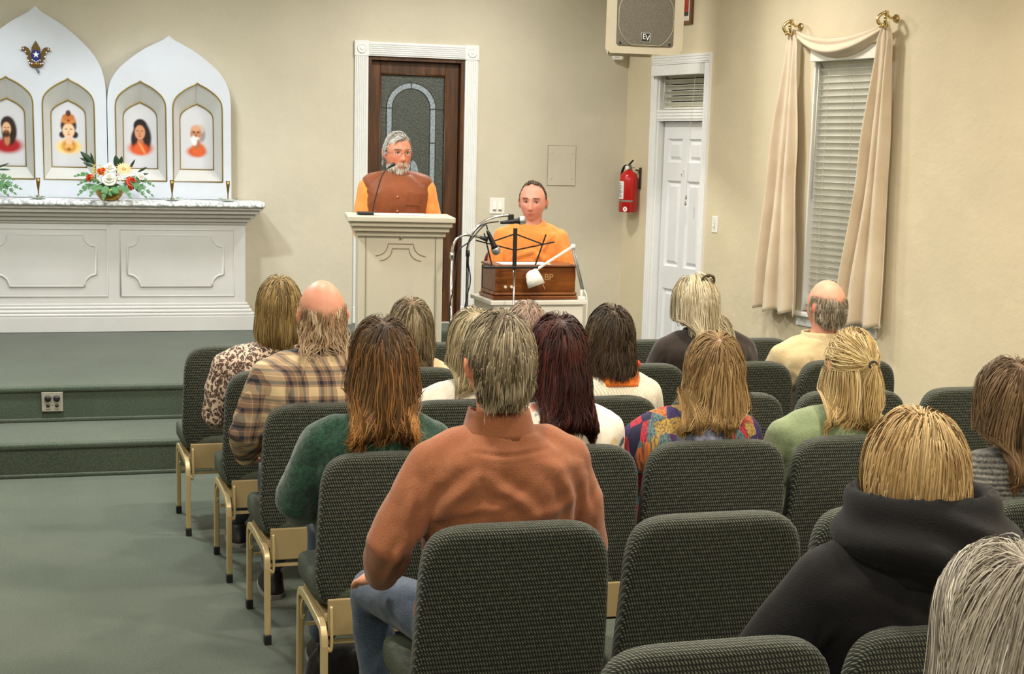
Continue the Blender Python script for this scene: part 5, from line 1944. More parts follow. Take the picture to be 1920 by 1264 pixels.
def build_person(key, label, loc, H, S=None, rotz=0.0, sw=.165, bw=1.0, bd=1.0, lean=-.055, hx=0.0, hy=-.05, yaw=0.0, pitch=0.0, roll=0.0, nr=.054, hs=1.0, tx=0.0,
                 arms=None, legs=None, z0=.455, skin=(214, 160, 132), top=None, topname='shirt', infl=.014, sleeve=.016, bottom=None, bottomname='trousers', shoes=None, hair=None, scalp=None, bodyvox=.0115, clothvox=.0098, wr=.004,
                 paint=None, stand=False, group='seated audience seen from behind', cuff=.93, seed=1, jaw=1.0, nose=1.0, earz=0.0, shell=(.009, .011, 420), creases=None, crease_h=.005):
    S = (S if S is not None else H - .30) - (.0 if rotz else .028)
    P = dict(z0=z0, S=S, bw=bw, bd=bd, lean=lean, sw=sw, nr=nr, tx=tx)
    root = thing('person', label, 'person', loc, rotz, group)
    R = rot3(yaw, pitch, roll)
    hc = np.array([hx, hy, H - .130 * hs])
    body = MB()
    body.loft(torso_rings(P, -.004))
    ntop = Vector(hc) + Vector(R @ np.array([0, -.012, -.05]))
    body.capsule([(tx, lean, S - .01), (tx * .7 + hx * .3, lean * .7 + hy * .3, S + .05), ntop], [nr + .004, nr, nr], 16)
    hv, hf = head_points(nose=nose, jaw=jaw)
    body.add((hv * hs) @ R.T + hc, hf)
    for s in (-1, 1):
        ec = hc + R @ (np.array([s * .0805, -.010, -.004 + earz]) * hs)
        Re = Matrix(R) @ Matrix.Rotation(s * .35, 3, 'Z') @ Matrix.Rotation(-.15, 3, 'X')
        body.ellipsoid(ec, (.0085 * hs, .0185 * hs, .031 * hs), Re, 14, 10)
        body.ellipsoid(hc + R @ (np.array([s * .0835, -.016, .004 + earz]) * hs), (.011 * hs, .010 * hs, .024 * hs), Re, 12, 8)
    A = dict(arms or {})
    armp = {}
    for s, nm in ((-1, 'L'), (1, 'R')):
        d = A.get(nm, {})
        sh = Vector((tx + s * sw, lean + .002, S - .032))
        el = Vector(d.get('el', (s * (sw + .065), .03, S - .29)))
        wri = Vector(d.get('wr', (s * .10, .245, max(.60, S - .42))))
        hd_ = Vector(d.get('hd', (-s * .35, 1, -.15)))
        hn = Vector(d.get('hn', (0, .2, 1)))
        armp[nm] = (sh, el, wri)
        body.capsule([(tx + s * .03, lean, S + .03), sh + Vector((-s * .015, 0, .012))], [.040, .040], 12)
        body.capsule([sh, sh.lerp(el, .5), el, el.lerp(wri, .3), wri], [.046, .042, .036, .037, .025], 14)
        hand(body, wri, hd_, hn, side=d.get('thumb', -s if not stand else -s))
    Lg = legs or {}
    legp = {}
    for s, nm in ((-1, 'L'), (1, 'R')):
        d = Lg.get(nm, {})
        hip = Vector((s * .085, -.01, z0 + .085))
        kn = Vector(d.get('kn', (s * .115, .40, .525)))
        an = Vector(d.get('an', (s * .12, .40, .10)))
        if stand:
            hip = Vector((s * .09, .0, z0 + .04))
            kn = Vector((s * .10, .03, .47))
            an = Vector((s * .11, .0, .09))
        legp[nm] = (hip, kn, an)
        body.capsule([hip, hip.lerp(kn, .5), kn, kn.lerp(an, .3), an], [.072, .066, .048, .050, .034], 14)
        body.capsule([an + Vector((0, -.025, -.045)), an + Vector((0, .06, -.055)), an + Vector((0, .145, -.064))], [.030, .032, .022], 10)
    me = remesh(body, bodyvox, 2, .5)
    V = verts(me)
    q = ((V - hc) @ R) / hs
    col = np.tile(L3(skin), (len(V), 1))
    rgn = np.random.default_rng(seed)
    ishead = q[:, 2] > -.12

    def blend(w, c):
        nonlocal col
        w = (w * ishead)[:, None]
        col = col * (1 - w) + L3(c) * w
    redd = tuple(int(min(255, x * y)) for x, y in zip(skin, (1.0, .78, .72)))
    ax = np.abs(q[:, 0])
    blend(.5 * np.exp(-((ax - .045) / .02) ** 2 - ((q[:, 2] + .025) / .022) ** 2) * (q[:, 1] > 0), redd)
    blend(.45 * np.exp(-(q[:, 0] / .014) ** 2 - ((q[:, 2] + .03) / .015) ** 2) * (q[:, 1] > .08), redd)
    blend(.55 * (ax > .079), redd)
    blend(.75 * np.exp(-(q[:, 0] / .021) ** 2) * np.exp(-((q[:, 2] + .066) / .009) ** 2) * (q[:, 1] > .06), tuple(int(x * y) for x, y in zip(skin, (.80, .52, .50))))
    blend(.35 * np.exp(-((ax - .031) / .018) ** 2 - ((q[:, 2] - .006) / .014) ** 2) * (q[:, 1] > .05), tuple(int(x * y) for x, y in zip(skin, (.72, .62, .60))))
    if scalp is not None:
        u = nrm(q / HR)
        w = scalp[0](u).astype(float) * (ax < .085)
        blend(w * scalp[2] if len(scalp) > 2 else w * .9, scalp[1])
    if paint is not None:
        for fn, c in paint:
            blend(fn(q), c)
    set_col(me, col)
    obj('body', me, M_SKIN, root, True)
    # upper garment -------------------------------------------------
    if top is not None:
        g = MB()
        rings = torso_rings(P, infl)[(0 if stand else 2):]
        g.loft(rings)
        for nm in 'LR':
            sh, el, wri = armp[nm]
            e = sh.lerp(el, cuff) if cuff < .6 else None
            sg = -1 if nm == 'L' else 1
            g.capsule([(tx + sg * .03, lean, S + .026), (tx + sg * sw * .62, lean, S + .004), sh + Vector((-sg * .004, 0, .0))], [.038 + infl * .6, .044 + infl, .048 + infl], 14)
            g.capsule([sh + Vector((-sg * .03, 0, -.03)), sh.lerp(el, .45) + Vector((-sg * .03, 0, .0))], [.055 + infl, .048 + infl], 14)
            if cuff >= .6:
                w_ = el.lerp(wri, (cuff - .6) / .4) if cuff < 1 else wri
                g.capsule([sh, sh.lerp(el, .5), el, el.lerp(w_, .5), w_], [.052 + sleeve * .7, .047 + sleeve, .042 + sleeve, .040 + sleeve, .030 + sleeve * .8], 16)
            else:
                g.capsule([sh, sh.lerp(el, .5), e], [.052 + sleeve * .7, .047 + sleeve, .045 + sleeve], 16)
        gm_ = remesh(g, clothvox, 9, .5)
        wrinkle(gm_, wr, seed)
        folds(gm_, creases if creases is not None else rand_folds(S, sw, seed, 9, crease_h), 1 if stand or rotz else -1)
        obj(topname, gm_, top, root, True)
    if bottom is not None:
        g = MB()
        g.loft([(0, 0, z0 + .005, .168 * bw, .115 * bd), (0, 0, z0 + .06, .186 * bw, .135 * bd), (0, -.005, z0 + .13, .186 * bw, .135 * bd), (0, -.008, z0 + .19, .172 * bw, .124 * bd)])
        for nm in 'LR':
            hip, kn, an = legp[nm]
            a2 = kn.lerp(an, .93)
            g.capsule([hip, hip.lerp(kn, .5), kn, kn.lerp(a2, .4), a2], [.083, .078, .064, .062, .052], 16)
        gm_ = remesh(g, max(.014, clothvox * 1.5), 4, .5)
        wrinkle(gm_, .007, seed + 7)
        obj(bottomname, gm_, bottom, root, True)
    sm = shoes or plain('black shoe', (26, 25, 26), .5)
    for nm in 'LR':
        hip, kn, an = legp[nm]
        g = MB()
        zf = .001
        g.loft([(an.x, an.y + .045, zf, .046, .135), (an.x, an.y + .045, .022, .048, .138), (an.x, an.y + .04, .045, .045, .128), (an.x, an.y + .02, .07, .041, .09), (an.x, an.y - .01, .10, .040, .055)], 24, 2.3)
        so = obj('shoe', remesh(g, .013, 2), sm, root, True)
        MB().loft([(an.x, an.y + .045, zf - .0005, .049, .139), (an.x, an.y + .045, .018, .050, .141)], 24, 2.3).build('sole', plain('sole grey', (150, 146, 140), .6), so)
    info = dict(root=root, hc=hc, R=R, S=S, arm=armp, P=P, hs=hs, lean=lean, tx=tx, hy=hy, hx=hx)
    sh0 = (tx, lean, S)
    info['caps'] = [((tx - sw, lean, S - .035), (tx + sw, lean, S - .035), .066 + infl * .6), ((tx, lean, S + .01), (hx, hy, hc[2] - .06), nr + .012),
                    ((tx - .08, lean + .005, S - .02), (-.08, -.01, z0 + .15), .112 * bd + infl), ((tx + .08, lean + .005, S - .02), (.08, -.01, z0 + .15), .112 * bd + infl),
                    ((tx - sw * .5, lean, S + .0), (tx + sw * .5, lean, S + .0), .072 + infl)]
    if hair:
        parts = []
        for i, h in enumerate(hair):
            h = dict(h)
            n = h.pop('n')
            mk = h.pop('mask', m_full)
            ln = h.pop('length', .2)
            if 'target' in h:
                h['target'] = hc + R @ np.array(h['target'])
            if 'root_at' in h:
                ra = hc + R @ np.array(h.pop('root_at'))
                rr = h.pop('root_r', .012)
                rgx = np.random.default_rng(seed * 31 + i)
                h['roots'] = ra + rr * nrm(rgx.normal(size=(n, 3))) * rgx.random((n, 1)) ** .5
                h['dir0'] = R @ np.array(h['dir0'])
            h.setdefault('caps', info['caps'])
            parts.append(grow(n, seed * 17 + i, hc, R, mk, ln, sc=hs, **h))
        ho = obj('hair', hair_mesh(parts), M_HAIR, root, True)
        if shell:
            obj('under_hair', hair_shell(parts, *shell), M_UNDER, ho, True)
    return info


def wrinkle(me, amp, seed):
    if not amp:
        return
    rg = np.random.default_rng(seed)
    V = verts(me).astype(float)
    N = normals(me)
    d = np.zeros(len(V))
    # warped long folds
    W = V + .03 * np.stack([np.sin(V[:, 2] * 21 + seed), np.sin(V[:, 0] * 17 + 2 * seed), np.sin(V[:, 0] * 19 + V[:, 2] * 7)], 1)
    for k in range(7):
        dr = nrm(rg.normal(size=3) * np.array([1, .7, .75]))
        fq = rg.uniform(22, 75)
        s = np.sin(W @ dr * fq + rg.random() * 6.28)
        gate = np.clip(np.sin(W @ nrm(rg.normal(size=3)) * rg.uniform(5, 12) + rg.random() * 6.28) * 1.3, 0, 1)
        d += (np.abs(s) ** 2.5 * np.sign(s)) * gate * (40 / fq) ** .5
    d = d / 1.8
    set_verts(me, V + N * (amp * d)[:, None])


def folds(me, segs, sgn=-1):
    """raised creases along segments (x0,z0,x1,z1,sigma,height) on the back (sgn -1) or front of a garment"""
    V = verts(me).astype(float)
    N = normals(me)
    d = np.zeros(len(V))
    for x0, z0, x1, z1, sg, h in segs:
        a, b = np.array([x0, z0]), np.array([x1, z1])
        ab = b - a
        p = V[:, [0, 2]]
        t_ = np.clip(((p - a) @ ab) / (ab @ ab), 0, 1)
        q = p - (a + t_[:, None] * ab)
        # slight bow so that creases are not ruler-straight
        cr = (q[:, 0] * ab[1] - q[:, 1] * ab[0]) / np.linalg.norm(ab) + .006 * np.sin(t_ * 5 + x0 * 40)
        dist = np.hypot(cr, np.where((t_ <= 0) | (t_ >= 1), np.linalg.norm(q, axis=1), 0))
        d += h * np.exp(-(dist / sg) ** 2) * np.sin(np.pi * np.clip(t_, .06, .94)) ** .5
        d -= h * .55 * np.exp(-((dist - sg * 1.9) / sg) ** 2) * np.sin(np.pi * np.clip(t_, .06, .94)) ** .5
    d *= np.clip(sgn * N[:, 1] * 2.5 + .35, 0, 1)
    set_verts(me, V + N * d[:, None])


def rand_folds(S, sw, seed, k=9, h=.005):
    rg = random.Random(seed)
    out = []
    for i in range(k):
        s_ = rg.choice((-1, 1))
        x0 = s_ * rg.uniform(.05, sw)
        z0 = S - rg.uniform(.0, .12)
        L = rg.uniform(.12, .26)
        a = rg.uniform(-.9, .9) - s_ * .4
        out.append((x0, z0, x0 + L * math.sin(a), z0 - L * math.cos(a), rg.uniform(.011, .02), h * rg.uniform(.6, 1.2)))
    for i in range(4):
        s_ = (-1, 1)[i % 2]
        x0 = s_ * (sw + rg.uniform(.0, .05))
        z0 = S - rg.uniform(.04, .16)
        out.append((x0, z0, x0 + s_ * rg.uniform(.0, .04), z0 - rg.uniform(.1, .2), .008, h))
    return out


# ---- cloth materials --------------------------------------------
def m_cloth(name, a, b, sc=220, rough=.85, bump=.25, big=.35, sheen=.2, fold=.5):
    if name in MATS:
        return MATS[name]
    t = NT(name)
    v = t.coord('Object')
    f = t.math('ADD', t.math('MULTIPLY', t.noise(v, sc, 2), 1 - big), t.math('MULTIPLY', t.noise(v, 7, 4), big))
    rn_ = t.n('ShaderNodeTexNoise')
    rn_.noise_type = 'RIDGED_MULTIFRACTAL'
    rn_.inputs['Scale'].default_value = 3.2
    rn_.inputs['Detail'].default_value = 3
    rn_.inputs['Distortion'].default_value = .8
    t.l(t.coord('Object', (1.6, 1.2, 1.0), (.3, .6, .2)), rn_.inputs['Vector'])
    t.bump(t.math('ADD', t.math('MULTIPLY', t.noise(v, sc, 2), .12 * bump / .25), t.math('MULTIPLY', rn_.outputs['Fac'], fold)), .55, .02)
    MATS[name] = t.set(t.ramp(f, [(.32, a), (.68, b)]), rough, 0, .25, **{'Sheen Weight': sheen})
    return MATS[name]


M_JEANS = m_cloth('blue denim', (38, 49, 68), (74, 89, 106), 260)
M_DKPANT = m_cloth('dark trousers', (26, 27, 32), (44, 46, 52))
M_ORSHIRT = m_cloth('rust corduroy shirt', (128, 77, 49), (154, 97, 65), 300, big=.5, fold=.9)
M_COLLAR_OR = M_ORSHIRT


def m_plaid():
    t = NT('plaid shirt cloth')
    tc = t.n('ShaderNodeTexCoord')
    s = t.n('ShaderNodeSeparateXYZ')
    t.l(tc.outputs['Object'], s.inputs[0])
    X = t.math('ADD', s.outputs[0], t.math('MULTIPLY', s.outputs[1], .8))
    Z = s.outputs[2]

    def stripes(c, per, off):
        f = t.math('FRACT', t.math('ADD', t.math('MULTIPLY', c, 1 / per), off))
        return t.ramp(f, [(0, (224, 206, 172)), (.26, (150, 124, 106)), (.34, (60, 62, 78)), (.46, (158, 132, 112)), (.60, (206, 184, 150)), (.63, (150, 126, 108)), (.74, (70, 74, 80)), (.82, (164, 140, 118)), (.94, (226, 208, 176))], 'CONSTANT')
    a = stripes(X, .098, .13)
    b = stripes(Z, .104, .4)
    c = t.mix(.5, a, b)
    d = t.mix(.55, c, t.mix(1.0, a, b, 'MULTIPLY'))
    t.bump(t.noise(tc.outputs['Object'], 240, 2), .2, .003)
    return t.set(d, .85, 0, .2)


def m_leopard():
    t = NT('leopard print knit')
    v = t.coord('Object', (1, 1, .8))
    w = t.n('ShaderNodeMapping')
    nz = t.n('ShaderNodeTexNoise')
    nz.inputs['Scale'].default_value = 40
    t.l(v, nz.inputs['Vector'])
    mixv = t.n('ShaderNodeMix', data_type='VECTOR')
    mixv.inputs[0].default_value = .035
    t.l(v, mixv.inputs[4])
    t.l(nz.outputs['Color'], mixv.inputs[5])
    vo = t.n('ShaderNodeTexVoronoi', feature='F1')
    vo.inputs['Scale'].default_value = 84
    t.l(mixv.outputs[1], vo.inputs['Vector'])
    col = t.ramp(vo.outputs['Distance'], [(.0, (176, 146, 120)), (.16, (176, 146, 120)), (.24, (70, 54, 52)), (.50, (80, 62, 58)), (.60, (204, 182, 160)), (1, (208, 188, 168))])
    return t.set(col, .85, 0, .2)


def m_patch():
    t = NT('patchwork jacket cloth')
    v = t.coord('Object', (1, 1, .35), (0, .25, 0))
    vo = t.n('ShaderNodeTexVoronoi', feature='F1')
    vo.inputs['Scale'].default_value = 27
    t.l(v, vo.inputs['Vector'])
    s = t.n('ShaderNodeSeparateColor')
    t.l(vo.outputs['Color'], s.inputs[0])
    c = t.ramp(s.outputs[0], [(0, (186, 52, 60)), (.18, (58, 52, 96)), (.34, (206, 118, 60)), (.48, (92, 60, 104)), (.6, (196, 60, 66)), (.74, (96, 124, 122)), (.86, (178, 146, 70)), (.95, (40, 44, 70))], 'CONSTANT')
    lines = t.noise(t.coord('Object', (60, 60, 3)), 3, 3)
    c2 = t.mix(t.ramp(lines, [(.42, (.1, .1, .1, 1)), (.6, (.75, .75, .75, 1))]), c, (.035, .025, .05, 1))
    t.bump(lines, .4, .004)
    return t.set(c2, .85, 0, .2)


def m_floral():
    t = NT('white floral knit')
    v = t.coord('Object')
    vo = t.n('ShaderNodeTexVoronoi', feature='F1')
    vo.inputs['Scale'].default_value = 13
    t.l(v, vo.inputs['Vector'])
    s = t.n('ShaderNodeSeparateColor')
    t.l(vo.outputs['Color'], s.inputs[0])
    tint = t.ramp(s.outputs[1], [(0, (206, 128, 112)), (.35, (226, 202, 150)), (.6, (70, 90, 96)), (.8, (214, 150, 130))], 'CONSTANT')
    msk = t.ramp(t.math('ADD', vo.outputs['Distance'], t.math('MULTIPLY', t.noise(v, 55, 4), .55)), [(.50, (1, 1, 1, 1)), (.60, (0, 0, 0, 1))])
    t.bump(t.noise(v, 200, 2), .3, .003)
    return t.set(t.mix(msk, lin((232, 224, 208)), tint), .88, 0, .2)


def m_rib(name, a, b, per=.012, horiz=False, bump=.5):
    t = NT(name)
    tc = t.n('ShaderNodeTexCoord')
    s = t.n('ShaderNodeSeparateXYZ')
    t.l(tc.outputs['Object'], s.inputs[0])
    c = s.outputs[2] if horiz else t.math('ADD', s.outputs[0], s.outputs[1])
    h = t.math('SINE', t.math('MULTIPLY', c, 6.2832 / per))
    f = t.math('ADD', t.math('MULTIPLY', h, .12), t.noise(tc.outputs['Object'], 130, 4, .7))
    t.bump(t.math('ADD', h, t.math('MULTIPLY', t.noise(tc.outputs['Object'], 300, 2), 1.5)), bump, .003)
    return t.set(t.ramp(f, [(.34, a), (.66, b)]), .95, 0, .15, **{'Sheen Weight': .35})


def m_fuzzy(name, a, b):
    t = NT(name)
    v = t.coord('Object')
    f = t.math('ADD', t.math('MULTIPLY', t.noise(v, 75, 4, .7), .7), t.math('MULTIPLY', t.noise(v, 300, 2), .3))
    t.bump(f, .8, .006)
    return t.set(t.ramp(f, [(.36, a), (.64, b)]), .95, 0, .15, **{'Sheen Weight': .4})


def ring_collar(info, mat, name, z0, z1, r0x, r0y, r1x, r1y, cy0, cy1, th=.006, wob=.0, cx=0.0, n=40, vee=0.0, e=2.2):
    """standing band round the neck"""
    def fn(u, v):
        a = 2 * math.pi * u
        rx, ry = r0x + (r1x - r0x) * v, r0y + (r1y - r0y) * v
        c, s = math.cos(a), math.sin(a)
        front = max(0, s) ** 6
        x = cx + rx * math.copysign(abs(c) ** (2 / e), c)
        y = cy0 + (cy1 - cy0) * v + ry * math.copysign(abs(s) ** (2 / e), s)
        z = z0 + (z1 - z0) * v - vee * front + wob * math.sin(3 * a + 5 * v)
        return (x, y, z)
    return MB().grid(fn, n, 6).build(name, mat, info['root'], True, solid=th)
CHP = lambda r, c: (CH[(r, c)].location.x, CH[(r, c)].location.y, 0)

GREYBR = [((150, 136, 108), 3), ((98, 86, 66), 3), ((186, 174, 146), 2), ((70, 60, 46), 1)]

# man in the rust shirt, fifth row
cx_, cy_, _ = CHP(4, 0)
pm = build_person('rust', 'man in a rust-orange shirt and jeans, hand resting on his thigh', (cx_, cy_, 0), 1.379, S=1.050, sw=.176, bw=1.08, bd=1.05, hx=1.106 - cx_, hy=-.055, nr=.061, hs=1.05,
                  arms=dict(L=dict(el=(-.285, -.05, .79), wr=(-.275, .09, .668), hd=(-.28, 1, -.30), hn=(-.35, .2, 1), thumb=1), R=dict(el=(.255, -.02, .76))),
                  legs=dict(L=dict(kn=(-.235, .40, .54), an=(-.20, .36, .10))), top=M_ORSHIRT, topname='shirt', infl=.016, sleeve=.020, cuff=.97, bottom=M_JEANS, bottomname='jeans', bodyvox=.0075, clothvox=.0072, wr=.004, seed=3, skin=(222, 158, 128),
                  creases=[(-.06, .975, .05, .880, .016, .007), (-.18, .872, -.02, .905, .012, .004), (-.10, .975, -.215, .820, .017, .011), (-.19, .995, -.23, .80, .013, .006), (-.235, .95, -.268, .76, .012, .006), (.128, .985, .182, .850, .016, .008), (.185, .995, .222, .84, .013, .008), (.212, .96, .232, .85, .010, .005),
                           (-.10, 1.032, .10, 1.034, .005, -.0035), (.05, .868, .17, .905, .014, .005), (-.14, 1.03, -.17, .93, .016, .004), (-.255, .82, -.29, .69, .011, .006), (-.22, .82, -.255, .69, .011, .006), (.06, 1.01, .18, .985, .016, .003), (-.02, .93, -.09, .84, .018, .004)],
                  scalp=(m_short, (92, 80, 62)),
                  hair=[dict(n=3000, mask=m_short, length=lambda u: (.032 + .052 * np.clip(u[:, 2] + .45, 0, 1)) * np.where((np.abs(u[:, 0]) > .62) & (u[:, 2] < .5), .5, 1.0), layer=.012, grav=.30, clump=.45, nclump=160, seg=9, width=.0012, crown=(.1, -.25, .96), cols=GREYBR, lenvar=.18),
                        dict(n=900, mask=lambda u: (u[:, 2] < -.05) & m_short(u), length=.032, layer=.006, grav=.5, clump=.42, nclump=60, seg=6, width=.0012, cols=[((62, 52, 42), 3), ((104, 92, 74), 2)], tipin=.3)])
ring_collar(pm, M_ORSHIRT, 'shirt_collar', 1.060, 1.128, .092, .084, .074, .071, -.052, -.050, .007, cx=-.006, vee=.03)

# woman in the dark green sweater, fourth row
cx_, cy_, _ = CHP(3, 0)
M_GREENSW = m_fuzzy('dark green fuzzy knit', (8, 26, 20), (34, 78, 56))
build_person('green', 'woman with long wavy brown hair in a fuzzy dark green sweater at the aisle', (cx_, cy_, 0), 1.257, S=.93, sw=.172, bw=1.10, bd=1.05, hx=1.012 - cx_, hy=-.04, yaw=.05, tx=-.04,
             arms=dict(L=dict(el=(-.285, -.01, .68), wr=(-.20, .20, .60))), top=M_GREENSW, topname='sweater', infl=.020, sleeve=.024, bottom=M_JEANS, bottomname='jeans', seed=5, wr=.004, skin=(220, 172, 146),
             scalp=(m_full, (58, 42, 26)),
             hair=[dict(n=3200, length=lambda u: .40 + .10 * (u[:, 1] < 0), layer=.018, grav=.42, wave=.011, freq=34, clump=.42, nclump=90, seg=18, width=.0013, part=.02, cols=[((68, 51, 32), 4), ((98, 75, 48), 3), ((50, 37, 24), 2)], tip=(150, 110, 64), tipmix=.8, out=.22, lenvar=.2),
                   dict(n=260, mask=lambda u: m_full(u) & (u[:, 1] < -.2) & (u[:, 2] < .6), length=.44, layer=.03, grav=.42, wave=.014, freq=36, clump=.8, nclump=22, seg=18, width=.0013, crown=(0, 0, 1), cols=[((96, 66, 36), 3), ((150, 104, 54), 2)], tip=(176, 122, 64), tipmix=.8),
                   dict(n=420, mask=lambda u: m_full(u) & (np.abs(u[:, 0]) > .45), length=.42, layer=.024, grav=.36, wave=.016, freq=40, clump=.6, nclump=30, seg=18, width=.0013, part=.02, out=.55, cols=[((96, 66, 36), 3), ((130, 90, 48), 2)], tip=(184, 130, 70), tipmix=.85)])

# bald man in plaid, third row
cx_, cy_, _ = CHP(2, 0)
M_PLAID = m_plaid()
m_fr = lambda u: (u[:, 2] < .16 + .25 * np.abs(u[:, 0])) & (u[:, 2] > -.5) & (u[:, 1] < .25) & ~((u[:, 1] > -.1) & (u[:, 2] < -.1))
pp = build_person('plaid', 'bald man with scruffy fringe in a cream and navy plaid shirt at the aisle', (cx_, cy_, 0), 1.300, S=1.005, sw=.180, bw=1.12, bd=1.1, hx=.985 - cx_, hy=-.05, nr=.062, hs=1.06, tx=-.02, arms=dict(L=dict(el=(-.275, -.03, .74), wr=(-.25, .16, .60))),
                  top=M_PLAID, infl=.018, sleeve=.022, bottom=M_JEANS, bottomname='jeans', seed=9, wr=.005, skin=(206, 150, 124), scalp=(m_fr, (150, 118, 90), .45), shell=None,
                  paint=[(lambda q: .6 * np.exp(-((q[:, 2] - .085) / .05) ** 2) * (q[:, 2] > .0), (200, 132, 106))],
                  hair=[dict(n=900, mask=lambda u: m_fr(u) & (np.random.default_rng(4).random(len(u)) < np.clip((.42 - u[:, 2]) / .35, .12, 1)), length=.04, layer=.005, grav=.45, wave=.004, freq=60, clump=.5, nclump=80, seg=8, width=.0018, crown=(0, 0, 1), cols=[((168, 138, 104), 3), ((120, 92, 64), 3), ((206, 184, 152), 2)], stray=.10, lenvar=.3),
                        dict(n=110, mask=lambda u: m_fr(u) & (u[:, 2] < -.15), length=.08, layer=.02, grav=.3, wave=.008, freq=50, clump=.42, nclump=20, seg=9, width=.0012, crown=(0, 0, 1), cols=[((176, 150, 118), 3)], stray=.25, lenvar=.3)])
ring_collar(pp, M_PLAID, 'shirt_collar', 0.992, 1.050, .102, .09, .084, .078, -.048, -.044, .007, cx=-.016)

# woman in leopard print, second row
cx_, cy_, _ = CHP(1, 0)
build_person('leopard', 'woman with a blond-brown bob in a leopard print top at the aisle', (cx_, cy_, 0), 1.232, S=.925, sw=.165, bw=1.08, hx=.955 - cx_, hy=-.05, tx=-.05, arms=dict(L=dict(el=(-.26, -.03, .66), wr=(-.20, .18, .6))), top=m_leopard(), topname='blouse', infl=.016, sleeve=.020,
             bottom=M_JEANS, bottomname='jeans', seed=11, wr=.003, skin=(216, 156, 122), scalp=(m_full, (96, 78, 46)), yaw=-.12,
             hair=[dict(n=2700, length=lambda u: .13 + .105 * np.clip(u[:, 2] + .2, 0, 1), layer=.017, grav=.42, clump=.5, nclump=90, seg=13, width=.0013, crown=(.05, -.15, .98), cols=[((122, 100, 58), 3), ((164, 138, 86), 3), ((84, 66, 38), 2)], tipin=.5, lenvar=.05, caps=())])

# second row, woman in peach
cx_, cy_, _ = CHP(1, 1)
build_person('peach', 'woman with shoulder-length grey-brown hair in a peach top behind the wavy-haired woman', (cx_ + .04, cy_, 0), 1.142, S=.86, sw=.160, bw=1.05, hx=1.510 - cx_ - .04, hy=-.05, top=m_cloth('peach jersey', (222, 168, 130), (236, 188, 150)), infl=.012, bottom=M_DKPANT, seed=13, wr=.002, skin=(216, 158, 126),
             scalp=(m_full, (100, 86, 62)), hair=[dict(n=1700, length=lambda u: .17 + .11 * np.clip(u[:, 2] + .2, 0, 1), layer=.017, grav=.42, wave=.003, freq=40, clump=.42, nclump=70, seg=13, width=.0013, part=.0, cols=[((128, 110, 80), 3), ((166, 150, 118), 2), ((88, 74, 52), 3)], lenvar=.08)])

# third row, blond-grey woman in cream
cx_, cy_, _ = CHP(2, 1)
build_person('cream', 'woman with pale blond-grey hair in a cream top, half hidden by the man in rust', (cx_ + .05, cy_, 0), 1.186, S=.885, sw=.170, bw=1.1, hx=1.553 - cx_ - .05, hy=-.05, top=m_cloth('cream jersey', (206, 196, 178), (228, 220, 204)), infl=.012, bottom=M_DKPANT, seed=15, wr=.003, skin=(216, 170, 142),
             scalp=(m_full, (150, 136, 104)), hair=[dict(n=1700, length=lambda u: .17 + .09 * np.clip(u[:, 2] + .2, 0, 1), layer=.017, grav=.42, wave=.003, freq=40, clump=.42, nclump=70, seg=13, width=.0013, cols=[((176, 160, 122), 3), ((206, 194, 162), 2), ((132, 116, 84), 2)], lenvar=.08)])

# second row, curly grey-haired person
cx_, cy_, _ = CHP(1, 2)
build_person('curly', 'person with short curly grey hair seen behind the dark red-haired woman', (cx_ + .05, cy_, 0), 1.124, S=.84, sw=.165, hx=2.020 - cx_ - .05, hy=-.05, top=m_cloth('dusty jersey', (120, 96, 96), (150, 124, 120)), infl=.012, bottom=M_DKPANT, seed=17, wr=.002, skin=(214, 160, 136),
             scalp=(m_short, (140, 118, 104)), hair=[dict(n=1700, mask=m_short, length=.075, layer=.016, grav=.15, wave=.007, freq=95, clump=.42, nclump=110, seg=11, width=.0012, cols=[((168, 146, 126), 3), ((196, 180, 160), 2), ((140, 108, 98), 2)], lenvar=.2)])

# fourth row, dark red-brown hair
cx_, cy_, _ = CHP(3, 1)
build_person('redbrown', 'woman with long dark red-brown wavy hair in a white floral top', (cx_ + .02, cy_, 0), 1.261, S=.945, sw=.165, bw=1.05, hx=1.580 - cx_ - .02, hy=-.05, yaw=-.1, top=m_floral(), topname='blouse', infl=.016, sleeve=.018, bottom=M_JEANS, bottomname='jeans', seed=19, wr=.003, skin=(214, 166, 140),
             scalp=(m_full, (42, 22, 20)), hair=[dict(n=2900, length=lambda u: .33 + .08 * np.clip(u[:, 2], 0, 1), layer=.018, grav=.42, wave=.010, freq=42, clump=.42, nclump=90, seg=18, width=.0013, part=.1, cols=[((58, 28, 24), 4), ((38, 20, 18), 3), ((96, 46, 36), 2)], lenvar=.12, out=.14)])

# third row, dark short waves with orange scarf
cx_, cy_, _ = CHP(2, 2)
ps_ = build_person('scarf', 'woman with dark wavy short hair, cream sweater and orange neck scarf', (cx_ + .09, cy_, 0), 1.192, S=.905, sw=.165, bw=1.08, hx=2.098 - cx_ - .09, hy=-.05, top=m_rib('cream ribbed knit', (206, 198, 174), (236, 230, 212), .012), topname='sweater', infl=.020, sleeve=.020, bottom=M_DKPANT, seed=21, wr=.002, skin=(206, 150, 118),
                   scalp=(m_full, (36, 28, 20)), hair=[dict(n=2600, length=lambda u: .105 + .095 * np.clip(u[:, 2] + .2, 0, 1), layer=.017, grav=.36, wave=.009, freq=52, clump=.55, nclump=80, seg=13, width=.0013, cols=[((46, 36, 26), 4), ((70, 56, 40), 3), ((104, 86, 64), 1)], lenvar=.15, out=.06, caps=())])
ring_collar(ps_, m_cloth('orange scarf', (196, 84, 24), (232, 130, 40), 60), 'neck_scarf', 0.890, 0.965, .115, .105, .082, .078, -.05, -.046, .012, wob=.006, cx=.02)
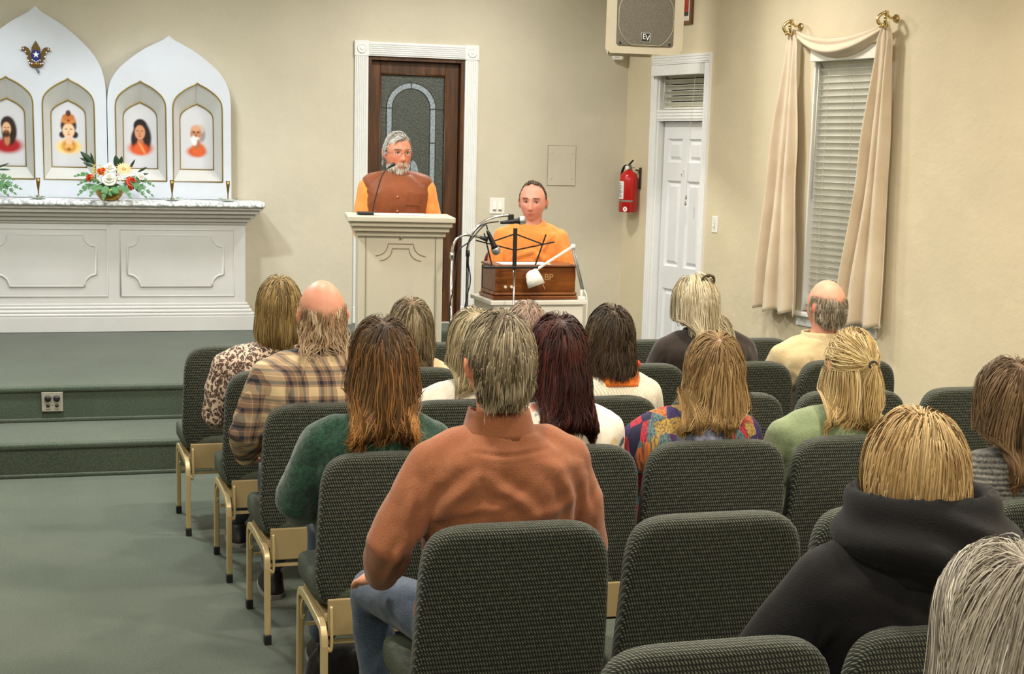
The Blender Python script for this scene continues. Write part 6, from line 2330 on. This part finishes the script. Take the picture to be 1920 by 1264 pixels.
for s in (-1, 1):
    MB().ellipsoid((ps_['hx'] + s * .105, -.07, .968), (.016, .016, .016), nu=14, nv=10).build('red_earring', plain('red bead', (212, 60, 36), .35), ps_['root'], True)

# second row, woman with clip in brown jacket
cx_, cy_, _ = CHP(1, 4)
M_BRJ = m_cloth('dark brown wool jacket', (30, 22, 17), (46, 35, 27))
pc = build_person('clip', 'woman with long grey-blond hair held by a claw clip in a dark brown jacket', (cx_ - .12, cy_, 0), 1.243, S=.955, sw=.185, bw=1.1, bd=1.05, hx=2.812 - cx_ + .12, hy=-.045, yaw=.42, tx=0.0, top=M_BRJ, topname='jacket', infl=.022, sleeve=.022, bottom=M_DKPANT, seed=23, wr=.003, skin=(222, 178, 152),
                  scalp=(m_full, (170, 156, 126)), hair=[dict(n=2700, length=lambda u: .24 + .08 * np.clip(u[:, 2], 0, 1), layer=.017, grav=.40, wave=.004, freq=30, clump=.42, nclump=60, seg=14, width=.0013, crown=(0, .25, .97), cols=[((196, 182, 148), 4), ((222, 212, 184), 3), ((156, 140, 108), 2)], lenvar=.12, out=.03)])
ring_collar(pc, M_BRJ, 'jacket_collar', 0.927, 0.994, .125, .11, .092, .085, -.055, -.048, .012)
cl_ = pc['hc'] + pc['R'] @ np.array([.0, -.062, .112])
b = MB()
for s in (-1, 1):
    b.tube(smooth_path([cl_ + np.array([s * .004, -.012, .018]), cl_ + np.array([s * .024, -.014, .010]), cl_ + np.array([s * .028, -.014, -.012]), cl_ + np.array([s * .014, -.012, -.024])], 6), .006, 8)
    for k in range(3):
        b.tube([cl_ + np.array([s * .026, -.012, .004 - .01 * k]), cl_ + np.array([s * .01, .004, -.004 - .01 * k])], .003, 6)
b.ellipsoid(cl_ + np.array([0, -.012, .016]), (.012, .008, .010), nu=10, nv=8)
b.build('claw_clip', plain('tortoise clip', (74, 62, 46), .3), pc['root'], True)


def glasses(info, mat, temples_only=False, r_=.0016, hw=.022):
    hc, R = info['hc'], info['R']
    W = lambda x, y, z: hc + R @ (np.array([x, y, z]) * info['hs'])
    b = MB()
    for s in (-1, 1):
        ring = [W(s * .032 + hw * math.cos(a), .098 - .05 * abs(.032 + hw * math.cos(a) * s) ** 1.0 * .3, .006 + .016 * math.sin(a)) for a in [2 * math.pi * i / 24 for i in range(25)]]
        b.tube(ring, r_, 6)
        b.tube([W(s * (.032 + hw), .092, .010), W(s * .077, .06, .012), W(s * .085, .0, .014), W(s * .085, -.02, .0)], r_, 6)
    b.tube(smooth_path([W(-.010, .098, .008), W(0, .103, .012), W(.010, .098, .008)], 5), r_, 6)
    o = b.build('glasses', mat, info['root'], True)
    return o


glasses(pc, plain('dark glasses frame', (52, 30, 30), .3), r_=.0022)

# fourth row, woman in patchwork jacket
cx_, cy_, _ = CHP(3, 2)
pj = build_person('patch', 'woman with long straight light brown hair in a colourful patchwork jacket and scarf', (cx_, cy_, 0), 1.195, S=.915, sw=.178, bw=1.1, hx=2.125 - cx_, hy=-.05, tx=-.02, top=m_patch(), topname='jacket', infl=.022, sleeve=.024, bottom=M_DKPANT, seed=25, wr=.004, skin=(214, 168, 140),
                  scalp=(m_full, (130, 102, 66)), hair=[dict(n=3000, length=lambda u: .31 + .05 * np.clip(u[:, 2], 0, 1), layer=.018, grav=.36, wave=.005, freq=34, clump=.42, nclump=100, seg=16, width=.0013, part=.0, cols=[((140, 110, 68), 4), ((176, 146, 98), 3), ((100, 76, 46), 3)], tip=(196, 160, 104), tipmix=.5, lenvar=.12, out=.22)])
M_SCARF2 = m_cloth('navy grey print scarf', (28, 34, 56), (112, 116, 130), 34, big=.2)
ring_collar(pj, M_SCARF2, 'draped_scarf', 0.817, 0.927, .175, .155, .115, .10, -.055, -.045, .016, wob=.008, cx=-.02, e=2.0)

# second row, bald man in beige
cx_, cy_, _ = CHP(1, 5)
M_BEIGEJ = m_cloth('beige cotton jacket', (176, 158, 120), (200, 182, 142))
m_fr2 = lambda u: (u[:, 2] < .30 + .15 * np.abs(u[:, 0])) & (u[:, 2] > -.55) & (u[:, 1] < .2) & ~((u[:, 1] > -.1) & (u[:, 2] < -.1))
pb = build_person('beige', 'balding man with short grey fringe in a beige jacket by the window', (cx_ - .05, cy_, 0), 1.225, S=.925, sw=.185, bw=1.12, bd=1.05, hx=3.462 - cx_ + .05, hy=-.05, yaw=.22, nr=.060, hs=1.03, tx=-.01, top=M_BEIGEJ, topname='jacket', infl=.020, sleeve=.022, bottom=M_DKPANT, seed=27, wr=.005, skin=(206, 148, 124),
                  scalp=(m_fr2, (120, 110, 92), .7), shell=None, paint=[(lambda q: .5 * (q[:, 2] > .05), (214, 158, 132))],
                  hair=[dict(n=1100, mask=m_fr2, length=.032, layer=.006, grav=.35, clump=.4, nclump=90, seg=6, width=.0013, crown=(0, 0, 1), cols=[((150, 140, 120), 3), ((100, 90, 72), 3), ((186, 178, 160), 2)], lenvar=.2)])
ring_collar(pb, M_BEIGEJ, 'jacket_collar', 0.917, 0.977, .108, .095, .088, .082, -.052, -.046, .009)

# fourth row, ponytail
cx_, cy_, _ = CHP(3, 3)
m_up = lambda u: m_full(u) & (u[:, 2] > .02)
m_low = lambda u: m_full(u) & (u[:, 2] < .12)
BL = [((188, 160, 104), 3), ((222, 202, 150), 3), ((146, 116, 68), 3)]
pn = build_person('pony', 'woman with blond half-up ponytail in a sage green shirt', (cx_, cy_, 0), 1.207, S=.905, sw=.172, bw=1.1, hx=2.632 - cx_, hy=-.045, yaw=-.12, tx=-.02, top=m_cloth('sage green shirt', (98, 112, 80), (134, 148, 110), big=.6), infl=.018, sleeve=.022, bottom=M_DKPANT, seed=29, wr=.006, skin=(218, 170, 140),
                  scalp=(m_full, (140, 112, 68)),
                  hair=[dict(n=1000, mask=m_up, length=lambda u: .05 + .14 * (u[:, 1] + 1) / 1.5 + .02, target=(.028, -.108, .018), layer=.012, clump=.5, nclump=60, seg=12, width=.0012, cols=BL, lenvar=.05, grav=.2),
                        dict(n=900, mask=m_low, length=.30, layer=.018, grav=.40, wave=.006, freq=34, clump=.42, nclump=60, seg=14, width=.0013, crown=(0, .3, .95), cols=BL[::-1], tip=(196, 150, 86), tipmix=.6, lenvar=.12, out=.05),
                        dict(n=420, root_at=(.030, -.120, .016), root_r=.010, dir0=(.15, -.7, -.1), length=.21, layer=.03, grav=.42, wave=.005, freq=30, clump=.5, nclump=20, seg=12, width=.0012, cols=BL, tip=(196, 156, 92), tipmix=.4, lenvar=.15, out=.04)])
tp = pn['hc'] + pn['R'] @ np.array([.029, -.117, .017])
pts = [tp + pn['R'] @ np.array([.013 * math.cos(a), .004 * math.sin(a), .014 * math.sin(a)]) for a in [2 * math.pi * i / 16 for i in range(17)]]
MB().tube(pts, .0035, 8).build('hair_tie', M_BLACK, pn['root'], True)

# fifth row, woman at the right edge
cx_, cy_, _ = CHP(4, 3)
build_person('edge', 'woman with long brown hair in a grey ribbed knit at the right edge', (cx_ - .06, cy_, 0), 1.232, S=.94, sw=.170, bw=1.08, hx=2.608 - cx_ + .06, hy=-.05, top=m_rib('grey rib knit', (52, 52, 50), (120, 118, 110), .014, True), topname='sweater', infl=.020, sleeve=.022, bottom=M_DKPANT, seed=31, wr=.003, skin=(214, 168, 140),
             scalp=(m_full, (84, 66, 46)), hair=[dict(n=2600, length=lambda u: .30 + .06 * np.clip(u[:, 2], 0, 1), layer=.018, grav=.42, wave=.006, freq=32, clump=.42, nclump=70, seg=15, width=.0012, part=.1, cols=[((100, 78, 54), 4), ((136, 110, 78), 3), ((68, 52, 36), 2)], tip=(150, 116, 78), tipmix=.5, lenvar=.12)])

# sixth row, woman in black hoodie
cx_, cy_, _ = CHP(5, 1)
M_HOODIE = m_cloth('black hoodie fleece', (6, 6, 7), (16, 15, 17), 260, sheen=.05)
ph_ = build_person('hoodie', 'woman with short blond hair in a black hooded sweatshirt', (cx_, cy_, 0), 1.273, S=.985, sw=.195, bw=1.18, bd=1.12, hx=1.712 - cx_, hy=-.045, yaw=.18, tx=-.01, nr=.056, hs=1.05, arms=dict(L=dict(el=(-.33, -.0, .72), wr=(-.22, .2, .62)), R=dict(el=(.30, .0, .70))), top=M_HOODIE, topname='sweatshirt', infl=.028, sleeve=.034, bottom=M_DKPANT, seed=33, wr=.005, skin=(224, 178, 150),
                   scalp=(m_full, (160, 128, 76)), hair=[dict(n=3800, length=lambda u: .10 + .10 * np.clip(u[:, 2] + .25, 0, 1), layer=.018, grav=.40, wave=.003, freq=40, clump=.55, nclump=130, seg=13, width=.0013, crown=(.05, -.1, .99), cols=[((178, 146, 96), 4), ((204, 176, 126), 3), ((150, 118, 74), 2)], tipin=.55, lenvar=.08, caps=())])
g = MB()
g.loft([(0, -.06, .90, .10, .09), (0, -.075, .94, .155, .14), (0, -.08, .985, .185, .165), (-.005, -.075, 1.03, .188, .165), (-.005, -.06, 1.075, .170, .148), (-.005, -.052, 1.105, .158, .136), (-.005, -.05, 1.118, .145, .124), (-.005, -.048, 1.10, .128, .108), (0, -.045, 1.03, .11, .09)], 40, 2.1)
me = remesh(g, .009, 4)
V = verts(me).astype(float)
N = normals(me)
d_ = .010 * np.sin(V[:, 2] * 60 + 9 * V[:, 0] + 2.0 * np.sin(V[:, 0] * 14)) * np.clip((1.10 - V[:, 2]) / .04, 0, 1)
set_verts(me, V + N * d_[:, None])
obj('hood', me, M_HOODIE, ph_['root'], True)

# nearest row, grey-haired woman
cx_, cy_, _ = CHP(6, 0)
build_person('grey', 'woman with straight silver-grey hair in the bottom right corner, closest to the viewer', (cx_, cy_, 0), 1.263, S=.945, sw=.165, hx=1.268 - cx_, hy=-.05, top=m_cloth('grey cardigan', (96, 96, 98), (130, 130, 130)), topname='cardigan', infl=.018, bottom=M_DKPANT, seed=35, wr=.003, skin=(222, 180, 156),
             scalp=(m_full, (150, 142, 128)), hair=[dict(n=5600, length=lambda u: .24 + .08 * np.clip(u[:, 2], 0, 1), layer=.018, grav=.38, wave=.003, freq=30, clump=.55, nclump=140, seg=14, width=.0009, part=.05, cols=[((176, 168, 152), 4), ((206, 200, 188), 3), ((132, 124, 108), 3)], lenvar=.1, out=.06)])
# ------------------------------------------------------------------ the two men on the stage
def face_parts(info, brow, beard=None, gaze=0.0):
    hc, R, hs, root = info['hc'], info['R'], info['hs'], info['root']
    W = lambda x, y, z: hc + R @ (np.array([x, y, z]) * hs)
    Rm = Matrix(R)
    for s in (-1, 1):
        e = MB().ellipsoid(W(s * .031, .0705, .009), (.0125 * hs, .0125 * hs, .0105 * hs), Rm, 16, 12).build('eye', M_EYEW, root, True)
        MB().ellipsoid(W(s * .031 + gaze, .0805, .0085), (.0055 * hs, .0035 * hs, .0055 * hs), Rm, 12, 8).build('iris', M_IRIS, e, True)
        lid = MB().tube(smooth_path([W(s * .031 - .014, .0765, .010), W(s * .031, .085, .0165), W(s * .031 + .014, .0755, .010)], 6), [.0022, .0028, .003, .003, .003, .003, .003, .003, .003, .003, .003, .0028, .0022], 6)
        lid.build('eyelid', plain('eyelid skin', (140, 88, 72), .6), root, True)
    grow_b = []
    for s in (-1, 1):
        rts = np.array([W(s * (.014 + .034 * f), .0955 - .020 * f * f, .0345 + .003 * math.sin(math.pi * f) - .004 * f) for f in np.linspace(0, 1, 60)])
        grow_b.append(grow(60, 5 + s, hc, R, None, .010, layer=.004, grav=.0, clump=0, seg=3, width=.0016, roots=rts, dir0=R @ np.array([s * .9, .2, .0]), cols=brow, caps=()))
    obj('eyebrows', hair_mesh(grow_b), M_HAIR, root, True)


M_KURTA = m_cloth('orange cotton kurta', (224, 132, 58), (238, 152, 80), 260, big=.5)
M_VEST = m_cloth('rust brown silk vest', (112, 55, 24), (138, 72, 33), 160, .55, .15, .6)
GREY1 = [((196, 192, 186), 4), ((160, 152, 142), 3), ((222, 218, 212), 2)]
sk1 = (206, 136, 108)
m_g1 = lambda u: (u[:, 2] > -.35) & ~((u[:, 1] > .30) & (u[:, 2] < .66)) & ~((u[:, 1] > -.02) & (u[:, 2] < .02))
q1 = build_person('speaker', 'grey-bearded man with glasses in an orange tunic and rust vest standing behind the lectern', (2.118, 9.30, S1 + .001), 1.852 - S1, S=1.355, rotz=math.pi - math.radians(11), sw=.168, bw=1.0, bd=1.0, lean=.01, hx=.0, hy=.035, yaw=.34, pitch=-.04, nr=.060, hs=1.02, stand=True, z0=.80,
                  arms=dict(L=dict(el=(-.222, .03, 1.08), wr=(-.15, .18, .95), hd=(.2, .6, -.8), thumb=1), R=dict(el=(.210, .03, 1.08), wr=(.15, .18, .95), hd=(-.2, .6, -.8), thumb=-1)), skin=sk1,
                  top=M_KURTA, topname='tunic', infl=.014, sleeve=.024, cuff=.95, bottom=M_DKPANT, group='men in orange on the stage', seed=41, wr=.003, crease_h=.003, bodyvox=.0055, scalp=(m_g1, (150, 140, 130)), jaw=.8,
                  hair=[dict(n=1500, mask=m_g1, length=lambda u: .03 + .05 * np.clip(u[:, 2], 0, 1), layer=.010, grav=.2, clump=.5, nclump=90, seg=9, width=.0014, part=-.55, cols=GREY1, lenvar=.12, caps=())])
face_parts(q1, [((176, 166, 156), 1)])
m_bd = lambda u: (u[:, 1] > .30) & (u[:, 2] < -.42) & ((np.abs(u[:, 0]) > .17) | (u[:, 2] < -.66) | ((u[:, 2] > -.50) & (u[:, 2] < -.43)))


def beard(info, cols, n=2200, ln=.020):
    rg = np.random.default_rng(77)
    hv, _ = head_points()
    x, y, z = hv.T
    sel = (y > .0) & (((z < -.078) | ((np.abs(x) > .024) & (z < -.058))) | ((z > -.056) & (z < -.044) & (np.abs(x) < .027) & (y > .05)))
    pts = hv[sel]
    pts = pts[rg.integers(0, len(pts), n)] + rg.normal(size=(n, 3)) * .0025
    W = info['hc'] + (pts * info['hs']) @ info['R'].T
    d0 = nrm(np.stack([pts[:, 0] * 3, np.full(n, .12), np.full(n, -.25)], 1)) @ info['R'].T
    G = grow(n, 79, info['hc'], info['R'], None, ln, layer=.0, grav=.45, clump=.4, nclump=60, seg=5, width=.0013, roots=W, dir0=d0, cols=cols, caps=(), lenvar=.25)
    obj('beard', hair_mesh([G]), M_HAIR, info['root'], True)


beard(q1, [((222, 214, 204), 4), ((190, 174, 158), 3), ((160, 128, 104), 1)])
gl = glasses(q1, plain('thin gold glasses frame', (150, 120, 84), .25, .7), r_=.0011)
# vest over the tunic
P = q1['P']
g = MB()
g.loft(torso_rings(P, .030))
for sg in (-1, 1):
    g.capsule([(sg * .03, P['lean'], P['S'] + .026), (sg * P['sw'] * .6, P['lean'], P['S'] + .004), (sg * P['sw'] * .88, P['lean'], P['S'] - .012)], [.038 + .022, .044 + .030, .046 + .030], 14)
me = remesh(g, .009, 4)
wrinkle(me, .004, 51)
vst = obj('vest', me, M_VEST, q1['root'], True)
ring_collar(q1, M_VEST, 'vest_collar', 1.385, 1.428, .100, .090, .076, .074, .012, .016, .007, vee=.016)
for k in range(4):
    zz = 1.28 - .085 * k
    MB().ellipsoid((0, .142 + (.008 if k < 1 else .012), zz), (.0055, .004, .0055), nu=10, nv=8).build('vest_button', plain('vest button', (206, 150, 96), .4), vst, True)
MB().bar((-.14, .1415, 1.235), (-.055, .155, 1.235), .004, .006).build('pocket_edge', M_VEST, vst)

sk2 = (224, 160, 140)
m_g2 = lambda u: (u[:, 2] > -.12 - .3 * np.clip(-u[:, 1], 0, 1)) & ~((u[:, 1] > .10) & (u[:, 2] < .95 - .22 * np.abs(u[:, 0]))) & ~((u[:, 1] > -.02) & (u[:, 2] < .12))
BR2 = [((96, 76, 54), 4), ((70, 54, 38), 3), ((124, 102, 76), 1)]
q2 = build_person('player', 'man with receding brown hair in an orange tunic seated behind the harmonium', (2.995, 9.33, S1 + .001), 1.576 - S1, S=1.065, rotz=math.pi - math.radians(14), sw=.172, bw=1.06, bd=1.0, lean=.02, hx=.0, hy=.06, yaw=-.22, pitch=-.10, nr=.060, hs=1.03,
                  arms=dict(L=dict(el=(-.225, .05, .79), wr=(-.16, .27, .84), hd=(.2, 1, 0), thumb=1), R=dict(el=(.225, .05, .79), wr=(.16, .27, .84), hd=(-.2, 1, 0), thumb=-1)), skin=sk2,
                  legs=dict(L=dict(kn=(-.13, .20, .53), an=(-.16, .02, .10)), R=dict(kn=(.13, .20, .53), an=(.16, .02, .10))),
                  top=M_KURTA, topname='tunic', infl=.016, sleeve=.026, cuff=.9, bottom=M_DKPANT, group='men in orange on the stage', seed=43, wr=.006, crease_h=.007, bodyvox=.0055, scalp=(m_g2, (96, 78, 58)), jaw=.9,
                  hair=[dict(n=1300, mask=m_g2, length=.024, layer=.007, grav=.25, clump=.5, nclump=90, seg=6, width=.0016, crown=(0, -.1, 1), cols=BR2, lenvar=.15, caps=())])
face_parts(q2, [((110, 84, 62), 1)], gaze=-.002)
ring_collar(q2, M_KURTA, 'tunic_collar', 1.092, 1.140, .098, .090, .078, .075, .022, .026, .006, vee=.05)
for k in range(3):
    MB().ellipsoid((0, .155, .99 - .07 * k), (.0055, .004, .0055), nu=10, nv=8).build('tunic_button', plain('tunic button', (206, 120, 60), .4), q2['root'], True)

# dark red chair behind the seated man
rc = thing('red_chair', 'dark red upholstered chair behind the harmonium player', 'chair', (2.99, 9.42, S1 + .001), math.pi - math.radians(8))
M_RCH = m_cloth('dark red upholstery', (84, 26, 20), (120, 44, 34))
vs, fs = cushion(.245, .21, .07, 5.0, .02)
b = MB().add([(x, y - .19 - .10 * z, z + .74) for x, y, z in vs], fs)
b.build('backrest', M_RCH, rc, True)
vs, fs = cushion(.235, .225, .08, 6.0)
b = MB().add([(x, z + .02, y + .41) for x, y, z in vs], [tuple(reversed(q)) for q in fs])
b.build('seat', M_RCH, rc, True)
for s in (-1, 1):
    for y in (-.19, .20):
        MB().tube([(s * .21, y * 1.05, .001), (s * .20, y, .38)], .012, 10).build('leg', plain('dark metal leg', (48, 44, 40), .4, .6), rc, True)
    MB().tube([(s * .2, -.19, .37), (s * .19, -.20, .56)], .012, 10).build('back_post', plain('dark metal leg', (48, 44, 40), .4, .6), rc, True)

# bag under the rust-shirted man's chair
bg = thing('handbag', 'black handbag with looped strap on the carpet under the aisle chairs', 'bag', (.94, 4.90, .001), .3)
MB().loft([(0, 0, 0, .10, .06), (0, 0, .03, .12, .07), (0, 0, .09, .11, .055), (0, 0, .12, .09, .03)], 28, 2.6).build('bag_body', m_cloth('black bag leather', (16, 15, 16), (34, 32, 32), 60, .5), bg, True)
MB().tube(smooth_path([(-.08, 0, .11), (-.07, -.02, .17), (.0, -.03, .21), (.06, -.02, .16), (.08, 0, .11)], 8), .006, 8).build('strap', plain('bag strap', (22, 20, 20), .5), bg, True)
